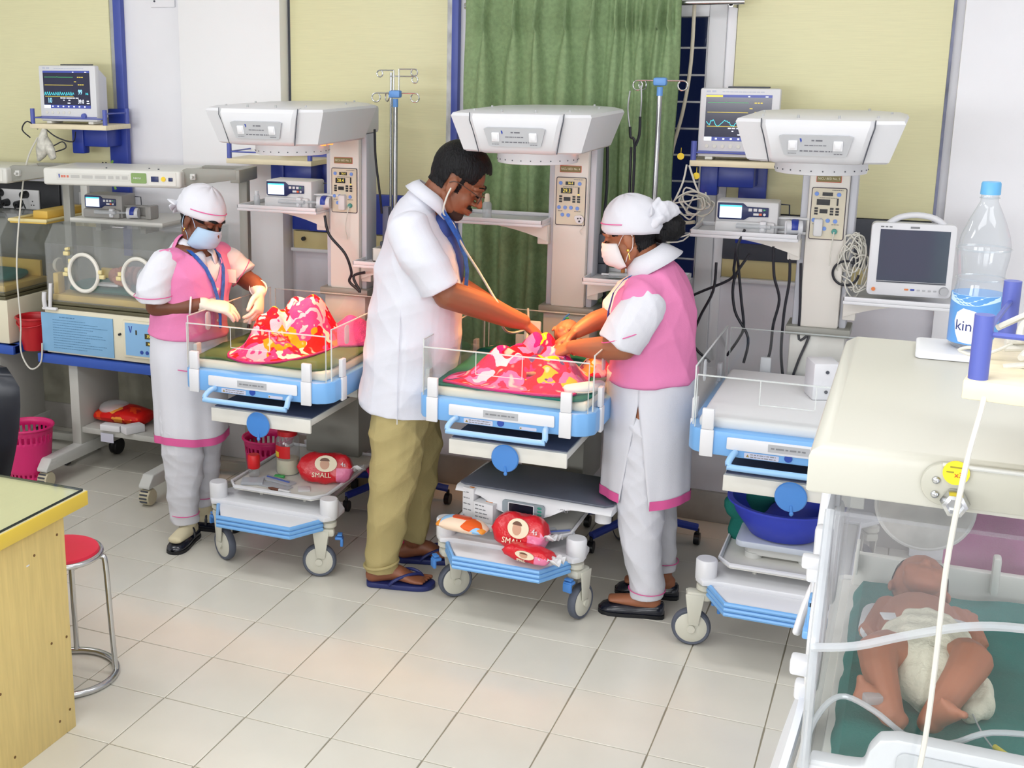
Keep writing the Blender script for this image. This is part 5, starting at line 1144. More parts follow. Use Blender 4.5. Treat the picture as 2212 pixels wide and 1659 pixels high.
for pts in ([(-4.13, 5.08, 1.66), (-4.17, 5.05, 1.70), (-4.19, 5.03, 1.66), (-4.15, 5.04, 1.62)], [(-4.08, 5.08, 1.66), (-4.03, 5.1, 1.62), (-3.95, 5.12, 1.6), (-3.93, 5.12, 1.65)], [(-4.10, 5.08, 1.65), (-4.05, 5.07, 1.58), (-4.0, 5.1, 1.6), (-3.98, 5.1, 1.57), (-4.03, 5.08, 1.55)]): lb.tube(pts, 0.0035, 6, 4)
tag(ob('lead_bundle', lb, M_cable), 'bundle of dark leads under the left monitor shelf', 'leads')
bg = MB().limb([(-4.085, 5.07, 1.655), (-4.09, 5.06, 1.60), (-4.10, 5.06, 1.55), (-4.12, 5.06, 1.51)], [(0.016, 0.014), (0.03, 0.025), (0.035, 0.022), (0.012, 0.01)])
bg.limb([(-4.085, 5.07, 1.63), (-4.05, 5.06, 1.57), (-4.03, 5.06, 1.52)], [(0.012, 0.012), (0.026, 0.02), (0.02, 0.008)])
tag(ob('plastic_bag', bg, mat('crumpled_bag', (206, 204, 194), 0.4, noise=0.25, nscale=40, bump=0.5, bscale=60)), 'crumpled translucent bag tied under the left monitor shelf', 'bag')
wb_ = MB()
for k, (m0, m1) in enumerate(((0, .03), (.02, -.02))): wb_.tube([(-3.86 + m0, 5.24, 1.49), (-3.87 + m0, 5.2, 1.44), (-3.86 + m0 * 2, 5.2, 1.38)], 0.005, 6, 4)
tag(ob('lead_bundle', wb_, M_cable), 'dark leads dropping from the blue wall arm at the left', 'leads')
cable('green and yellow leads dropping beside the blue wall arm', [(-3.80, 5.24, 1.5), (-3.79, 5.2, 1.45), (-3.76, 5.2, 1.36)], 0.006, mat('lead_green', (120, 170, 70), 0.5))
# ================================================================== FOREGROUND INCUBATOR (end towards the camera)
fi = thing('incubator', 'large clear incubator in the right foreground with a sleeping baby on a green sheet', 'incubator', (0, 1.64, 0))
Y = lambda v: v - 1.64
UL, UR, VF, VB = -0.085, 0.44, 1.645, 2.50
ob('base', MB().bx(UL - 0.01, UR + 0.01, Y(1.66), Y(2.54), 0.80, 1.0, 0.02).bx(UL + 0.05, UR - 0.05, Y(1.75), Y(2.45), 0.25, 0.80, 0.01), M_white2, fi)
ob('stand_foot', MB().bx(UL + 0.03, UL + 0.09, Y(1.65), Y(2.55), 0.07, 0.13, 0.01).bx(UR - 0.09, UR - 0.03, Y(1.65), Y(2.55), 0.07, 0.13, 0.01).bx(UL + 0.05, UR - 0.05, Y(1.95), Y(2.25), 0.10, 0.26, 0.01), M_lightgrey, fi)
cs = MB()
for x in (UL + 0.06, UR - 0.06):
    for v in (1.70, 2.5): cs.cyl((x - 0.014, Y(v), 0.035), (x + 0.014, Y(v), 0.035), 0.035, n=18)
ob('castor', cs, M_black, fi)
tr = ob('mattress_tray', MB().bx(UL + 0.02, UR - 0.02, Y(1.69), Y(2.46), 0.995, 1.02, 0.006).bx(UL + 0.025, UR - 0.02, Y(2.425), Y(2.445), 1.01, 1.085, 0.004), M_white2, fi)
ob('tray_post', MB().bx(0.178, 0.192, Y(2.40), Y(2.43), 1.05, 1.125, 0.005).bx(-0.058, -0.052, Y(2.40), Y(2.43), 1.05, 1.115, 0.002), M_white2, tr)

# green sheet with shallow folds
rng = np.random.RandomState(2); gr = []
for i in range(41):
    row = []
    for j in range(31):
        v = 1.70 + 0.71 * i / 40; u = UL + 0.03 + (UR - UL - 0.06) * j / 30
        z = 1.047 + 0.0035 * math.sin(u * 37 + v * 21) + 0.003 * math.sin(u * 15 - v * 44 + 1) + 0.0025 * math.sin(v * 70 + u * 9)
        if j in (0, 30) or i in (0, 40): z -= 0.028
        row.append((u, Y(v), z))
    gr.append(row)
ob('sheet', MB().loft(gr, False, False), mat('deep_teal_sheet', (30, 118, 112), 0.8, noise=0.12, nscale=9, bump=0.25, bscale=260, spec=0.15), fi)
# front rim and drawer lip
ob('front_lip', MB().prism([(UL + 0.01, 0.99), (UR, 0.99), (UR, 1.126), (0.035, 1.126), (0.012, 1.12), (0.0, 1.10), (-0.005, 1.075), (UL + 0.06, 1.072), (UL + 0.01, 1.07)], 0, 0.03, 0.005, M=place(0, Y(1.69), 0)), M_white, fi)
ob('lip_recess', MB().prism(rrect(0.36, 0.07, 0.012, cx=0.215, cy=1.075), 0, 0.004, 0.001, M=place(0, Y(1.659), 0)), mat('recess_grey', (204, 206, 210), 0.4), fi)
# hood
T = 0.006; zt = 1.405
arc = [(UL, 1.245), (-0.03, 1.258), (0.03, 1.285), (0.10, 1.312), (0.16, 1.322), (0.24, 1.322), (0.34, 1.29), (UR, 1.25)]
arc = [(q.x, q.y) for q in smooth_path([Vector((a, b_, 0)) for a, b_ in arc], 4)]
fw = ob('front_door', MB().prism([(UL, 1.07), (UR, 1.07)] + arc[::-1], 0, T, M=place(0, Y(VF + T), 0)), M_acr, fi)
ob('hood_front', MB().loft([[(x, Y(VF), z), (x, Y(VF + T), z)] for x, z in arc], False, False).loft([[(x, Y(VF), z) for x, z in arc], [(x, Y(VF + 0.11), zt) for x, z in arc], ], False, False), M_hood2, fi)
ob('door_edge', MB().tube([(x, Y(VF), z) for x, z in arc], 0.0062, 8), M_tubeclear, fw)
ob('hood_top', MB().bx(UL, UR, Y(VF + 0.11), Y(VB), zt - T, zt), M_hood2, fi)
ob('hood_back', MB().bx(UL, UR, Y(VB - T), Y(VB), 1.0, zt - T), M_hood2, fi)
lw = ob('left_wall', MB().prism([(Y(VF), 1.0), (Y(VB), 1.0), (Y(VB), zt), (Y(VF + 0.11), zt), (Y(VF), 1.245)], 0, T, M=Matrix(((0, 0, 1, UL), (1, 0, 0, 0), (0, 1, 0, 0), (0, 0, 0, 1)))), M_hood2, fi)
ob('right_wall', MB().prism([(Y(VF), 1.0), (Y(VB), 1.0), (Y(VB), zt), (Y(VF + 0.11), zt), (Y(VF), 1.245)], 0, T, M=Matrix(((0, 0, 1, UR - T), (1, 0, 0, 0), (0, 1, 0, 0), (0, 0, 0, 1)))), M_acr, fi)
ob('corner_post', MB().tube([(UL + 0.004, Y(VF + 0.006), 1.06), (UL + 0.004, Y(VF + 0.006), 1.15), (UL + 0.004, Y(VF + 0.006), 1.245), (UL + 0.004, Y(VF + 0.11), zt)], 0.007, 8, 2), M_tubeclear, lw)
# hand-port doors and catches along the left wall
def side_port(v, z, parent, r=0.085, open_=False):
    x = UL - 0.004
    if not open_:
        q = ob('port_ring', MB().tube([(x, Y(v) + r * math.cos(a), z + r * math.sin(a)) for a in np.linspace(0, 2 * PI, 33)[:-1]], 0.009, 8, closed=True), mat('port_white', (236, 238, 240), 0.3), parent)
        ob('port_door', MB().prism([(Y(v) + (r - 0.006) * math.cos(a), z + (r - 0.006) * math.sin(a)) for a in np.linspace(0, 2 * PI, 33)[:-1]], -0.014, -0.009, M=Matrix(((0, 0, 1, UL), (1, 0, 0, 0), (0, 1, 0, 0), (0, 0, 0, 1)))), M_acr2, q)
        ob('port_hinge', MB().bx(x - 0.022, x + 0.004, Y(v) - 0.018, Y(v) + 0.018, z + r, z + r + 0.03, 0.005).bx(x - 0.026, x, Y(v) - 0.012, Y(v) + 0.012, z - r - 0.03, z - r, 0.005), M_white, q)
    return x
side_port(1.86, 1.17, lw); side_port(2.20, 1.17, lw)
ob('wall_latch', MB().bx(UL - 0.03, UL - 0.002, Y(2.04), Y(2.07), 1.10, 1.27, 0.008).bx(UL - 0.034, UL, Y(1.97), Y(1.99), 1.20, 1.225, 0.005).bx(UL - 0.03, UL, Y(2.30), Y(2.325), 1.30, 1.32, 0.005).bx(UL - 0.03, UL, Y(1.71), Y(1.74), 1.165, 1.19, 0.005).bx(UL - 0.03, UL, Y(1.78), Y(1.80), 1.30, 1.32, 0.004), M_white, lw)
ob('white_hinge_arm', MB().limb([(UL - 0.02, Y(2.18), 1.28), (UL - 0.022, Y(2.16), 1.2), (UL - 0.022, Y(2.14), 1.13)], [0.012, 0.013, 0.011]).limb([(UL - 0.02, Y(2.1), 1.16), (UL - 0.035, Y(2.06), 1.12), (UL - 0.045, Y(2.04), 1.08)], [(0.008, 0.02), (0.008, 0.018), (0.007, 0.012)]), M_white, lw)
ob('blue_catch', MB().bx(UL - 0.026, UL - 0.002, Y(1.95), Y(1.99), 1.165, 1.178, 0.003).bx(UL - 0.026, UL - 0.002, Y(1.95), Y(1.965), 1.13, 1.178, 0.003).bx(UL - 0.03, UL + 0.004, Y(1.93), Y(2.0), 1.12, 1.134, 0.003), M_sky, lw)
# open hand-port lid hanging below the left wall
lid = ob('open_port_lid', MB().lathe([(0.0, 0.0), (0.09, 0.002), (0.105, 0.006), (0.112, 0.014), (0.112, 0.02), (0.1, 0.012), (0.0, 0.008)], n=40, M=Matrix.Translation((UL - 0.025, Y(1.84), 0.945)) @ Matrix.Rotation(-1.35, 4, 'Y')), M_acr2, lw)
ob('lid_rim', MB().lathe([(0.108, 0.008), (0.116, 0.012), (0.116, 0.022), (0.108, 0.022)], n=40, M=Matrix.Translation((UL - 0.025, Y(1.84), 0.945)) @ Matrix.Rotation(-1.35, 4, 'Y')), mat('lid_white', (232, 236, 244), 0.3), lid)
# far hand-port (cuffed) on the back wall
bp = ob('iris_port', MB().lathe([(0.0, 0.012), (0.02, 0.004), (0.06, 0.0), (0.075, 0.004), (0.085, 0.012), (0.088, 0.024), (0.08, 0.03), (0.0, 0.03)], n=44, M=Matrix.Translation((0.055, Y(2.475), 1.19)) @ Matrix.Rotation(PI / 2, 4, 'X')), mat('iris_sleeve', (214, 208, 202), 0.6, noise=0.1, nscale=30), fi)
ob('iris_ring', MB().tube([(0.055 + 0.084 * math.cos(a), Y(2.452), 1.19 + 0.084 * math.sin(a)) for a in np.linspace(0, 2 * PI, 41)[:-1]], 0.006, 8, closed=True), mat('iris_rim', (226, 222, 218), 0.5), bp)
# lamp on top: same type as the left one, end towards the camera
fl = thing('phototherapy_lamp', 'white phototherapy lamp box on the foreground incubator, yellow tag on its end', 'phototherapy lamp', (0.055, 1.75, 1.502))
F = lambda v: v - 1.75
ob('housing', MB().loft([[(-0.17, F(1.75), z0), (0.18, F(1.75), z0), (0.18, F(2.49), z0), (-0.17, F(2.49), z0)] if 0 else [(-0.17 + i, F(1.75) + i * 0.4, z0), (0.18 - i, F(1.75) + i * 0.4, z0), (0.18 - i, F(2.49) - i * 0.4, z0), (-0.17 + i, F(2.49) - i * 0.4, z0)] for z0, i in ((-0.072, 0.004), (-0.069, 0.0), (-0.02, 0.0), (-0.012, 0.003), (0.0, 0.021), (0.001, 0.026))]), mat('lamp_ivory', (200, 199, 188), 0.4), fl, 35)
ar = ob('swivel_arm', MB().prism([(0.03 * math.cos(a) - 0.0, 0.03 * math.sin(a)) for a in np.linspace(PI / 2, 1.5 * PI, 14)] + [(0.3, -0.03), (0.3, 0.03)], 0, 0.012, 0.003, M=place(0.005, F(1.75), -0.034)), mat('arm_ivory', (184, 183, 170), 0.4), fl)
ob('arm_rib', MB().tube([(0.0, F(1.738), -0.006), (0.3, F(1.738), -0.006)], 0.003, 8), M_lightgrey, ar)
ob('rivet', MB().ell((-0.006, F(1.737), -0.028), (0.0055, 0.004, 0.0055)).ell((-0.006, F(1.737), -0.048), (0.0055, 0.004, 0.0055)), M_steel, ar)
ob('clamp_nut', MB().lathe([(0.010, 0), (0.017, 0.002), (0.019, 0.012), (0.016, 0.03), (0.011, 0.032), (0.010, 0.02)], n=6, M=Matrix.Translation((0.019, F(1.738), -0.052)) @ Matrix.Rotation(PI / 2, 4, 'X')), M_steel, ar)
tg_ = ob('yellow_tag', MB().cyl((0.017, F(1.736), -0.014), (0.017, F(1.733), -0.014), 0.0165, n=28), mat('tag_bright', (244, 220, 36), 0.5), fl)
ob('tag_print', MB().bx(0.009, 0.025, F(1.7323), F(1.733), -0.007, -0.005).bx(0.005, 0.014, F(1.7323), F(1.733), -0.014, -0.012), mat('tag_ink', (150, 140, 40), 0.5), tg_)
text('tag_lettering', 'x3', 0.010, mat('tag_red', (200, 80, 40), 0.5), tg_, (0.02, F(1.7325), -0.0165))
# low white plate and water bottle on the lamp
pt = thing('plastic_dish', 'flat white plastic dish at the back edge of the foreground lamp', 'dish', (0.085, 2.40, 1.5035))
ob('plate', MB().prism(rrect(0.15, 0.13, 0.012), 0, 0.012, 0.004), M_white, pt)
bo = thing('water_bottle', 'clear plastic water bottle with a blue cap and kinley label on the foreground lamp', 'bottle', (0.105, 2.42, 1.516))
prof = [(0.0, 0.002), (0.036, 0.0), (0.043, 0.006), (0.0445, 0.02), (0.0445, 0.075), (0.0435, 0.09), (0.039, 0.115), (0.0385, 0.135), (0.043, 0.165), (0.0435, 0.18), (0.040, 0.20), (0.030, 0.228), (0.020, 0.25), (0.0145, 0.262), (0.0145, 0.276)]
ob('body', MB().lathe(prof, n=40), M_pet, bo, 60)
ob('rib', MB().tube([(0.0445 * math.cos(a), 0.0445 * math.sin(a), 0.178) for a in np.linspace(0, 2 * PI, 41)[:-1]], 0.0016, 6, closed=True).tube([(0.0405 * math.cos(a), 0.0405 * math.sin(a), 0.125) for a in np.linspace(0, 2 * PI, 41)[:-1]], 0.0014, 6, closed=True).tube([(0.0155 * math.cos(a), 0.0155 * math.sin(a), 0.268) for a in np.linspace(0, 2 * PI, 25)[:-1]], 0.0012, 6, closed=True), M_pet, bo)
ob('cap', MB().lathe([(0.0, 0.296), (0.0145, 0.296), (0.016, 0.293), (0.0165, 0.276), (0.0165, 0.274), (0.0, 0.274)], n=28), mat('cap_blue', (96, 168, 216), 0.35), bo)
lb_ = ob('label', MB().lathe([(0.0450, 0.010), (0.0450, 0.098)], n=48), mat('label_blue', (92, 152, 214), 0.35), bo)
def wrap(poly, r, c0):
    """flat outline wrapped round the bottle: x -> arc, y -> height"""
    n = len(poly); b = bmesh.new(); vs = [b.verts.new((x, y, 0)) for x, y in poly]; f = b.faces.new(vs)
    bmesh.ops.triangulate(b, faces=[f])
    bmesh.ops.subdivide_edges(b, edges=list(b.edges), cuts=3, use_grid_fill=True)
    for v in b.verts:
        a = c0 + v.co.x / r; v.co = Vector((r * math.cos(a), r * math.sin(a), v.co.y))
    return MB().bm(b)
C0 = -PI / 2 - 0.25
ob('label_swash', wrap([(-0.03, 0.05), (-0.026, 0.066), (-0.014, 0.075), (0.004, 0.072), (0.02, 0.065), (0.04, 0.058), (0.042, 0.03), (0.04, 0.014), (0.0, 0.012), (-0.018, 0.014), (-0.026, 0.03)], 0.0454, C0), M_paper, lb_, 180)
ob('label_band', wrap([(-0.05, 0.086), (-0.02, 0.08), (0.01, 0.081), (0.05, 0.09), (0.05, 0.0985), (-0.05, 0.0985)], 0.0453, C0), mat('label_pale', (196, 224, 242), 0.4), lb_, 180)
t_ = text('label_lettering', 'kinley', 0.0265, mat('kinley_ink', (44, 56, 120), 0.4), lb_, (0, 0, 0), rx=0, ext=0.0)
me = t_.data
for v in me.vertices:
    a = C0 + (v.co.x + 0.004) / 0.0456; v.co = Vector((0.0457 * math.cos(a), 0.0457 * math.sin(a), v.co.y + 0.043))
# wooden shelf corner with blue posts and cables at the right edge
sf = thing('monitor_shelf', 'pale wood shelf corner with a violet blue post in the right foreground', 'shelf', (0.062, 1.585, 1.652), -0.16)
ob('board', MB().bx(0, 0.42, 0, 0.30, -0.024, 0, 0.002), M_shelfwood, sf)
for x, y in ((0.014, 0.014), (0.40, 0.014), (0.014, 0.28)): ob('post', MB().cyl((x, y, 0), (x, y, 0.078), 0.0112, n=20), M_bluepost, sf)
ob('rail', MB().cyl((0.014, 0.014, 0.055), (0.4, 0.014, 0.055), 0.0035, n=8).cyl((0.014, 0.014, 0.05), (0.014, 0.28, 0.05), 0.0035, n=8), M_bluepost, sf)
ob('hanger_pole', MB().bx(0.36, 0.41, -0.06, 0.0, -1.60, 0.0, 0.004), M_blue, sf)
ob('hanger_foot', MB().bx(0.26, 0.50, -0.28, 0.02, -1.652, -1.6, 0.01), M_blue, sf)
tg = MB(); r = random.Random(9)
for q in range(7):
    pts = []
    for i in range(6):
        a = i / 5; pts.append((0.11 + 0.14 * a + r.uniform(-0.02, 0.02), 1.68 + 0.12 * a + r.uniform(-0.03, 0.03), 1.66 + 0.015 * q * (0.4 + a) + r.uniform(-0.012, 0.012)))
    tg.tube(pts, 0.0042, 8, 4)
tg.tube([(0.09, 1.70, 1.668), (0.068, 1.72, 1.662), (0.06, 1.73, 1.655), (0.09, 1.70, 1.66), (0.16, 1.72, 1.70), (0.26, 1.76, 1.75)], 0.0022, 8, 4)
tag(ob('cable_tangle', tg, M_cablew), 'thick bundle of white leads on the wooden shelf in the right foreground', 'cable tangle')
cable('white lead hanging from the foreground wooden shelf past the lamp', [(0.088, 1.60, 1.645), (0.0845, 1.575, 1.62), (0.074, 1.56, 1.55), (0.066, 1.57, 1.42), (0.066, 1.575, 1.3), (0.064, 1.575, 1.18), (0.055, 1.575, 1.05), (0.05, 1.58, 0.92)], 0.0034, M_cablew)
cable('clear curved tubing across the front of the foreground incubator', [(-0.09, 1.70, 1.03), (-0.075, 1.715, 1.10), (-0.045, 1.715, 1.145), (0.0, 1.713, 1.135), (0.05, 1.712, 1.105), (0.1, 1.712, 1.108), (0.15, 1.715, 1.135), (0.24, 1.72, 1.145)], 0.0042, M_tubeclear, 'tubing', 'tubing')
wr = MB(); wr.tube([(0.135, 1.88, 1.075), (0.150, 1.85, 1.06), (0.165, 1.82, 1.055), (0.18, 1.80, 1.056)], 0.0012, 6, 4)
cb = thing('cannula', 'thin drip line with a yellow connector beside the baby in the foreground', 'drip line', (0, 0, 0))
ob('line', wr, M_tubeclear, cb); ob('connector', MB().cyl((0.165, 1.822, 1.058), (0.182, 1.80, 1.059), 0.004, n=10), mat('connector_yellow', (206, 196, 60), 0.5), cb)
pk = [];
for i in range(20):
    row = []
    for j in range(24):
        x = 0.10 + 0.28 * j / 23; z = 1.20 - 0.34 * i / 19
        row.append((x, 2.545 + 0.008 * math.sin(x * 60 + z * 9) + (0.012 * (i / 19)), z))
    pk.append(row)
pkm = MB().loft([[(x, 2.535, 1.205) for x, y, z in pk[0]]] + pk, False, False)
p_ = tag(ob('pink_cloth', pkm, mat('pink_cloth', (214, 110, 170), 0.85, bump=0.2, bscale=300), None, 180), 'pink cloth hanging behind the foreground incubator', 'cloth')
s = p_.modifiers.new('t', 'SOLIDIFY'); s.thickness = 0.004
tag(ob('cloth_rail', MB().cyl((0.0, 2.53, 1.205), (0.42, 2.53, 1.205), 0.006, n=10).bx(0.0, 0.012, 2.50, 2.53, 1.195, 1.215).bx(0.40, 0.412, 2.50, 2.53, 1.195, 1.215), M_steel), 'steel rail on the back of the foreground incubator', 'rail')
# the baby
fb = thing('baby', 'baby in a white nappy asleep on the green sheet in the foreground incubator', 'baby', (0.06, 2.05, 1.05), 0.0)
b = MB()
baby_body(b, (0.012, -0.07, 0.045), (-0.003, 0.09, 0.045), (-0.004, 0.215, 0.05), [(-0.052, 0.10, 0.05), (-0.075, 0.04, 0.028), (-0.078, 0.085, 0.03), (0.1, 1, 0.1), (-0.3, 0, 1)], [(0.052, 0.10, 0.05), (0.088, 0.035, 0.028), (0.075, 0.10, 0.05), (-0.4, 1, 0.2), (0, 0, 1)],
    [(-0.02, -0.075, 0.04), (-0.062, -0.13, 0.075), (-0.035, -0.235, 0.03), (-0.75, 0.25, 0.35), (-0.2, -1, 0.4)], [(0.045, -0.075, 0.04), (0.07, -0.12, 0.085), (0.02, -0.225, 0.028), (0.3, -0.35, 0.5), (0.2, -1, 0.6)], 1.0, (0.1, -0.15, 1))
body = remesh('body', b, 0.0028, 3, M_babyd, fb)
extract('hair', body, lambda c: (c[:, 1] > 0.225) & ((c[:, 2] < 0.085) | (c[:, 1] > 0.262)), 0.002, mat('baby_hair', (40, 30, 26), 0.8), fb)
nb = MB().limb([(0.008, -0.005, 0.047), (0.012, -0.05, 0.045), (0.014, -0.105, 0.038), (0.018, -0.15, 0.026)], [(0.068, 0.056), (0.072, 0.06), (0.06, 0.05), (0.036, 0.026)], ref=(1, 0, 0), n=24)
nb.limb([(0.06, -0.05, 0.03), (0.085, -0.12, 0.022), (0.075, -0.16, 0.018)], [0.026, 0.026, 0.014])
ny = remesh('nappy', nb, 0.003, 2, mat('nappy_white', (232, 228, 206), 0.8, noise=0.06, nscale=25, bump=0.4, bscale=120), fb, disp=lambda c: 0.0018 * np.sin(c[:, 1] * 160 + 40 * c[:, 0]) + 0.0012 * np.sin(c[:, 0] * 210))
ob('tape_tab', MB().box((-0.045, 0.0, 0.082), (0.034, 0.024, 0.003), 0.001, 0.3).box((0.055, -0.0, 0.088), (0.03, 0.024, 0.003), 0.001, -0.3), M_paper, ny)
b = MB().limb([(-0.075, 0.055, 0.029), (-0.072, 0.10, 0.034)], [0.021, 0.022]); part(ob('arm_bandage', b, M_paper, fb), 'white bandage round the forearm')
ob('ankle_clip', MB().box((-0.062, -0.235, 0.05), (0.026, 0.018, 0.014), 0.003, 0.5), M_tubeclear, fb)
# ================================================================== DESK, STOOL, CHAIR
dk = thing('desk', 'pale yellow wooden desk with a glass sheet on top at the lower left', 'desk', (-2.95, 2.36, 0))
ob('desk_top', MB().bx(-0.7, 0.718, -0.75, 0.512, 0.70, 0.744, 0.002), M_edge, dk)
ob('top_surface', MB().bx(-0.70, 0.715, -0.75, 0.509, 0.7435, 0.7455), mat('desk_laminate', (232, 224, 184), 0.35, noise=0.04, nscale=12, stretch=(8, 0.6, 1)), dk)
ob('glass_sheet', MB().bx(-0.69, 0.708, -0.74, 0.500, 0.746, 0.752), acrylic('desk_glass', (0.96, 0.985, 0.965), 1.2, 0.0, (200, 210, 200), 0.05), dk)
ob('glass_edge', MB().bx(0.7075, 0.7095, -0.74, 0.500, 0.7455, 0.7525).bx(-0.69, 0.708, 0.500, 0.5015, 0.7455, 0.7525), mat('glass_edge_dark', (24, 40, 44), 0.2), dk)
sp_ = ob('side_panel', MB().bx(0.672, 0.695, -0.72, 0.42, 0.0, 0.70, 0.001), M_wood, dk)
ob('back_panel', MB().bx(-0.68, 0.672, 0.40, 0.42, 0.0, 0.70, 0.001), M_wood, dk)
ob('side_panel', MB().bx(-0.695, -0.672, -0.72, 0.42, 0.0, 0.70, 0.001), M_wood, dk)
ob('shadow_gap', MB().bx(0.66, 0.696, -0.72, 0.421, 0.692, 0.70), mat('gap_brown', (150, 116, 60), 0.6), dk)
sc_ = MB()
for y, z in ((0.385, 0.645), (0.33, 0.32), (0.40, 0.31), (0.10, 0.27), (0.395, 0.07), (0.345, 0.055), (0.28, 0.62), (0.14, 0.05), (-0.1, 0.4)): sc_.cyl((0.694, y, z), (0.6965, y, z), 0.0042, n=10)
ob('screw_hole', sc_, mat('screw_brown', (110, 78, 40), 0.6), sp_)
ob('tape_mark', MB().box((0.6955, 0.25, 0.60), (0.001, 0.012, 0.004)), M_paper, sp_)
stl = thing('stool', 'round red-topped steel tube stool half hidden behind the desk', 'stool', (-2.475, 3.03, 0))
ob('seat', MB().lathe([(0, 0.437), (0.115, 0.437), (0.123, 0.445), (0.12, 0.456), (0.09, 0.462), (0, 0.463)], n=40), mat('seat_red', (226, 34, 66), 0.45), stl)
ob('seat_rim', MB().tube([(0.127 * math.cos(a), 0.127 * math.sin(a), 0.44) for a in np.linspace(0, 2 * PI, 41)[:-1]], 0.0095, 10, closed=True), M_steel, stl)
ob('base_ring', MB().tube([(0.158 * math.cos(a), 0.158 * math.sin(a), 0.012) for a in np.linspace(0, 2 * PI, 49)[:-1]], 0.0115, 10, closed=True), M_steel, stl)
for k in range(4):
    a = 0.48 + k * PI / 2; ca, sa = math.cos(a), math.sin(a)
    ob('leg', MB().tube([(0.09 * ca, 0.09 * sa, 0.428), (0.128 * ca, 0.128 * sa, 0.425), (0.14 * ca, 0.14 * sa, 0.40), (0.148 * ca, 0.148 * sa, 0.2), (0.156 * ca, 0.156 * sa, 0.02)], 0.0095, 10, 4), M_steel, stl)
chr_ = thing('office_chair', 'black padded chair back at the left edge behind the desk', 'chair', (-3.14, 3.30, 0), 0.12)
rows = []
for k in range(13):
    q = k / 12; z = 0.52 + 0.42 * q; hw = 0.20 + 0.055 * math.sin(min(1, q * 1.15) * PI * 0.6) - (0.05 * max(0, q - 0.85) / 0.15); yy = 0.03 * (q - 0.5)
    rows.append([(x * hw, yy + dy + 0.03 * x * x, z) for x, dy in ((-1, 0), (-0.8, -0.03), (0, -0.035), (0.8, -0.03), (1, 0), (0.8, 0.03), (0, 0.035), (-0.8, 0.03))])
ob('backrest', MB().loft(rows), mat('black_vinyl', (20, 26, 38), 0.3), chr_, 80)
ob('seat', MB().box((0, -0.20, 0.46), (0.44, 0.36, 0.08), 0.03, seg=3), mat('black_vinyl', (20, 26, 38)), chr_)
ob('back_bar', MB().bx(-0.03, 0.03, 0.0, 0.03, 0.42, 0.6, 0.006).cyl((0, -0.22, 0.1), (0, -0.22, 0.43), 0.025), M_black, chr_)
lg = MB()
for k in range(5):
    a = k * 2 * PI / 5; lg.tube([(0, -0.22, 0.11), (0.26 * math.cos(a), -0.22 + 0.26 * math.sin(a), 0.065)], 0.018, 8).cyl((0.26 * math.cos(a) - 0.012, -0.22 + 0.26 * math.sin(a), 0.027), (0.26 * math.cos(a) + 0.012, -0.22 + 0.26 * math.sin(a), 0.027), 0.027)
ob('star_base', lg, M_black, chr_)

# ================================================================== THINGS ON THE WARMER SHELVES
def jar(label, u, v, z, r, h, content, lid):
    p = thing('jar', label, 'jar', (u, v, z))
    ob('glass', MB().lathe([(0, 0.0), (r * 0.9, 0.0), (r, 0.008), (r, h * 0.78), (r * 0.78, h * 0.86), (r * 0.78, h * 0.92)], n=28), M_pet, p, 60)
    ob('contents', MB().lathe([(0, 0.003), (r * 0.88, 0.003), (r * 0.96, 0.01), (r * 0.95, h * 0.34), (0, h * 0.4)], n=24), mat('ivory_contents', (232, 226, 196), 0.8), p)
    ob('lid', MB().lathe([(r * 0.8, h * 0.88), (r * 0.84, h * 0.89), (r * 0.84, h * 0.99), (r * 0.76, h), (0, h)], n=28), M_red, p)
    ob('label', MB().lathe([(r * 1.012, h * 0.4), (r * 1.012, h * 0.68)], n=24, a0=-2.9, a1=-0.9), M_brightred, p, 180)
    ob('label_flash', MB().lathe([(r * 1.02, h * 0.42), (r * 1.02, h * 0.54)], n=10, a0=-2.7, a1=-1.9), mat('flash_yellow', (236, 206, 60), 0.5), p, 180)
    return p
jar('clear jar with a red lid and ivory contents on the left warmer shelf', -2.345, 4.36, 0.3125, 0.05, 0.19, None, None)
sb_ = thing('dropper_bottle', 'small clear bottle with a red cap at the left of the shelf', 'bottle', (-2.455, 4.265, 0.3125))
ob('body', MB().lathe([(0, 0), (0.02, 0), (0.023, 0.004), (0.023, 0.035), (0.016, 0.042)], n=20), M_pet, sb_, 60); ob('cap', MB().lathe([(0.0235, 0.036), (0.026, 0.04), (0.026, 0.09), (0.022, 0.095), (0, 0.095)], n=24), M_brightred, sb_)
M_packred = mat('pack_red', (212, 26, 42), 0.28, spec=0.6, bump=0.35, bscale=45); M_packpink = mat('pack_pink', (232, 128, 168), 0.3, bump=0.3, bscale=45)
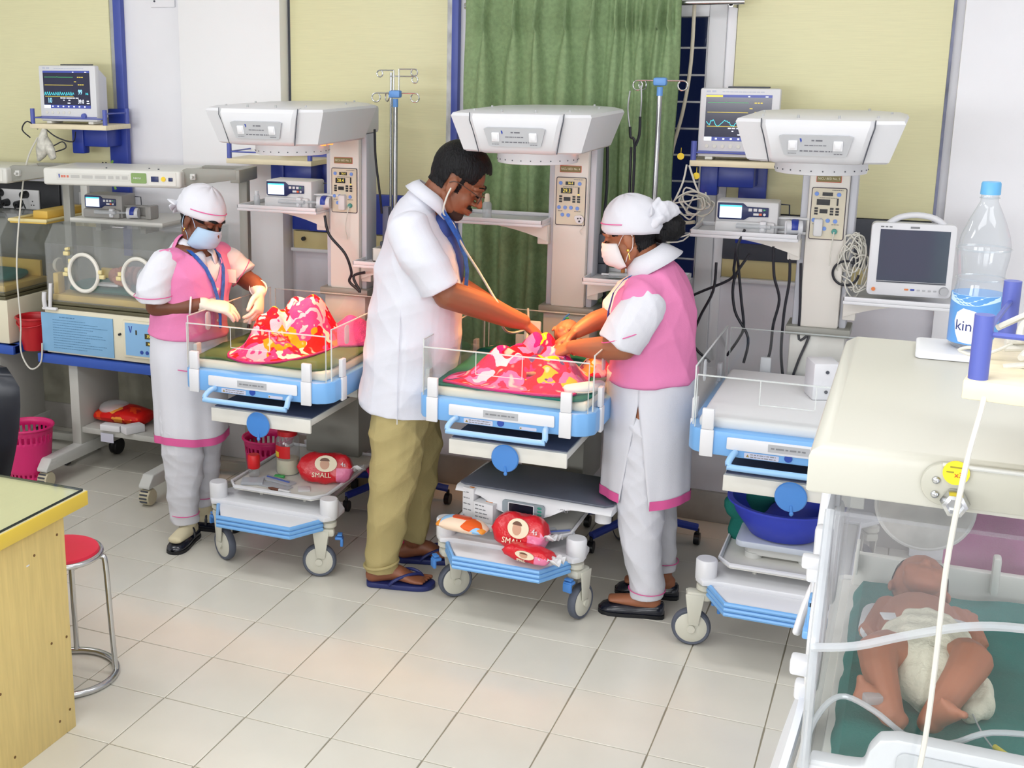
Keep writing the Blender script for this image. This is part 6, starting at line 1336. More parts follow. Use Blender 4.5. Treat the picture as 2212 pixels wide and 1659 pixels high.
def soft_pack(label, loc, rz, L, Wd_, H, tilt=0.0, seed=1, words='SMALL', name='nappy_pack'):
    p = thing(name, label, 'packet', loc, rz)
    Mx = Matrix.Rotation(tilt, 4, 'X')
    r = random.Random(seed); rings = []; n = 28
    for k in range(15):
        q = k / 14; x = -L / 2 + L * q
        s = (1 - abs(2 * q - 1) ** 4) ** 0.5 * 0.93 + 0.07
        ring = []
        for i in range(n):
            a = 2 * PI * i / n; e = 0.62
            cx = math.copysign(abs(math.cos(a)) ** e, math.cos(a)); cz = math.copysign(abs(math.sin(a)) ** e, math.sin(a))
            w = 1 + 0.05 * math.sin(a * 5 + k * 1.3 + seed) + 0.04 * math.sin(a * 3 - k * 0.9)
            ring.append(Mx @ Vector((x, cx * Wd_ / 2 * (0.8 + 0.2 * s) * w, H / 2 + cz * H / 2 * s * w)))
        rings.append(ring)
    mb = MB().loft(rings)
    n0 = len(mb.f)
    mb.m = [1 if (sum(mb.v[i][0] for i in f) / len(f) > L * 0.18 and sum(mb.v[i][2] for i in f) / len(f) < H * 0.62) else 0 for f in mb.f]
    o = ob('wrapper', mb, [M_packred, M_packpink], p, 180)
    y = -Wd_ / 2 * 1.05
    T = Mx @ Matrix.Translation((0, y - 0.004, H * 0.5)) @ FRONT
    ov = ob('picture_oval', MB().prism([(L * 0.2 * math.cos(a) + L * 0.03, H * 0.27 * math.sin(a) + H * 0.13) for a in np.linspace(0, 2 * PI, 25)[:-1]], -0.004, 0.0005, M=T), mat('oval_cream', (236, 224, 196), 0.4), p)
    ob('picture_face', MB().prism([(L * 0.085 * math.cos(a) + L * 0.01, H * 0.17 * math.sin(a) + H * 0.11) for a in np.linspace(0, 2 * PI, 21)[:-1]], 0, 0.0013, M=T), mat('picture_skin', (206, 160, 134), 0.5), ov)
    ob('picture_hair', MB().prism([(L * 0.09 * math.cos(a) + L * 0.01, H * 0.12 * math.sin(a) + H * 0.2) for a in np.linspace(0.1, PI - 0.1, 12)], 0, 0.0018, M=T), mat('picture_brown', (110, 74, 56), 0.5), ov)
    t = text('pack_lettering', words, H * 0.22, mat('pack_letters', (244, 236, 206), 0.5), p, (0, 0, 0), rx=0, ext=0.0008)
    t.data.transform(T @ Matrix.Translation((-L * 0.04, -H * 0.25, 0.002)))
    t = text('pack_lettering', '4s', H * 0.2, M_paper, p, (0, 0, 0), rx=0, ext=0.0008)
    t.data.transform(T @ Matrix.Translation((L * 0.34, H * 0.12, 0.0)))
    fl = []
    for i in range(9):
        fl.append([Mx @ Vector((L / 2 - 0.006 + 0.05 * j / 4, (i / 8 - 0.5) * Wd_ * 0.9, H * 0.5 + 0.012 * math.sin(i * 1.7 + j) + H * 0.08 * j / 4)) for j in range(5)])
    f_ = ob('torn_flap', MB().loft(fl, False, False), M_paper, p, 180); s = f_.modifiers.new('t', 'SOLIDIFY'); s.thickness = 0.0015
    return p
soft_pack('red and pink nappy pack with a torn white end beside the red-lidded jar', (-2.14, 4.30, 0.314), 0.30, 0.23, 0.105, 0.125, -0.35, 1)
soft_pack('red and pink nappy pack standing on the middle warmer base', (-1.235, 4.06, 0.266), -0.15, 0.21, 0.085, 0.135, -0.25, 5)
soft_pack('flat red and pink nappy pack in front of the standing one', (-1.175, 3.985, 0.266), -0.22, 0.19, 0.075, 0.055, 0.0, 8, 'SMALL')
tag(ob('red_packet', MB().limb([(-2.24, 4.44, 0.345), (-2.19, 4.45, 0.355), (-2.14, 4.46, 0.345)], [(0.05, 0.028), (0.06, 0.034), (0.05, 0.028)], ref=(0, 1, 0)), mat('packet_crimson', (190, 24, 36), 0.35)), 'plain red packet behind the nappy pack on the jar shelf', 'packet')
wp_ = thing('wipes_pack', 'orange and blue wet wipes pack on the left of the warmer base', 'packet', (-1.445, 4.03, 0.318), -0.12)
ob('wrapper', MB().limb([(-0.09, 0, 0.018), (-0.05, 0, 0.026), (0.05, 0, 0.026), (0.09, 0, 0.018)], [(0.035, 0.010), (0.048, 0.026), (0.048, 0.026), (0.035, 0.010)], ref=(0, 1, 0)), patterned('wipes_print', [(0, (150, 196, 236)), (0.3, (236, 150, 60)), (0.55, (240, 214, 190)), (0.72, (226, 96, 40)), (0.9, (120, 170, 110))], 13, 0.3, 1.2, False, 0), wp_)
ob('lid', MB().prism(rrect(0.075, 0.036, 0.014), 0.048, 0.055, 0.002), mat('wipes_lid', (214, 84, 46), 0.3), wp_); ob('lid_ring', MB().prism(rrect(0.085, 0.045, 0.016), 0.045, 0.051, 0.002), M_paper, wp_)
# papers and syringe packets
def packet(label, u, v, z, w, d, rz, m_, h=0.006, stripe=None, group=None):
    p = thing('syringe_packet', label, 'packet', (u, v, z), rz, group)
    ob('film', MB().box((0, 0, h / 2), (w, d, h), 0.0025), m_, p)
    if stripe: ob('contents', MB().cyl((-w * 0.38, 0, h), (w * 0.38, 0, h), 0.0045, n=8), stripe, p)
    return p
M_blister = acrylic('blister_film', (0.92, 0.94, 0.95), 1.2, 0.55, (214, 218, 226))
M_syrblue = mat('syringe_blue', (72, 96, 170), 0.4)
packet('clear packet with a blue-capped tube in front of the jar', -2.33, 4.245, 0.313, 0.16, 0.05, -0.25, M_blister, 0.008, M_syrblue)
packet('crumpled clear packet at the left front corner of the jar shelf', -2.42, 4.19, 0.313, 0.09, 0.07, 0.4, M_blister, 0.012)
packet('flat clear packet under the blue-capped tube packet', -2.31, 4.185, 0.313, 0.14, 0.05, -0.1, M_blister, 0.005)
packet('white folded leaflet in front of the nappy pack on the jar shelf', -2.19, 4.205, 0.313, 0.05, 0.06, 0.5, M_paper, 0.003)
pn_ = thing('marker', 'brown and white marker pen at the front edge of the jar shelf', 'pen', (-2.27, 4.14, 0.319), -0.12)
ob('barrel', MB().cyl((0, 0, 0), (0.055, 0, 0), 0.006, n=12), M_paper, pn_); ob('cap', MB().cyl((-0.035, 0, 0), (0, 0, 0), 0.0065, n=12).cyl((-0.052, 0, 0), (-0.035, 0, 0), 0.003, 0.006, n=12), mat('pen_brown', (110, 66, 50), 0.5), pn_)
tag(ob('green_clip', MB().box((-2.345, 4.285, 0.32), (0.045, 0.02, 0.012), 0.004, 0.1), mat('clip_green', (60, 168, 86), 0.4)), 'small green clip at the foot of the jar', 'clip')
for i, (u, v, rz, lb) in enumerate(((-1.31, 4.17, 0.6, 'clear syringe packet left of the others under the baby scale'), (-1.245, 4.155, 0.5, 'clear syringe packet with a blue dot under the scale display'), (-1.175, 4.15, 0.55, 'clear syringe packet under the right of the scale display'), (-1.115, 4.16, 0.6, 'clear syringe packet nearest the right edge of the scale shelf'))):
    packet(lb, u, v, 0.313, 0.11, 0.045, rz, M_blister, 0.009, M_syrblue if i % 2 else None)
def carton(label, u, v, z, w, d, h, rz, seed):
    p = thing('medicine_carton', label, 'carton', (u, v, z), rz)
    ob('box', MB().box((0, 0, h / 2), (w, d, h), 0.0015), M_paper, p)
    pr = MB()
    for k in range(4): scribble(pr, -w * 0.4, w * (0.05 + 0.08 * k), -d / 2, h * (0.85 - 0.2 * k), 0.004, seed + k)
    ob('print', pr, M_inkgrey, p)
    ob('flash', MB().box((w * 0.15, -d * 0.1, h + 0.0006), (w * 0.35, d * 0.3, 0.001)), mat('flash_orange', (226, 140, 60), 0.5), p)
    return p
carton('tall white medicine carton at the left end of the scale shelf', -1.475, 4.21, 0.3125, 0.05, 0.045, 0.115, -0.25, 3)
carton('low white medicine carton beside the tall one on the scale shelf', -1.40, 4.20, 0.3125, 0.085, 0.09, 0.075, -0.2, 9)
# baby scale on the shelf of the middle warmer
scl = thing('baby_scale', 'white baby weighing scale with a slate platform on the middle warmer shelf', 'scale', (-1.235, 4.33, 0.3125), -0.06)
ob('platform', MB().prism([(-0.285, -0.12), (-0.26, -0.135), (0.29, -0.135), (0.315, -0.11), (0.30, 0.17), (-0.27, 0.17)], 0.118, 0.126, 0.003), mat('slate_platform', (92, 98, 112), 0.4), scl)
hb = []
for k in range(25):
    q = k / 24; x = -0.29 + 0.61 * q
    drop = 0.055 * math.exp(-((x + 0.02) / 0.14) ** 4)
    zb = 0.092 - drop
    hb.append([(x, -0.145, 0.112), (x, -0.155, 0.10), (x, -0.155 - 0.01 * (drop > 0.02), max(zb + 0.006, 0.04)), (x, -0.14, zb), (x, 0.15, 0.09), (x, 0.165, 0.117), (x, -0.135, 0.117)])
body_ = ob('housing', MB().loft(hb), M_white, scl, 50)
ob('foot', MB().cyl((0.27, -0.08, 0.045), (0.27, -0.08, 0.092), 0.03, n=24).cyl((-0.24, -0.08, 0.0), (-0.24, -0.08, 0.092), 0.03, n=24).cyl((-0.2, 0.12, 0.0), (-0.2, 0.12, 0.092), 0.03, n=24).cyl((0.13, 0.12, 0.0), (0.13, 0.12, 0.092), 0.03, n=24), M_white, scl)
Td = Matrix.Translation((-0.01, -0.1665, 0.074)) @ FRONT
dp = ob('display_panel', MB().prism(rrect(0.165, 0.05, 0.01), -0.004, 0.002, M=Td), mat('display_grey', (150, 164, 172), 0.4), scl)
ob('display', MB().prism(rrect(0.095, 0.032, 0.003, cx=-0.008), 0.0, 0.0035, M=Td), mat('lcd_dark', (28, 34, 48), 0.2), dp); ob('display_frame', MB().prism(rrect(0.103, 0.038, 0.004, cx=-0.008), 0.0, 0.0028, M=Td), M_white, dp)
kk = MB()
for i in range(3): kk.ell((0.054, -0.169, 0.087 - 0.013 * i), (0.009, 0.0015, 0.0048))
ob('key', kk, mat('key_green', (60, 150, 130), 0.4), dp)
text('scale_lettering', 'NICU', 0.016, M_inkgrey, scl, (0.13, -0.1565, 0.088), sx=1.6)
# empty warmer: blue basin on a small scale, green cloth, white box
bs = thing('basin', 'royal blue plastic basin on the shelf of the empty warmer', 'basin', (-0.345, 4.32, 0.385))
ob('bowl', MB().lathe([(0.0, 0.004), (0.11, 0.0), (0.12, 0.004), (0.17, 0.075), (0.185, 0.115), (0.20, 0.12), (0.20, 0.127), (0.182, 0.126), (0.165, 0.08), (0.115, 0.012), (0.0, 0.01)], n=48), mat('royal_blue', (44, 62, 186), 0.4), bs)
sc2 = thing('kitchen_scale', 'small pale scale with round feet under the blue basin', 'scale', (-0.345, 4.31, 0.3125))
ob('plate', MB().prism(rrect(0.30, 0.24, 0.03), 0.045, 0.068, 0.008), mat('scale_pale', (196, 204, 216), 0.4), sc2); ob('body', MB().prism(rrect(0.24, 0.19, 0.03), 0.012, 0.046, 0.008), M_lightgrey, sc2)
ob('foot', MB().cyl((-0.09, -0.07, 0), (-0.09, -0.07, 0.02), 0.03).cyl((0.09, -0.07, 0), (0.09, -0.07, 0.02), 0.03).cyl((-0.09, 0.07, 0), (-0.09, 0.07, 0.02), 0.03).cyl((0.09, 0.07, 0), (0.09, 0.07, 0.02), 0.03), M_lightgrey, sc2)
gc = MB().limb([(-0.50, 4.43, 0.40), (-0.44, 4.46, 0.47), (-0.34, 4.50, 0.51), (-0.26, 4.50, 0.50)], [(0.05, 0.08), (0.06, 0.05), (0.06, 0.035), (0.05, 0.03)], ref=(0, 1, 0)).limb([(-0.50, 4.42, 0.33), (-0.48, 4.44, 0.42)], [(0.05, 0.06), (0.05, 0.05)])
tag(ob('green_cloth', gc, M_teal), 'green cloth bundled behind the blue basin on the empty warmer', 'cloth')
ib = thing('instrument_box', 'white plastic box with dark screws on the right of the empty mattress', 'box', (-0.268, 4.42, 0.867), 0.35)
ob('case', MB().box((0, 0, 0.065), (0.09, 0.11, 0.13), 0.006), M_white, ib); ob('screw', MB().cyl((-0.0, -0.055, 0.1), (0.0, -0.058, 0.1), 0.006).cyl((-0.0, -0.055, 0.03), (0.0, -0.058, 0.03), 0.006), M_darkgrey, ib); ob('port', MB().bx(0.045, 0.048, -0.02, 0.02, 0.04, 0.09, 0.001), M_darkgrey, ib)
# little things on the instrument shelves
ds = thing('dropper_bottle', 'tall clear dropper bottle on the tray behind the man\'s chin', 'bottle', (-1.63, 4.78, 1.373))
ob('body', MB().lathe([(0, 0), (0.017, 0), (0.019, 0.004), (0.019, 0.062), (0.012, 0.072)], n=20), M_tubeclear, ds); ob('cap', MB().lathe([(0.011, 0.07), (0.012, 0.074), (0.009, 0.1), (0.006, 0.104), (0, 0.104)], n=16), mat('cap_ivory', (236, 228, 206), 0.5), ds)
ds = thing('dropper_bottle', 'small clear vial at the left end of the gloved nurse\'s pump shelf', 'bottle', (-2.715, 4.80, 1.373))
ob('body', MB().lathe([(0, 0), (0.013, 0), (0.014, 0.004), (0.014, 0.04), (0.008, 0.05)], n=18), M_tubeclear, ds); ob('cap', MB().lathe([(0.0085, 0.048), (0.009, 0.066), (0.0, 0.068)], n=14), M_paper, ds)
ds = thing('syringe', 'plastic syringe in a tray on the right side shelf of the middle warmer', 'syringe', (-1.12, 4.80, 1.166), 0.1)
ob('barrel', MB().cyl((0, 0, 0.01), (0.08, 0.0, 0.01), 0.009, n=12).bx(-0.02, 0.12, -0.015, 0.03, 0, 0.003), M_tubeclear, ds); ob('plunger', MB().cyl((-0.03, 0, 0.01), (0.0, 0.0, 0.01), 0.004, n=8), M_paper, ds); ob('vial', MB().cyl((0.05, 0.03, 0.003), (0.05, 0.03, 0.04), 0.008, n=12), mat('amber_vial', (190, 120, 60), 0.4), ds)
bk_ = thing('cream_basket', 'cream plastic basket on the right side shelf of the gloved nurse\'s warmer', 'basket', (-2.09, 4.81, 1.162))
ob('basket', MB().bx(-0.05, 0.08, -0.04, 0.06, 0, 0.006).bx(-0.05, 0.08, -0.04, -0.034, 0, 0.06, 0.002).bx(-0.05, 0.08, 0.054, 0.06, 0, 0.06, 0.002).bx(-0.05, -0.044, -0.04, 0.06, 0, 0.06, 0.002).bx(0.074, 0.08, -0.04, 0.06, 0, 0.06, 0.002), M_cream, bk_)

# ================================================================== BEDDING ON THE WARMERS
def heightcloth(name, poly, zf, m_, n=46, parent=None, skirt=0.02, edge=None, rings_=16):
    """cloth over a surface: centre -> outline, height from zf(u, v, q); q=0 centre .. 1 edge"""
    P = [Vector((a, b, 0)) for a, b in poly]; C = sum(P, Vector()) / len(P)
    Q = smooth_path(P + [P[0]], max(2, n // len(P)))[:-1]; N = len(Q); rg = []
    for k in range(rings_ + 1):
        q = k / rings_
        rg.append([(C.x + (p.x - C.x) * max(q, 0.01), C.y + (p.y - C.y) * max(q, 0.01), zf(C.x + (p.x - C.x) * q, C.y + (p.y - C.y) * q, q)) for p in Q])
    rg.append([(x, y, z - skirt) for x, y, z in rg[-1]])
    o = ob(name, MB().loft(rg, True), m_, parent, 180)
    return o, rg[-2]
BLK = patterned('floral_fleece', [(0, (206, 24, 56)), (0.2, (224, 66, 138)), (0.4, (238, 176, 206)), (0.55, (240, 150, 34)), (0.68, (216, 30, 40)), (0.82, (244, 226, 214)), (0.92, (150, 26, 84))], 21, 0.9, 1.6)
BLK2 = patterned('floral_fleece_magenta', [(0, (214, 26, 88)), (0.22, (190, 20, 52)), (0.40, (232, 110, 176)), (0.56, (238, 196, 222)), (0.70, (206, 34, 120)), (0.82, (240, 184, 40)), (0.92, (96, 70, 120))], 19, 0.9, 1.6)
M_bind = mat('magenta_binding', (200, 40, 120), 0.8, bump=0.3, bscale=300)
G = lambda u, v, cu, cv, su, sv: math.exp(-((u - cu) / su) ** 2 - ((v - cv) / sv) ** 2)
ZM = 0.867
def sheet(label, name, poly, m_, wob=0.006):
    o, e = heightcloth(name, poly, lambda u, v, q: ZM + 0.004 + wob * (0.5 + 0.5 * math.sin(u * 38 + v * 19)) * (0.6 + 0.4 * math.sin(v * 53 - u * 11)), m_, 48, None, 0.006)
    tag(o, label, 'sheet'); return o
sheet('green surgical sheet under the floral bundle tended by the gloved nurse', 'green_sheet', [(-2.57, 4.02), (-2.30, 4.02), (-2.02, 4.03), (-1.995, 4.3), (-2.0, 4.6), (-2.28, 4.66), (-2.55, 4.6), (-2.58, 4.3)], M_olive)
sheet('dark green sheet under the magenta floral blanket of the middle warmer', 'green_sheet', [(-1.565, 4.02), (-1.29, 4.01), (-1.01, 4.02), (-1.005, 4.35), (-1.01, 4.66), (-1.29, 4.68), (-1.56, 4.66), (-1.57, 4.35)], M_teal)
# floral bundle of the left warmer: swaddled baby, feet towards the room, blanket tail hanging to the front of the mattress
G4 = lambda u, v, cu, cv, su, sv: math.exp(-(((u - cu) / su) ** 2 + ((v - cv) / sv) ** 2) ** 1.7)
def z1(u, v, q):
    h = max(0.185 * G4(u, v, -2.255, 4.40, 0.135, 0.165), 0.15 * G4(u, v, -2.365, 4.29, 0.10, 0.13), 0.075 * G4(u, v, -2.31, 4.14, 0.13, 0.10)) + 0.02 * G(u, v, -2.2, 4.36, 0.05, 0.08)
    h += (0.010 * math.sin((u * 0.9 + v * 0.5) * 70 + 1.5 * math.sin(v * 25)) + 0.007 * math.sin((u * 0.8 - v) * 95 + 2)) * min(1, h * 12) * (1 - q ** 3)
    return ZM + 0.012 + max(0.0, h) * (1 - q ** 4)
o, e = heightcloth('floral_blanket', [(-2.43, 4.045), (-2.33, 4.0), (-2.24, 4.03), (-2.17, 4.13), (-2.135, 4.26), (-2.12, 4.42), (-2.16, 4.55), (-2.26, 4.60), (-2.37, 4.55), (-2.43, 4.42), (-2.46, 4.26), (-2.47, 4.13)], z1, BLK, 120, None, 0.008, rings_=34)
fbk = tag(o, 'red, yellow and pink floral fleece bundle in the warmer of the gloved nurse', 'blanket')
ob('binding', MB().tube([(x, y, z - 0.003) for x, y, z in e], 0.0055, 6, closed=True), M_bind, o)
o, e = heightcloth('pink_wrap', [(-2.20, 4.36), (-2.04, 4.42), (-1.99, 4.52), (-2.05, 4.62), (-2.2, 4.64), (-2.3, 4.55)], lambda u, v, q: ZM + 0.012 + 0.07 * (1 - q * q) + 0.012 * math.sin(u * 60 + v * 40) * (1 - q) + 0.045 * G(u, v, -2.09, 4.49, 0.05, 0.06), mat('rose_fleece', (210, 70, 150), 0.85, noise=0.2, nscale=30, bump=0.4, bscale=200), 48, None, 0.008)
tag(o, 'plain rose pink wrap showing at the right of the floral bundle', 'wrap')
# middle warmer blanket with baby
def z2(u, v, q):
    h = max(0.15 * G4(u, v, -1.27, 4.37, 0.115, 0.13), 0.105 * G4(u, v, -1.335, 4.22, 0.13, 0.12), 0.10 * G4(u, v, -1.17, 4.24, 0.11, 0.13)) + 0.02 * G(u, v, -1.4, 4.12, 0.1, 0.06)
    h += (0.009 * math.sin((u * 0.4 + v) * 75 + 1.4 * math.sin(u * 30)) + 0.008 * math.sin((u - v * 0.7) * 60 + 1)) * (1 - q * q)
    return ZM + 0.014 + max(0.0, h) * (1 - q ** 4)
o, e = heightcloth('floral_blanket', [(-1.53, 4.045), (-1.38, 4.005), (-1.23, 3.998), (-1.09, 4.015), (-1.045, 4.08), (-1.05, 4.22), (-1.08, 4.36), (-1.16, 4.44), (-1.26, 4.46), (-1.34, 4.40), (-1.42, 4.26), (-1.52, 4.16)], z2, BLK2, 120, None, 0.008, rings_=34)
tag(o, 'magenta and pink floral blanket over the baby in the middle warmer', 'blanket')
ob('binding', MB().tube([(x, y, z - 0.003) for x, y, z in e], 0.0055, 6, closed=True), M_bind, o)
o, e = heightcloth('floral_cloth', [(-1.12, 4.35), (-1.03, 4.33), (-1.0, 4.42), (-1.05, 4.5), (-1.13, 4.46)], lambda u, v, q: ZM + 0.012 + 0.05 * (1 - q * q) + 0.01 * math.sin(u * 80 + v * 50) * (1 - q), BLK, 30, None, 0.008)
tag(o, 'small red and yellow floral cloth beside the nurse\'s wrist in the middle warmer', 'cloth')
tag(ob('white_linen', MB().limb([(-1.08, 4.08, 0.885), (-1.02, 4.12, 0.89), (-0.995, 4.2, 0.888)], [(0.03, 0.016), (0.034, 0.02), (0.02, 0.012)]), M_paper), 'crumpled white linen at the right front corner of the middle warmer', 'linen')
mb_ = thing('baby', 'baby lying under the magenta floral blanket in the middle warmer, head showing', 'baby', (-1.235, 4.45, 0.90), 0.0)
b = MB(); baby_body(b, (-0.03, -0.17, 0.0), (-0.01, -0.06, 0.02), (0.025, 0.05, 0.085), [(0.03, -0.03, 0.02), (0.06, -0.06, 0.02), (0.05, -0.04, 0.03)], [(-0.06, -0.04, 0.02), (-0.07, -0.08, 0.02), (-0.05, -0.09, 0.03)], [(-0.04, -0.18, 0.0), (-0.05, -0.22, 0.012), (-0.05, -0.27, 0.0), (0, -1, 0.3), (0, 0, 1)], [(0.0, -0.18, 0.0), (0.02, -0.22, 0.012), (0.01, -0.27, 0.0), (0, -1, 0.3), (0, 0, 1)], 1.0, (0.6, -0.3, 0.8))
body = remesh('body', b, 0.003, 3, M_babyd, mb_)
tt = thing('feeding_tube', 'white tube with a wall clip at the back of the middle warmer', 'tube', (0, 0, 0))
ob('tube', MB().tube([(-1.42, 4.70, 1.03), (-1.405, 4.66, 0.99), (-1.395, 4.62, 0.94), (-1.39, 4.56, 0.89)], 0.0045, 8, 4), M_cablew, tt); ob('clip', MB().bx(-1.43, -1.36, 4.682, 4.696, 0.90, 0.985, 0.006), M_paper, tt)
lp = [(-1.04 + 0.05 * math.cos(a), 4.12 + 0.06 * math.sin(a), 0.884) for a in np.linspace(0, 2 * PI, 17)[:-1]]
tag(ob('probe_loop', MB().tube(lp, 0.0022, 6, closed=True), M_cablew), 'loop of thin probe wire on the green sheet of the middle warmer', 'wire')
th = thing('blue_probe', 'blue and green probe clip on the back wall of the middle warmer', 'probe', (-1.262, 4.70, 1.01), 0.0)
ob('clip', MB().limb([(-0.02, -0.01, -0.035), (0.0, -0.01, 0.0), (0.015, -0.01, 0.015)], [0.004, 0.0045, 0.003]), M_mid, th); ob('tip', MB().ell((0.008, -0.012, -0.002), (0.008, 0.005, 0.005)), mat('clip_green', (60, 168, 86)), th)
# ================================================================== PEOPLE
M_skin1 = mat('skin_deep_brown', (112, 66, 46), 0.5, sss=0.05); M_skin2 = mat('skin_brown', (158, 100, 70), 0.5, sss=0.05); M_skin3 = mat('skin_warm_brown', (138, 84, 58), 0.48, sss=0.05)
M_hair = mat('black_hair', (10, 10, 14), 0.5, 0.0, 0.25, noise=0.4, nscale=60, bump=0.6, bscale=180, stretch=(1, 1, 0.3))
M_uni = mat('white_uniform', (218, 219, 227), 0.8, spec=0.15, bump=0.12, bscale=400); M_coat = mat('white_coat', (218, 220, 230), 0.75, spec=0.15, bump=0.12, bscale=400)
M_vest = mat('pink_vest', (228, 134, 182), 0.8, spec=0.15, bump=0.15, bscale=350); M_pipe = mat('pink_piping', (222, 92, 156), 0.7)
M_mask1 = mat('blue_mask', (172, 198, 224), 0.7); M_mask2 = mat('white_mask', (222, 217, 217), 0.7)
M_glove = mat('latex_glove', (222, 218, 206), 0.45); M_khaki = mat('khaki_cloth', (174, 160, 112), 0.8, spec=0.15, bump=0.15, bscale=300)
M_lan = mat('lanyard_blue', (40, 92, 178), 0.6, noise=0.3, nscale=60); M_shoe = mat('black_shoe', (22, 26, 40), 0.18, spec=0.7); M_gold = mat('gold', (220, 180, 90), 0.25, 1.0)
M_slip = mat('flipflop_navy', (34, 44, 104), 0.5); M_sock = mat('cream_sock', (214, 204, 172), 0.8); M_lip = mat('lip_brown', (150, 84, 70), 0.4); M_eyew = mat('eye_white', (230, 226, 220), 0.25); M_frame = mat('spectacle_frame', (70, 52, 44), 0.3)
def folds(amp, freq, seed=1, n=5, dirs=None):
    r = np.random.RandomState(seed); K = r.normal(size=(n, 3)); K /= np.linalg.norm(K, axis=1)[:, None]
    if dirs is not None: K = K * np.array(dirs)
    ph = r.uniform(0, 6.28, (n, 2))
    def f(co):
        s = np.zeros(len(co))
        for k, p in zip(K, ph):
            q = freq * (co @ k); w = np.sin(q + p[0] + 1.6 * np.sin(0.37 * freq * (co @ k[[1, 2, 0]]) + p[1])); s += (1 - np.abs(w)) ** 1.5 - 0.4
        return amp * s / n ** 0.5
    return f
def basis(f):
    f = Vector(f).normalized(); l = Vector((0, 0, 1)).cross(f).normalized(); u = f.cross(l).normalized(); return f, l, u
def head_matrix(c, f, roll=0.0, s=1.0):
    f, l, u = basis(f); R = Matrix((f, l, u)).transposed() @ Matrix.Rotation(roll, 3, 'X')
    return Matrix.Translation(c) @ R.to_4x4() @ Matrix.Scale(s, 4)
def head_mb(mb, H):
    mb.ell((-0.012, 0, 0.032), (0.094, 0.074, 0.088), None, 24, 16, H).ell((0.022, 0, -0.03), (0.062, 0.058, 0.085), None, 20, 14, H).ell((0.058, 0, -0.090), (0.025, 0.027, 0.021), None, 12, 8, H)
    mb.limb([(0.080, 0, 0.026), (0.094, 0, 0.0), (0.107, 0, -0.021)], [0.0075, 0.0095, 0.0125], ref=(0, 1, 0), n=10, M=H)
    for s in (-1, 1):
        mb.limb([(-0.015, s * 0.054, -0.045), (0.02, s * 0.045, -0.074), (0.055, s * 0.014, -0.094)], [0.017, 0.018, 0.017], n=10, M=H)
        mb.ell((0.052, s * 0.034, -0.024), (0.026, 0.022, 0.028), None, 12, 8, H).ell((0.091, s * 0.0125, -0.026), (0.011, 0.009, 0.008), None, 10, 6, H)
        mb.limb([(0.064, s * 0.054, 0.026), (0.082, s * 0.032, 0.036), (0.087, s * 0.008, 0.030)], [0.009, 0.010, 0.008], n=8, M=H)
        mb.ell((0.075, s * 0.031, 0.012), (0.013, 0.016, 0.011), None, 10, 8, H)
        mb.ell((-0.008, s * 0.077, -0.006), (0.019, 0.0075, 0.031), Matrix.Rotation(s * 0.25, 3, 'Z'), 12, 10, H).ell((0.0, s * 0.074, -0.034), (0.009, 0.006, 0.010), None, 8, 6, H)
    mb.limb([(0.074, 0.024, -0.056), (0.088, 0.008, -0.0525), (0.089, -0.008, -0.0525), (0.074, -0.024, -0.056)], [0.006, 0.0075, 0.0075, 0.006], n=8, M=H)
    mb.limb([(0.074, 0.022, -0.061), (0.086, 0.008, -0.066), (0.086, -0.008, -0.066), (0.074, -0.022, -0.061)], [0.006, 0.008, 0.008, 0.006], n=8, M=H)
    return mb
def inh(H):
    """world-local points -> head coordinates (numpy)"""
    Hi = np.array(H.inverted()); return lambda c: c @ Hi[:3, :3].T + Hi[:3, 3]
def face_parts(root, H, closed=True, lips=True):
    for s in (-1, 1):
        e = MB()
        if closed: e.limb([(0.0815, s * 0.019, 0.006), (0.0885, s * 0.031, 0.0035), (0.0795, s * 0.044, 0.006)], [0.0022, 0.003, 0.002], n=8, M=H); ob('eyelash_line', e, M_hair, root, 180)
        else:
            ob('eye', e.ell((0.0795, s * 0.031, 0.008), (0.0095, 0.0125, 0.0062), None, 14, 10, H), M_eyew, root, 180)
            ob('iris', MB().ell((0.0865, s * 0.031, 0.0065), (0.0035, 0.0055, 0.0052), None, 12, 8, H), M_hair, root, 180)
            ob('eyelash_line', MB().limb([(0.082, s * 0.018, 0.011), (0.0905, s * 0.031, 0.0135), (0.080, s * 0.045, 0.011)], [0.002, 0.0026, 0.002], n=8, M=H), M_hair, root, 180)
        ob('eyebrow', MB().limb([(0.0915, s * 0.012, 0.034), (0.0905, s * 0.032, 0.042), (0.0735, s * 0.052, 0.036)], [(0.004, 0.0022), (0.0042, 0.0024), (0.002, 0.0016)], n=8, M=H), M_hair, root, 180)
    if lips: ob('lips', MB().limb([(0.080, 0.020, -0.058), (0.0925, 0.007, -0.0555), (0.0925, -0.007, -0.0555), (0.080, -0.020, -0.058)], [0.003, 0.0052, 0.0052, 0.003], n=8, M=H).limb([(0.080, 0.018, -0.061), (0.0905, 0.007, -0.0655), (0.0905, -0.007, -0.0655), (0.080, -0.018, -0.061)], [0.003, 0.0058, 0.0058, 0.003], n=8, M=H), M_lip, root, 180)
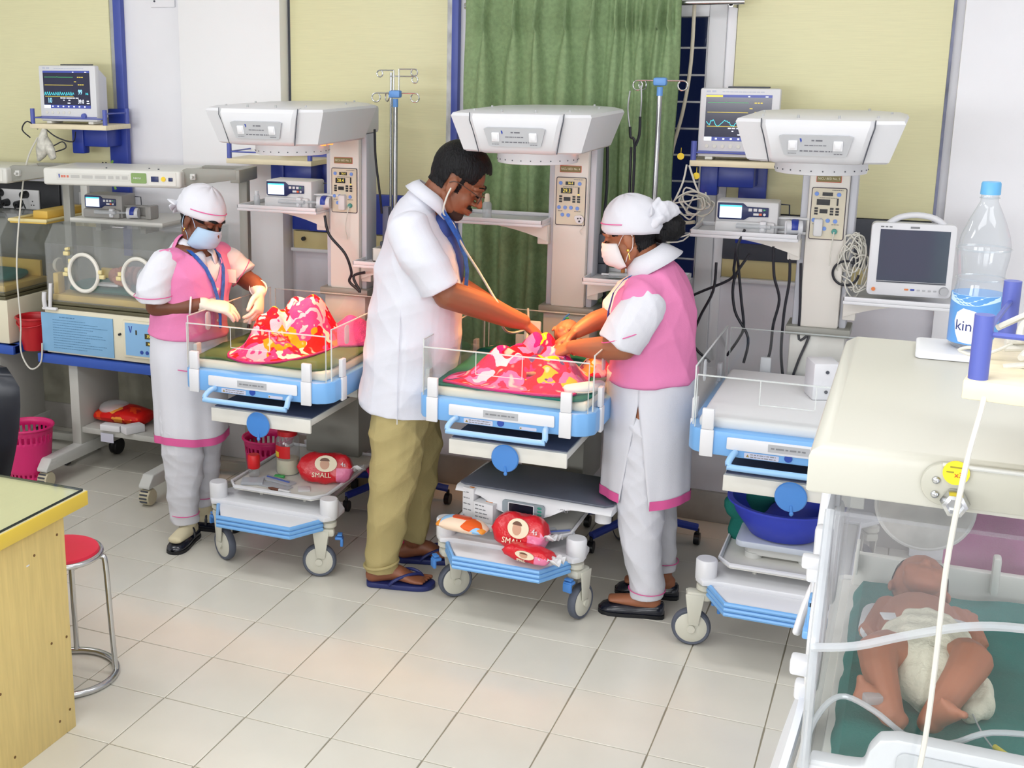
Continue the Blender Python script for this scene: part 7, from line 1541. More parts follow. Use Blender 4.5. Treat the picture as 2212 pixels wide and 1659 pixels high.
def cap(root, H, stripe=(-0.9, 1.1), knot=(-0.105, 0.0, 0.005), tail=None, label=None, puff=1.0):
    c = Vector((-0.016, 0, 0.040)); rx, ry, rz = 0.108, 0.087, 0.102 * puff; n = 64
    zed = lambda th: 0.006 + 0.052 * (math.cos(th) + 1) / 2 - 0.02
    rows = []
    for k in range(19):
        row = []
        for i in range(n):
            th = 2 * PI * i / n; p0 = math.asin(max(-0.9, min(0.9, (zed(th) - c.z) / rz))); ps = p0 + (PI / 2 - p0) * (k / 18)
            bk = max(0, -math.cos(th)) ** 2
            g = 1 + 0.016 * math.sin(9 * th + 5 * ps) * math.cos(ps) + 0.02 * math.sin(ps * 17 + 2.2 * math.cos(th) + th) * math.cos(ps) * (0.35 + bk) + 0.05 * bk * math.sin(ps * 2)
            if k < 3: g = 1.0 + 0.01 * k
            row.append(c + Vector((rx * math.cos(th) * math.cos(ps) * g, ry * math.sin(th) * math.cos(ps) * g, rz * math.sin(ps) * (1 + 0.02 * math.sin(7 * th)))))
        rows.append(row)
    m = MB(); m.loft(rows, False, True, H); m.f.append(tuple(len(m.v) - n + i for i in range(n))); m.m.append(0)
    o = ob('cap', m, M_uni, root, 180); s = o.modifiers.new('t', 'SOLIDIFY'); s.thickness = 0.003; s.offset = 0.5
    st = []
    for i in range(25):
        th = stripe[0] + (stripe[1] - stripe[0]) * i / 24; p0 = math.asin((zed(th) - c.z) / rz); ps = p0 + 0.34
        st.append(c + Vector((rx * math.cos(th) * math.cos(ps) * 1.045, ry * math.sin(th) * math.cos(ps) * 1.045, rz * math.sin(ps) * 1.03)))
    ob('cap_stripe', MB().tube(st, 0.002, 6, M=H), M_pipe, o)
    kx, ky, kz = knot
    kb = MB().ell((kx, ky, kz), (0.02, 0.024, 0.022), None, 14, 10, H)
    for dy, dz, l in (tail or ((0.02, -0.035, 0.05), (-0.02, -0.04, 0.045))):
        kb.limb([(kx, ky, kz), (kx - 0.012, ky + dy * 0.6, kz + dz * 0.5), (kx - 0.014, ky + dy, kz + dz)], [(0.012, 0.01), (0.02, 0.008), (0.024, 0.005)], ref=(0, 1, 0), n=12, M=H)
    ob('cap_knot', kb, M_uni, o, 180)
    return o
def face_mask(root, H, m_):
    rows = []
    for i in range(15):
        q = i / 14; row = []
        zc = 0.004 - 0.112 * q; xc = 0.108 + 0.012 * math.sin(PI * min(1, q * 1.15)) - 0.040 * max(0, q - 0.72) / 0.28 + 0.0016 * math.sin(q * 34)
        hw = 0.052 + 0.016 * math.sin(PI * (0.15 + 0.6 * q)); xs = 0.040 - 0.012 * q
        for j in range(21):
            t = -1 + j / 10; c = math.cos(t * PI / 2)
            row.append((xs + (xc - xs) * (c ** 0.75 if q > 0.2 else c ** (0.75 + 0.5 * (0.2 - q) / 0.2)), hw * math.sin(t * PI / 2), zc - (0.014 + 0.004 * q) * (1 - c) + 0.028 * q * (1 - c)))
        rows.append(row)
    o = ob('mask', MB().loft(rows, False, False, H), m_, root, 180); sd = o.modifiers.new('t', 'SOLIDIFY'); sd.thickness = 0.002
    lp = MB()
    for s in (-1, 1):
        lp.tube([(0.036, s * 0.066, -0.018), (0.012, s * 0.074, 0.01), (-0.012, s * 0.084, 0.022), (-0.028, s * 0.084, 0.004)], 0.0014, 6, 4, M=H)
        lp.tube([(0.026, s * 0.062, -0.082), (0.008, s * 0.072, -0.055), (-0.016, s * 0.083, -0.036), (-0.028, s * 0.084, 0.0)], 0.0014, 6, 4, M=H)
    ob('ear_loop', lp, m_, o, 180)
    return o
def shoe(root, heel, d, L=0.235, label=None, strap=True, w=1.0):
    d = Vector((d[0], d[1], 0)).normalized(); T = Matrix(((d.x, -d.y, 0, heel[0]), (d.y, d.x, 0, heel[1]), (0, 0, 1, heel[2] if len(heel) > 2 else 0), (0, 0, 0, 1)))
    S = [(0.0, 0.018, 0.05), (0.03, 0.029, 0.058), (0.12, 0.034, 0.056), (0.3, 0.034, 0.05), (0.42, 0.036, 0.044), (0.55, 0.040, 0.046), (0.7, 0.043, 0.046), (0.84, 0.041, 0.042), (0.94, 0.032, 0.033), (0.985, 0.018, 0.024), (1.0, 0.008, 0.018)]
    rows = []
    for s, hw, h in S:
        hw *= w; x = s * L
        rows.append([(x, -hw * 0.9, 0.012), (x, -hw, 0.02), (x, -hw * 0.97, h * 0.6), (x, -hw * 0.72, h * 0.92), (x, 0, h), (x, hw * 0.72, h * 0.92), (x, hw * 0.97, h * 0.6), (x, hw, 0.02), (x, hw * 0.9, 0.012)])
    o = ob('shoe', MB().loft(rows, True, True, T), M_shoe, root, 60)
    sl = []
    for s, hw, h in S: sl.append([(s * L * 1.01 - 0.002, -hw * 1.03 * w, 0.014), (s * L * 1.01 - 0.002, -hw * 1.03 * w, 0.0), (s * L * 1.01 - 0.002, hw * 1.03 * w, 0.0), (s * L * 1.01 - 0.002, hw * 1.03 * w, 0.014)])
    ob('sole', MB().loft(sl, True, True, T), mat('shoe_sole', (16, 18, 24), 0.5), o, 50)
    if strap: ob('strap', MB().tube([(L * 0.36, -0.036, 0.03), (L * 0.36, -0.03, 0.066), (L * 0.36, 0, 0.079), (L * 0.36, 0.03, 0.066), (L * 0.36, 0.036, 0.03)], 0.006, 8, 4, M=T).box((L * 0.36, -0.034, 0.05), (0.014, 0.006, 0.014), 0.002, M=T), M_shoe, o)
    return T
def tunic(root, name, rings, m_, ang0=0.0, slit=None, n=90, amp=0.03, seed=3):
    """hanging cloth: rings = (cx, cy, z, r_side, r_depth, side_dir_angle); slit = (angle, z_top, half_width_at_hem)"""
    r = random.Random(seed); ph = [r.uniform(0, 6.28) for _ in range(4)]; rows = []; zt = rings[0][2]; zb = rings[-1][2]
    for (cx, cy, z, a, b, ang) in rings:
        row = []; q = (zt - z) / (zt - zb)
        g = 0.0
        if slit and z < slit[1]: g = slit[2] * (slit[1] - z) / (slit[1] - zb)
        for i in range(n):
            if slit: th = slit[0] + g + (2 * PI - 2 * g) * i / (n - 1)
            else: th = 2 * PI * i / n
            k = 1 + amp * q * (math.sin(5 * th + ph[0] + 0.8 * q) + 0.7 * math.sin(9 * th + ph[1]) + 0.4 * math.sin(14 * th + ph[2] - q))
            x, y = a * math.cos(th) * k, b * math.sin(th) * k
            row.append((cx + x * math.cos(ang) - y * math.sin(ang), cy + x * math.sin(ang) + y * math.cos(ang), z + 0.006 * q * math.sin(3 * th + ph[3])))
        rows.append(row)
    o = ob(name, MB().loft(rows, False, not slit), m_, root, 180)
    s = o.modifiers.new('t', 'SOLIDIFY'); s.thickness = 0.003; s.offset = -1
    return o, rows
def ringseq(z0, z1, n, f):
    return [f(z0 + (z1 - z0) * i / (n - 1)) for i in range(n)]
def lerp(tab, z):
    for (z0, *a), (z1, *b) in zip(tab, tab[1:]):
        if (z - z0) * (z - z1) <= 0:
            t = (z - z0) / (z1 - z0); return [p + (q - p) * t for p, q in zip(a, b)]
    return list(tab[-1][1:]) if abs(z - tab[-1][0]) < abs(z - tab[0][0]) else list(tab[0][1:])
def ribbon(mb, pts, w, nrm):
    """flat band following pts; nrm = outward directions"""
    P = [Vector(p) for p in pts]; N = [Vector(q).normalized() for q in nrm]; rows = []
    for i, p in enumerate(P):
        t = (P[min(len(P) - 1, i + 1)] - P[max(0, i - 1)]).normalized(); s = t.cross(N[i]).normalized()
        rows.append([p - s * w / 2, p + s * w / 2, p + s * w / 2 + N[i] * 0.0025, p - s * w / 2 + N[i] * 0.0025])
    return mb.loft(rows)
def collar(root, c, tilt_dir, r_in, r_out, hi, lo, f, gap=0.35, m_=None, name='collar'):
    """folded collar round the neck; open at the front (direction f)"""
    fa = math.atan2(f[1], f[0]); n = 40; rows = []
    for k, (rr, zz) in enumerate(((r_in * 0.96, hi - 0.012), (r_in, hi), (r_in * 1.06, hi + 0.001), ((r_in + r_out) / 2 * 1.04, (hi + lo) / 2 + 0.006), (r_out, lo))):
        row = []
        for i in range(n + 1):
            a = gap + (2 * PI - 2 * gap) * i / n; ca = math.cos(a)
            pt = max(0, ca) ** 3 * (0.035 if k == 4 else 0.0)
            drop = tilt_dir * (ca * 0.5 + 0.5)
            row.append((c[0] + rr * math.cos(fa + a), c[1] + rr * math.sin(fa + a), c[2] + zz - drop - pt))
        rows.append(row)
    o = ob(name, MB().loft(rows, False, False), m_ or M_uni, root, 180); s = o.modifiers.new('t', 'SOLIDIFY'); s.thickness = 0.003
    return o
def glove(root, body, wr, ds, name='glove'):
    def keep(c):
        k = np.zeros(len(c), bool)
        for w, d in zip(wr, ds):
            w = np.array(w); d = np.array(Vector(d).normalized()); q = c - w; k |= ((q @ d) > -0.02) & (np.linalg.norm(q, axis=1) < 0.235) & (np.linalg.norm(q - np.outer(q @ d, d), axis=1) < 0.085)
        return k
    return extract(name, body, keep, 0.0018, M_glove, root, 1)

# ------------------------------------------------------------------ nurse with gloves (left)
n1 = thing('person', 'nurse in a pink vest, white cap, blue mask and gloves, hands over the floral bundle', 'person', (-2.74, 4.27, 0), 0.558)
f = Vector((0.707, -0.707, 0)); l = Vector((0.707, 0.707, 0))
H = head_matrix((0.052, -0.035, 1.378), (0.68, -0.565, -0.47), -0.08, 0.97)
wR, dR, nR = (0.055, -0.145, 1.048), (1.0, 0.06, -0.20), (0.15, -0.35, 1.0)
wL, dL, nL = (0.285, -0.03, 1.07), (-0.12, -0.52, -0.85), (0.75, -0.35, 0.1)
b = head_mb(MB(), H)
b.limb([H @ Vector((-0.022, 0, -0.03)), (0.022, -0.005, 1.29), (0.015, 0.0, 1.235)], [0.052, 0.052, 0.07], n=16)
b.limb([(-0.02, 0.03, 0.80), (-0.01, 0.02, 0.95), (0.012, 0, 1.12), (0.015, 0, 1.215)], [(0.155, 0.115), (0.14, 0.105), (0.15, 0.11), (0.13, 0.08)], ref=l)
b.limb([(-0.105, -0.12, 1.205), (-0.135, -0.11, 1.11), (-0.14, -0.095, 1.035)], [0.046, 0.045, 0.040]).limb([(-0.14, -0.095, 1.035), (-0.05, -0.125, 1.036), wR], [0.041, 0.037, 0.026])
b.limb([(0.13, 0.12, 1.2), (0.20, 0.12, 1.13), (0.245, 0.09, 1.095)], [0.046, 0.043, 0.039]).limb([(0.245, 0.09, 1.095), (0.27, 0.03, 1.09), wL], [0.04, 0.036, 0.026])
hand_mb(b, wR, dR, nR, 0.19, 0.42, 0.05, -1); hand_mb(b, wL, dL, nL, 0.175, 0.6, 0.05, 1)
b.limb([(-0.06, -0.03, 0.8), (-0.055, -0.045, 0.45), (-0.045, -0.055, 0.25), (-0.042, -0.06, 0.085)], [0.085, 0.055, 0.05, 0.036]).limb([(0.03, 0.07, 0.8), (0.03, 0.07, 0.45), (0.028, 0.075, 0.09)], [0.085, 0.055, 0.036])
dF1, dF2 = Vector((-0.42, -0.9, 0)).normalized(), Vector((0.93, -0.32, 0)).normalized()
for an, d in (((-0.042, -0.06), dF1), ((0.028, 0.075), dF2)):
    p = Vector((an[0], an[1], 0.055)); b.limb([p - d * 0.025, p + d * 0.05, p + d * 0.13], [(0.03, 0.034), (0.032, 0.026), (0.03, 0.014)], ref=(-d.y, d.x, 0))
body1 = remesh('body', b, 0.0042, 3, M_skin1, n1)
extract('sock', body1, lambda c: c[:, 2] < 0.12, 0.002, M_sock, n1)
extract('hair', body1, lambda c: (lambda q: (q[:, 2] > -0.055) & (((q[:, 0] < -0.03) & (q[:, 2] > -0.065 - 0.3 * q[:, 0])) | ((q[:, 0] < 0.06) & (q[:, 2] > 0.012)) | ((q[:, 2] > 0.035))) & (np.abs(q[:, 1]) < 0.10) & (q[:, 2] < 0.2) & (q[:, 0] > -0.12))(inh(H)(c)), 0.004, M_hair, n1, 2)
face_parts(n1, H, True, False); face_mask(n1, H, M_mask1)
cap(n1, H, (-1.5, 0.75), (-0.11, -0.02, 0.01), ((-0.03, -0.03, 0.05), (0.02, -0.045, 0.045), (-0.045, 0.0, 0.05)))
ob('earring', MB().ell((0.0, -0.081, -0.043), (0.004, 0.004, 0.006), None, 10, 8, H).ell((0.0, -0.081, -0.052), (0.003, 0.003, 0.004), None, 10, 8, H), M_gold, n1)
glove(n1, body1, (wR, wL), (dR, dL))
ob('bangle', MB().tube([Vector((0.0, -0.142, 1.045)) + Vector((0, 1, 0)) * 0.033 * math.cos(a) + Vector((0.1, 0, 1)) * 0.035 * math.sin(a) for a in np.linspace(0, 2 * PI, 25)[:-1]], 0.0042, 8, closed=True), M_paper, n1)
ob('bangle', MB().tube([Vector((0.28, 0.0, 1.08)) + Vector((1, 0, 0)) * 0.034 * math.cos(a) + Vector((0, 0.3, 0.95)) * 0.033 * math.sin(a) for a in np.linspace(0, 2 * PI, 25)[:-1]], 0.0042, 8, closed=True), M_paper, n1)
tors = [((-0.012, 0.015, 0.905), (0.186, 0.152)), ((-0.008, 0.012, 0.96), (0.174, 0.142)), ((0.0, 0.008, 1.05), (0.178, 0.142)), ((0.012, 0, 1.13), (0.180, 0.138)), ((0.015, 0, 1.19), (0.178, 0.118)), ((0.015, 0, 1.232), (0.150, 0.088)), ((0.015, 0, 1.255), (0.10, 0.068))]
sh = MB().limb([p for p, r in tors[1:]], [(r[0] - 0.012, r[1] - 0.010) for p, r in tors[1:]], ref=l, n=32)
sh.limb([(-0.095, -0.105, 1.21), (-0.132, -0.125, 1.15), (-0.143, -0.128, 1.10), (-0.145, -0.125, 1.07)], [(0.062, 0.064), (0.072, 0.070), (0.075, 0.072), (0.076, 0.072)], n=20, cap=(1, 0.12))
sh.limb([(0.12, 0.11, 1.205), (0.185, 0.125, 1.155), (0.225, 0.11, 1.115)], [(0.06, 0.06), (0.066, 0.062), (0.066, 0.062)], n=20, cap=(1, 0.12))
shirt1 = remesh('shirt', sh, 0.005, 5, M_uni, n1, disp=folds(0.006, 38, 4))
vb = MB().limb([p for p, r in tors], [r for p, r in tors], ref=l, n=40, cap=(0.08, 1))
for s in (-1, 1): vb.limb([Vector((0.015, 0, 1.225)) + l * s * 0.11, Vector((0.015, 0, 1.215)) + l * s * 0.155], [(0.062, 0.045), (0.05, 0.05)], ref=f)
tmp = remesh('tmp_vest', vb, 0.005, 5, M_vest, n1, disp=folds(0.006, 28, 9))
def kv(c):
    q = c - np.array((0.012, 0, 0)); pf = q @ np.array(f); pl_ = q @ np.array(l)
    return ~((pf > 0.0) & (c[:, 2] > 1.125 + 1.5 * np.abs(pl_ - 0.0))) & (c[:, 2] > 0.885)
extract('vest', tmp, kv, 0.0, M_vest, n1, 2, 0.003); bpy.data.objects.remove(tmp)
collar(n1, (0.02, -0.002, 1.245), 0.045, 0.060, 0.105, 0.05, 0.012, f, 0.22)
ob('cuff_piping', MB().tube([Vector((-0.1445, -0.126, 1.088)) + Vector((1, 0, 0)) * 0.0785 * math.cos(a) + Vector((0, 1, 0.05)) * 0.0755 * math.sin(a) for a in np.linspace(0, 2 * PI, 41)[:-1]], 0.0018, 6, closed=True).tube([Vector((0.213, 0.113, 1.126)) + Vector((0.55, 0, 0.83)) * 0.067 * math.cos(a) + Vector((0, 1, 0.0)) * 0.0635 * math.sin(a) for a in np.linspace(0, 2 * PI, 41)[:-1]], 0.0018, 6, closed=True), M_pipe, shirt1)
bt_ = MB()
for z in (1.10, 1.035, 0.97): p = Vector((0.006, 0.003, z)) + f * 0.146; bt_.cyl(p, p + f * 0.004, 0.006, n=12)
ob('button', bt_, mat('button_cream', (240, 216, 190), 0.4), n1)
lp = [Vector((0.015, 0, 0)) + f * a + l * s + Vector((0, 0, z)) for a, s, z in ((0.03, -0.07, 1.27), (0.085, -0.066, 1.235), (0.122, -0.05, 1.19), (0.140, -0.03, 1.13), (0.147, -0.012, 1.06), (0.15, -0.006, 1.0))]
lp2 = [Vector((0.015, 0, 0)) + f * a + l * s + Vector((0, 0, z)) for a, s, z in ((0.03, 0.075, 1.26), (0.085, 0.066, 1.23), (0.122, 0.05, 1.18), (0.140, 0.03, 1.12), (0.147, 0.012, 1.06), (0.15, 0.004, 1.0))]
ob('lanyard', ribbon(ribbon(MB(), lp, 0.017, [f] * 6), lp2, 0.017, [f] * 6).box(Vector((0.01, 0, 0.97)) + f * 0.153, (0.012, 0.012, 0.06), 0.003), M_lan, n1)
ob('name_badge', MB().box((0, 0, 0), (0.045, 0.003, 0.055), 0.001, M=Matrix.Translation(Vector((0.015, 0, 1.14)) + f * 0.134 + l * 0.085) @ Matrix.Rotation(-0.60, 4, 'Z')), mat('badge_pale', (226, 206, 190), 0.5), n1)
k1, rows = tunic(n1, 'tunic', [(-0.012, 0.015, z, *lerp([(0.93, 0.172, 0.14), (0.8, 0.176, 0.15), (0.6, 0.166, 0.146), (0.447, 0.164, 0.148)], z), PI / 4) for z in np.linspace(0.93, 0.447, 22)], M_uni, amp=0.022)
hb = [[(x + (x + 0.012) * 0.012, y + (y - 0.015) * 0.012, z + dz) for x, y, z in rows[-1]] for dz in (0.030, 0.016, 0.0, -0.003)]
o = ob('hem_band', MB().loft(hb, False), M_pipe, k1, 180)
ob('pocket_piping', MB().tube([(-0.06, -0.155, 0.78), (-0.03, -0.158, 0.775), (0.0, -0.150, 0.77)], 0.002, 6, 2), M_pipe, k1)
tb_ = MB().limb([(-0.06, -0.03, 0.75), (-0.058, -0.045, 0.5), (-0.052, -0.055, 0.33), (-0.058, -0.058, 0.2), (-0.056, -0.06, 0.088)], [(0.095, 0.09), (0.092, 0.088), (0.084, 0.08), (0.072, 0.07), (0.058, 0.056)], n=24, cap=(1, 0.1))
tb_.limb([(0.025, 0.07, 0.75), (0.03, 0.07, 0.5), (0.035, 0.072, 0.33), (0.03, 0.075, 0.2), (0.03, 0.075, 0.115)], [(0.09, 0.09), (0.086, 0.085), (0.074, 0.072), (0.06, 0.058), (0.05, 0.05)], n=24, cap=(1, 0.1))
tr1 = remesh('trousers', tb_, 0.005, 3, M_uni, n1, disp=folds(0.007, 34, 12))
ob('cuff_piping', MB().tube([(-0.056 + 0.062 * math.cos(a), -0.06 + 0.060 * math.sin(a), 0.13) for a in np.linspace(0, 2 * PI, 33)[:-1]], 0.002, 6, closed=True).tube([(0.03 + 0.054 * math.cos(a), 0.075 + 0.054 * math.sin(a), 0.155) for a in np.linspace(0, 2 * PI, 33)[:-1]], 0.002, 6, closed=True), M_pipe, tr1)
shoe(n1, Vector((-0.042, -0.06, 0)) - dF1 * 0.065, dF1, 0.225); shoe(n1, Vector((0.028, 0.075, 0)) - dF2 * 0.065, dF2, 0.225)
sy = thing('syringe', 'small syringe held between the gloved hands of the left nurse', 'syringe', (-2.492, 4.318, 0.975), 0.558)
ob('barrel', MB().cyl((0, 0, -0.025), (0.012, 0, 0.035), 0.0085, n=14), M_tubeclear, sy); ob('plunger', MB().cyl((-0.005, 0, -0.05), (0, 0, -0.025), 0.006, n=12), M_black, sy); ob('cap', MB().ell((0.014, 0, 0.043), (0.007, 0.007, 0.009)), M_brightred, sy)

# ------------------------------------------------------------------ man in the white coat
n2 = thing('person', 'bespectacled man in a white coat, khaki trousers and navy flip-flops bending over the middle warmer', 'person', (-1.76, 4.25, 0), 0.393)
f = Vector((1, 0, 0)); l = Vector((0, 1, 0))
H = head_matrix((0.180, 0.0, 1.562), (0.83, -0.10, -0.54), 0.0, 1.08)
wR, dR, nR = (0.430, -0.08, 1.055), (0.72, 0.25, -0.62), (0.62, -0.15, 0.78)
b = head_mb(MB(), H)
b.limb([H @ Vector((-0.03, 0, -0.025)), (0.095, 0, 1.50), (0.035, 0, 1.42)], [0.064, 0.062, 0.070], n=18)
b.limb([(-0.01, 0, 0.78), (0.02, 0, 1.0), (0.03, 0, 1.2), (0.03, 0, 1.36)], [(0.16, 0.14), (0.165, 0.155), (0.165, 0.13), (0.15, 0.085)], ref=l)
b.limb([(0.01, -0.165, 1.385), (0.07, -0.2, 1.29), (0.145, -0.2, 1.18)], [0.046, 0.052, 0.05]).limb([(0.145, -0.2, 1.18), (0.26, -0.155, 1.135), (0.36, -0.112, 1.085), wR], [0.053, 0.051, 0.041, 0.031])
b.limb([(0.01, 0.165, 1.385), (0.10, 0.2, 1.26), (0.16, 0.18, 1.16)], [0.046, 0.052, 0.048]).limb([(0.16, 0.18, 1.16), (0.3, 0.14, 1.08), (0.42, 0.12, 1.02)], [0.05, 0.045, 0.03])
hand_mb(b, wR, dR, nR, 0.19, 0.85, 0.04, -1); hand_mb(b, (0.42, 0.12, 1.02), (0.8, -0.3, -0.4), (0.3, 0.2, 0.9), 0.185, 0.6, 0.05, 1)
b.limb([(-0.01, -0.085, 0.8), (-0.04, -0.095, 0.47), (-0.075, -0.1, 0.24), (-0.10, -0.1, 0.085)], [0.1, 0.066, 0.055, 0.04]).limb([(-0.0, 0.095, 0.8), (0.04, 0.12, 0.47), (0.03, 0.135, 0.1)], [0.1, 0.065, 0.042])
dF1, dF2 = Vector((1, -0.12, 0)).normalized(), Vector((1, -0.02, 0)).normalized()
for an, d in (((-0.10, -0.1), dF1), ((0.02, 0.14), dF2)):
    p = Vector((an[0], an[1], 0.06)); sd = Vector((-d.y, d.x, 0))
    b.limb([p - d * 0.03 - Vector((0, 0, 0.018)), p + d * 0.05, p + d * 0.12 - Vector((0, 0, 0.022)), p + d * 0.165 - Vector((0, 0, 0.028))], [(0.032, 0.030), (0.034, 0.034), (0.043, 0.018), (0.044, 0.011)], ref=sd)
    for i in range(5): q = p + d * (0.178 - 0.007 * i) + sd * (0.034 - i * 0.0172) - Vector((0, 0, 0.028)); b.limb([q - d * 0.01, q + d * 0.018], [0.0105 if i == 0 else 0.0075, 0.009 if i == 0 else 0.0066], n=10)
body2 = remesh('body', b, 0.0042, 3, M_skin3, n2)
to = inh(H)
extract('hair', body2, lambda c: (lambda q: ((q[:, 2] > 0.078) | ((q[:, 0] < 0.05) & (q[:, 2] > 0.032)) | ((q[:, 0] < -0.032) & (q[:, 2] > -0.035) & (q[:, 0] > -0.13))) & (q[:, 2] < 0.2) & (np.abs(q[:, 1]) < 0.1) & ~((np.abs(q[:, 1]) > 0.072) & (q[:, 2] < 0.03)))(to(c)), lambda c: 0.004 + 0.024 * np.clip((to(c)[:, 2] - 0.02) / 0.08, 0, 1), M_hair, n2, 3, 0.002)
extract('moustache', body2, lambda c: (lambda q: (q[:, 0] > 0.07) & (q[:, 2] > -0.050) & (q[:, 2] < -0.034) & (np.abs(q[:, 1]) < 0.028))(to(c)), 0.003, M_hair, n2)
extract('beard', body2, lambda c: (lambda q: (q[:, 2] < -0.076) & (q[:, 2] > -0.125) & (q[:, 0] > 0.028) & (np.abs(q[:, 1]) < 0.05))(to(c)), 0.002, mat('stubble', (58, 40, 34), 0.8), n2, 1)
extract('sideburn', body2, lambda c: (lambda q: (q[:, 2] < 0.035) & (q[:, 2] > -0.02) & (q[:, 0] > 0.008) & (q[:, 0] < 0.022) & (np.abs(q[:, 1]) > 0.05) & (np.abs(q[:, 1]) < 0.09))(to(c)), 0.002, M_hair, n2)
face_parts(n2, H, True)
gl = MB()
for s in (-1, 1):
    gl.tube([(0.099 - 0.012 * (abs(y) > 0.045), s * (0.033 + y), 0.004 + z) for y, z in [(0.025 * math.copysign(abs(math.cos(a)) ** 0.6, math.cos(a)), 0.018 * math.copysign(abs(math.sin(a)) ** 0.6, math.sin(a))) for a in np.linspace(0, 2 * PI, 25)[:-1]]], 0.0016, 6, closed=True, M=H)
    gl.tube([(0.098, s * 0.058, 0.012), (0.07, s * 0.074, 0.014), (0.0, s * 0.084, 0.016), (-0.022, s * 0.083, 0.0)], 0.0016, 6, 3, M=H)
gl.tube([(0.100, -0.009, 0.010), (0.108, 0, 0.013), (0.100, 0.009, 0.010)], 0.0016, 6, 3, M=H)
sg = ob('spectacles', gl, M_frame, n2)
ob('lens', MB().prism(rrect(0.046, 0.032, 0.012, cx=0.033, cy=0.004), -0.0995, -0.0985, M=H @ Matrix(((0, 0, -1, 0), (1, 0, 0, 0), (0, 1, 0, 0), (0, 0, 0, 1)))).prism(rrect(0.046, 0.032, 0.012, cx=-0.033, cy=0.004), -0.0995, -0.0985, M=H @ Matrix(((0, 0, -1, 0), (1, 0, 0, 0), (0, 1, 0, 0), (0, 0, 0, 1)))), acrylic('spectacle_lens', (0.93, 0.95, 0.95), 1, 0, (200, 200, 200), 0.05), sg)
ct = [((-0.0, 0, 0.70), (0.205, 0.188)), ((0.008, 0, 0.82), (0.205, 0.186)), ((0.022, 0, 0.96), (0.205, 0.186)), ((0.034, 0, 1.08), (0.21, 0.180)), ((0.038, 0, 1.2), (0.212, 0.170)), ((0.036, 0, 1.30), (0.21, 0.148)), ((0.026, 0, 1.385), (0.20, 0.112)), ((0.03, 0, 1.445), (0.15, 0.088)), ((0.05, 0, 1.49), (0.09, 0.07))]
cb_ = MB().limb([p for p, r in ct], [r for p, r in ct], ref=l, n=40, cap=(0.05, 1))
cb_.limb([(0.0, -0.165, 1.405), (0.045, -0.2, 1.33), (0.09, -0.205, 1.255), (0.118, -0.205, 1.205)], [(0.078, 0.082), (0.084, 0.084), (0.083, 0.081), (0.082, 0.078)], ref=(0, 1, 0), n=24, cap=(1, 0.1))
cb_.limb([(0.0, 0.165, 1.405), (0.06, 0.2, 1.32), (0.12, 0.2, 1.22)], [(0.075, 0.08), (0.08, 0.08), (0.08, 0.076)], ref=(0, 1, 0), n=24, cap=(1, 0.1))
coat = remesh('coat', cb_, 0.0055, 4, M_coat, n2, disp=folds(0.009, 20, 21, 6))
ob('side_seam', MB().tube([(-0.02, -0.195, 1.20), (-0.03, -0.207, 1.0), (-0.035, -0.209, 0.82), (-0.036, -0.209, 0.69)], 0.0016, 6, 4), mat('seam_shadow', (214, 216, 228), 0.8), coat)
ob('coat_hem', MB().tube([(0.19 * math.cos(a), 0.207 * math.sin(a), 0.555) for a in np.linspace(0, 2 * PI, 41)[:-1]], 0.001, 6, closed=True), M_coat, coat) if False else None
T = Matrix.Translation((0.078, 0, 1.505)) @ Matrix.Rotation(0.62, 4, 'Y')
rows = []
for rr, zz in ((0.064, 0.02), (0.067, 0.036), (0.072, 0.037), (0.086, 0.018), (0.10, -0.012)):
    rows.append([((rr * (1.06 if math.cos(a) > 0 else 1.0)) * math.cos(a), rr * 1.05 * math.sin(a), zz - 0.02 * max(0, math.cos(a)) ** 2) for a in np.linspace(0.5, 2 * PI - 0.5, 40)])
o = ob('collar', MB().loft(rows, False, False, T), M_coat, n2, 180); s = o.modifiers.new('t', 'SOLIDIFY'); s.thickness = 0.003
part(ob('shirt', MB().ell((0.115, 0, 1.40), (0.062, 0.07, 0.075)).limb([(0.15, 0, 1.36), (0.185, 0, 1.27), (0.19, 0, 1.2)], [(0.05, 0.03), (0.04, 0.026), (0.03, 0.02)], ref=l), mat('blue_shirt', (60, 80, 150), 0.8), n2), 'blue shirt showing at the coat front')
lp = [(0.10, -0.075, 1.50), (0.145, -0.072, 1.44), (0.185, -0.062, 1.37), (0.213, -0.05, 1.30), (0.222, -0.04, 1.24), (0.218, -0.035, 1.18)]
lp2 = [(0.12, 0.05, 1.48), (0.18, 0.04, 1.40), (0.212, 0.02, 1.32), (0.226, -0.01, 1.24), (0.222, -0.03, 1.18)]
ob('lanyard', ribbon(ribbon(MB(), lp, 0.022, [(0.4, -1, 0.2), (0.5, -0.9, 0.3), (0.7, -0.8, 0.3), (0.8, -0.7, 0.2), (0.9, -0.6, 0.1), (0.9, -0.6, 0)]), lp2, 0.018, [(0.8, -0.2, 0.5)] * 5), M_lan, n2)
st = MB().tube([H @ Vector((-0.006, -0.082, -0.012)), H @ Vector((0.0, -0.088, -0.05)), H @ Vector((0.02, -0.075, -0.10)), (0.168, -0.06, 1.42), (0.185, -0.05, 1.37)], 0.0036, 8, 4)
sth = thing('stethoscope', 'stethoscope running from the man\'s ear down to the blanket in the middle warmer', 'stethoscope', (-1.76, 4.25, 0), 0.393)
ob('ear_tube', st, M_cablew, sth)
ob('tubing', MB().tube([(0.185, -0.05, 1.37), (0.215, -0.075, 1.32), (0.262, -0.10, 1.25), (0.315, -0.14, 1.165), (0.335, -0.15, 1.13), (0.36, -0.06, 1.03), (0.40, 0.02, 0.99), (0.455, 0.03, 1.0)], 0.0046, 8, 5), M_cableg, sth)
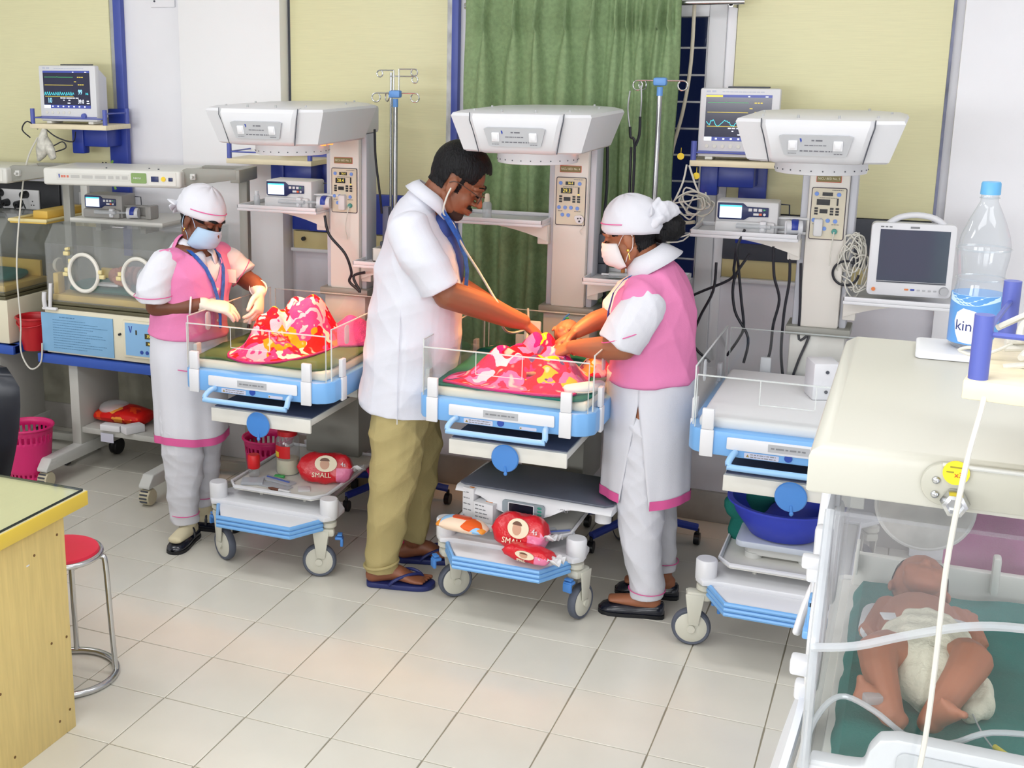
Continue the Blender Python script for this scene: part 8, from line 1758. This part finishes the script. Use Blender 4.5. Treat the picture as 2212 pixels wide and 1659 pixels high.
ob('chest_piece', MB().cyl((0.465, 0.035, 1.012), (0.47, 0.035, 1.024), 0.017, n=18), M_steel, sth)
tb_ = MB().limb([(-0.02, -0.08, 0.76), (-0.035, -0.092, 0.6), (-0.048, -0.1, 0.46), (-0.075, -0.102, 0.28), (-0.092, -0.102, 0.14), (-0.096, -0.102, 0.062)], [(0.105, 0.12), (0.1, 0.11), (0.09, 0.098), (0.076, 0.08), (0.066, 0.068), (0.064, 0.066)], ref=l, n=28, cap=(1, 0.1))
tb_.limb([(0.02, 0.09, 0.76), (0.04, 0.115, 0.6), (0.052, 0.125, 0.45), (0.045, 0.135, 0.28), (0.03, 0.14, 0.10)], [(0.105, 0.11), (0.1, 0.098), (0.09, 0.085), (0.075, 0.07), (0.062, 0.06)], ref=l, n=28, cap=(1, 0.1))
tr2 = remesh('trousers', tb_, 0.0055, 3, M_khaki, n2, disp=folds(0.011, 26, 33, 6))
ob('turned_cuff', MB().tube([(-0.096 + 0.066 * math.cos(a), -0.102 + 0.066 * math.sin(a), 0.095 + 0.012 * math.cos(a)) for a in np.linspace(0, 2 * PI, 33)[:-1]], 0.006, 8, closed=True), M_khaki, tr2)
for an, d in (((-0.10, -0.1), dF1), ((0.02, 0.14), dF2)):
    T = Matrix(((d.x, -d.y, 0, an[0]), (d.y, d.x, 0, an[1]), (0, 0, 1, 0), (0, 0, 0, 1)))
    pl_ = smooth_path([Vector(q + (0,)) for q in ((-0.055, 0.0), (-0.045, 0.033), (0.04, 0.036), (0.13, 0.05), (0.19, 0.048), (0.215, 0.02), (0.205, -0.02), (0.17, -0.045), (0.1, -0.046), (0.0, -0.036), (-0.045, -0.03), (-0.055, 0.0))], 3)[:-1]
    so = ob('flip_flop', MB().prism([(q.x, q.y) for q in pl_], 0.0, 0.021, 0.004, M=T), M_slip, n2)
    ob('thong_strap', MB().tube([(0.165, 0.018, 0.022), (0.16, 0.017, 0.048), (0.12, 0.03, 0.062), (0.07, 0.047, 0.045), (0.05, 0.045, 0.018)], 0.0065, 8, 4, M=T).tube([(0.165, 0.018, 0.022), (0.158, 0.012, 0.05), (0.11, -0.025, 0.058), (0.06, -0.045, 0.04), (0.04, -0.043, 0.018)], 0.0065, 8, 4, M=T), M_slip, so)

# ------------------------------------------------------------------ nurse at the right, seen from her left side
n3 = thing('person', 'nurse in a pink vest and white mask, black hair bun under her cap', 'person', (-0.84, 4.35, 0), 0.201)
f = Vector((-0.96, 0.28, 0)); l = Vector((-0.28, -0.96, 0))
H = head_matrix((-0.100, 0.0, 1.402), (-0.92, 0.20, -0.30), 0.0, 0.98)
wL, dL, nL = (-0.285, -0.055, 1.0), (-0.75, 0.45, -0.35), (-0.2, -0.35, 0.9)
wR, dR, nR = (-0.28, 0.08, 1.03), (-0.75, -0.35, -0.45), (-0.3, 0.2, 0.9)
b = head_mb(MB(), H)
b.limb([H @ Vector((-0.025, 0, -0.03)), (-0.045, 0.0, 1.31), (-0.02, 0, 1.25)], [0.054, 0.056, 0.075], n=16)
b.limb([(0.0, 0.0, 0.80), (-0.01, 0.0, 0.95), (-0.015, 0, 1.12), (-0.015, 0, 1.18)], [(0.14, 0.12), (0.135, 0.115), (0.14, 0.105), (0.11, 0.07)], ref=l)
b.limb([(-0.04, -0.135, 1.185), (-0.08, -0.18, 1.12), (-0.105, -0.185, 1.04)], [0.038, 0.045, 0.043]).limb([(-0.105, -0.185, 1.04), (-0.2, -0.13, 1.02), wL], [0.045, 0.040, 0.027])
b.limb([(-0.04, 0.135, 1.19), (-0.10, 0.19, 1.14), (-0.15, 0.18, 1.075)], [0.038, 0.044, 0.041]).limb([(-0.15, 0.18, 1.075), (-0.22, 0.13, 1.06), wR], [0.042, 0.037, 0.026])
hand_mb(b, wL, dL, nL, 0.17, 0.55, 0.06, 1); hand_mb(b, wR, dR, nR, 0.17, 0.5, 0.06, -1)
b.limb([(-0.01, -0.07, 0.8), (-0.015, -0.08, 0.43), (0.02, -0.08, 0.085)], [0.09, 0.06, 0.038]).limb([(0.01, 0.08, 0.8), (0.04, 0.1, 0.43), (0.075, 0.1, 0.085)], [0.09, 0.06, 0.038])
dF1, dF2 = Vector((-1, 0.02, 0)).normalized(), Vector((-1, 0.04, 0)).normalized()
for an, d in (((0.02, -0.08), dF1), ((0.075, 0.1), dF2)):
    p = Vector((an[0], an[1], 0.055)); b.limb([p - d * 0.025, p + d * 0.05, p + d * 0.13], [(0.03, 0.034), (0.032, 0.024), (0.03, 0.012)], ref=(-d.y, d.x, 0))
body3 = remesh('body', b, 0.0042, 3, M_skin2, n3)
to = inh(H)
extract('hair', body3, lambda c: (lambda q: (((q[:, 0] < -0.025) & (q[:, 2] > -0.06 - 0.25 * (q[:, 0] + 0.02)) & (q[:, 2] > -0.062)) | ((q[:, 0] < 0.05) & (q[:, 2] > 0.018)) | (q[:, 2] > 0.04)) & (q[:, 2] < 0.2) & (q[:, 0] > -0.13) & (np.abs(q[:, 1]) < 0.1) & ~((np.abs(q[:, 1]) > 0.071) & (q[:, 2] < 0.03) & (q[:, 0] > -0.03)))(to(c)), 0.005, M_hair, n3, 2)
hbm = MB().ell((0.030, 0.01, 1.435), (0.058, 0.05, 0.05), None, 20, 14).ell((0.055, 0.0, 1.45), (0.03, 0.035, 0.032), None, 16, 12).ell((0.005, 0.0, 1.42), (0.04, 0.05, 0.04), None, 16, 12)
remesh('hair_bun', hbm, 0.004, 2, M_hair, n3, disp=folds(0.005, 90, 5))
face_parts(n3, H, True, False); face_mask(n3, H, M_mask2)
c3 = cap(n3, H, (-0.2, 1.45), (-0.095, 0.035, 0.055), ((0.02, 0.02, 0.05),), puff=1.08)
fl = MB().limb([(-0.012, -0.045, 1.475), (0.012, -0.035, 1.497), (0.04, -0.02, 1.498), (0.066, -0.01, 1.492)], [(0.030, 0.022), (0.040, 0.018), (0.030, 0.012), (0.006, 0.005)], ref=(0, 0, 1), n=18).limb([(-0.03, -0.05, 1.50), (-0.02, -0.045, 1.525), (-0.012, -0.04, 1.54)], [0.012, 0.012, 0.008], n=10).limb([(-0.03, -0.06, 1.45), (-0.005, -0.055, 1.475), (0.02, -0.03, 1.47)], [0.018, 0.02, 0.012], n=12)
remesh('cap_flap', fl, 0.004, 2, M_uni, n3, disp=folds(0.003, 80, 8))
ob('earring', MB().ell((0.002, 0.083, -0.042), (0.006, 0.004, 0.007), None, 10, 8, H).tube([(0.002, 0.084, -0.05), (0.002, 0.085, -0.062), (0.003, 0.085, -0.075)], 0.0018, 6, M=H), M_gold, n3)
tors = [((0.0, 0.0, 0.895), (0.175, 0.160)), ((-0.004, 0, 0.96), (0.165, 0.152)), ((-0.008, 0, 1.06), (0.172, 0.15)), ((-0.008, 0, 1.15), (0.175, 0.142)), ((-0.006, 0, 1.215), (0.170, 0.118)), ((-0.01, 0, 1.262), (0.14, 0.09)), ((-0.022, 0, 1.295), (0.09, 0.07))]
sh = MB().limb([p for p, r in tors[1:]], [(r[0] - 0.012, r[1] - 0.010) for p, r in tors[1:]], ref=l, n=32)
sh.limb([(-0.03, -0.145, 1.195), (-0.06, -0.172, 1.155), (-0.09, -0.185, 1.105), (-0.118, -0.19, 1.05)], [(0.066, 0.070), (0.078, 0.078), (0.08, 0.080), (0.077, 0.078)], ref=(1, 0, 0), n=24, cap=(0.7, 0.1))
sh.limb([(-0.03, 0.13, 1.225), (-0.09, 0.175, 1.16), (-0.13, 0.185, 1.10)], [0.064, 0.068, 0.068], n=20)
shirt3 = remesh('shirt', sh, 0.005, 5, M_uni, n3, disp=folds(0.006, 34, 14))
vb = MB().limb([p for p, r in tors], [r for p, r in tors], ref=l, n=40, cap=(0.08, 1))
for s in (-1, 1): vb.limb([Vector((-0.01, 0, 1.235)) + l * s * 0.10, Vector((-0.01, 0, 1.205)) + l * s * 0.165], [(0.075, 0.05), (0.066, 0.055)], ref=f)
tmp = remesh('tmp_vest', vb, 0.005, 5, M_vest, n3, disp=folds(0.007, 25, 19))
def kv3(c):
    q = c - np.array((-0.01, 0, 0)); pf = q @ np.array(f); pl_ = q @ np.array(l)
    return ~((pf > 0.0) & (c[:, 2] > 1.13 + 1.5 * np.abs(pl_))) & (c[:, 2] > 0.875)
v3 = extract('vest', tmp, kv3, 0.0, M_vest, n3, 2, 0.003); bpy.data.objects.remove(tmp)
Tc = Matrix.Translation((-0.022, 0, 1.308)) @ Matrix.Rotation(-0.52, 4, 'Y'); rows = []
for rr, zz in ((0.060, 0.018), (0.062, 0.05), (0.067, 0.052), (0.084, 0.025), (0.108, -0.012)):
    rows.append([Tc @ Vector((-rr * 1.05 * math.cos(a), rr * 1.02 * math.sin(a), zz - (0.03 if rr > 0.1 else 0) * max(0, math.cos(a)) ** 3)) for a in np.linspace(0.25, 2 * PI - 0.25, 44)])
o = ob('collar', MB().loft(rows, False, False), M_uni, n3, 180); s = o.modifiers.new('t', 'SOLIDIFY'); s.thickness = 0.003
ob('cuff_piping', MB().tube([Vector((-0.106, -0.188, 1.082)) + Vector((0.94, 0, 0.34)) * 0.0785 * math.cos(a) + Vector((0, 1, -0.1)) * 0.08 * math.sin(a) for a in np.linspace(0, 2 * PI, 41)[:-1]], 0.0018, 6, closed=True), M_pipe, shirt3)
ob('bangle', MB().tube([Vector((-0.268, -0.065, 1.005)) + Vector((0.5, 0.8, 0)) * 0.030 * math.cos(a) + Vector((0.3, 0, 0.95)) * 0.031 * math.sin(a) for a in np.linspace(0, 2 * PI, 25)[:-1]], 0.0028, 8, closed=True), M_gold, n3)
lp = [Vector((-0.012, 0, 0)) + f * a + l * s + Vector((0, 0, z)) for a, s, z in ((0.04, 0.075, 1.285), (0.09, 0.07, 1.25), (0.128, 0.055, 1.20), (0.148, 0.04, 1.13), (0.153, 0.03, 1.06))]
ob('lanyard', ribbon(MB(), lp, 0.016, [f] * 5), M_lan, n3)
sl = 0.0
k3, rows = tunic(n3, 'tunic', [(-0.006, 0.0, z, *lerp([(0.92, 0.157, 0.165), (0.8, 0.157, 0.165), (0.6, 0.158, 0.165), (0.45, 0.160, 0.168)], z), 0.0) for z in np.linspace(0.92, 0.45, 26)], M_uni, slit=(-PI / 2 - 0.26, 0.83, 0.36), n=110, amp=0.018, seed=11)
hb = [[(x * 1.014, y * 1.014, z + dz) for x, y, z in rows[-1]] for dz in (0.032, 0.016, 0.0, -0.003)]
ob('hem_band', MB().loft(hb, False, False), M_pipe, k3, 180)
ob('pocket_piping', MB().tube([(-0.152, -0.055, 0.845), (-0.13, -0.095, 0.835), (-0.10, -0.128, 0.828)], 0.002, 6, 2), M_pipe, k3)
tb_ = MB().limb([(-0.01, -0.07, 0.75), (-0.02, -0.078, 0.5), (-0.012, -0.08, 0.3), (0.012, -0.08, 0.16), (0.02, -0.08, 0.075)], [(0.095, 0.1), (0.085, 0.092), (0.074, 0.078), (0.063, 0.066), (0.06, 0.062)], ref=(0, 1, 0), n=26, cap=(1, 0.1))
tb_.limb([(0.02, 0.08, 0.75), (0.035, 0.09, 0.5), (0.055, 0.1, 0.3), (0.075, 0.1, 0.11)], [(0.09, 0.09), (0.082, 0.08), (0.068, 0.066), (0.056, 0.055)], ref=(0, 1, 0), n=26, cap=(1, 0.1))
tr3 = remesh('trousers', tb_, 0.005, 3, M_uni, n3, disp=folds(0.006, 32, 41))
ob('cuff_piping', MB().tube([(0.019 + 0.0665 * math.cos(a), -0.08 + 0.0665 * math.sin(a), 0.105) for a in np.linspace(0, 2 * PI, 33)[:-1]], 0.002, 6, closed=True).tube([(0.073 + 0.06 * math.cos(a), 0.1 + 0.06 * math.sin(a), 0.15) for a in np.linspace(0, 2 * PI, 33)[:-1]], 0.002, 6, closed=True), M_pipe, tr3)
shoe(n3, Vector((0.02, -0.08, 0)) - dF1 * 0.065, dF1, 0.24, strap=False); shoe(n3, Vector((0.075, 0.1, 0)) - dF2 * 0.065, dF2, 0.24, strap=False)
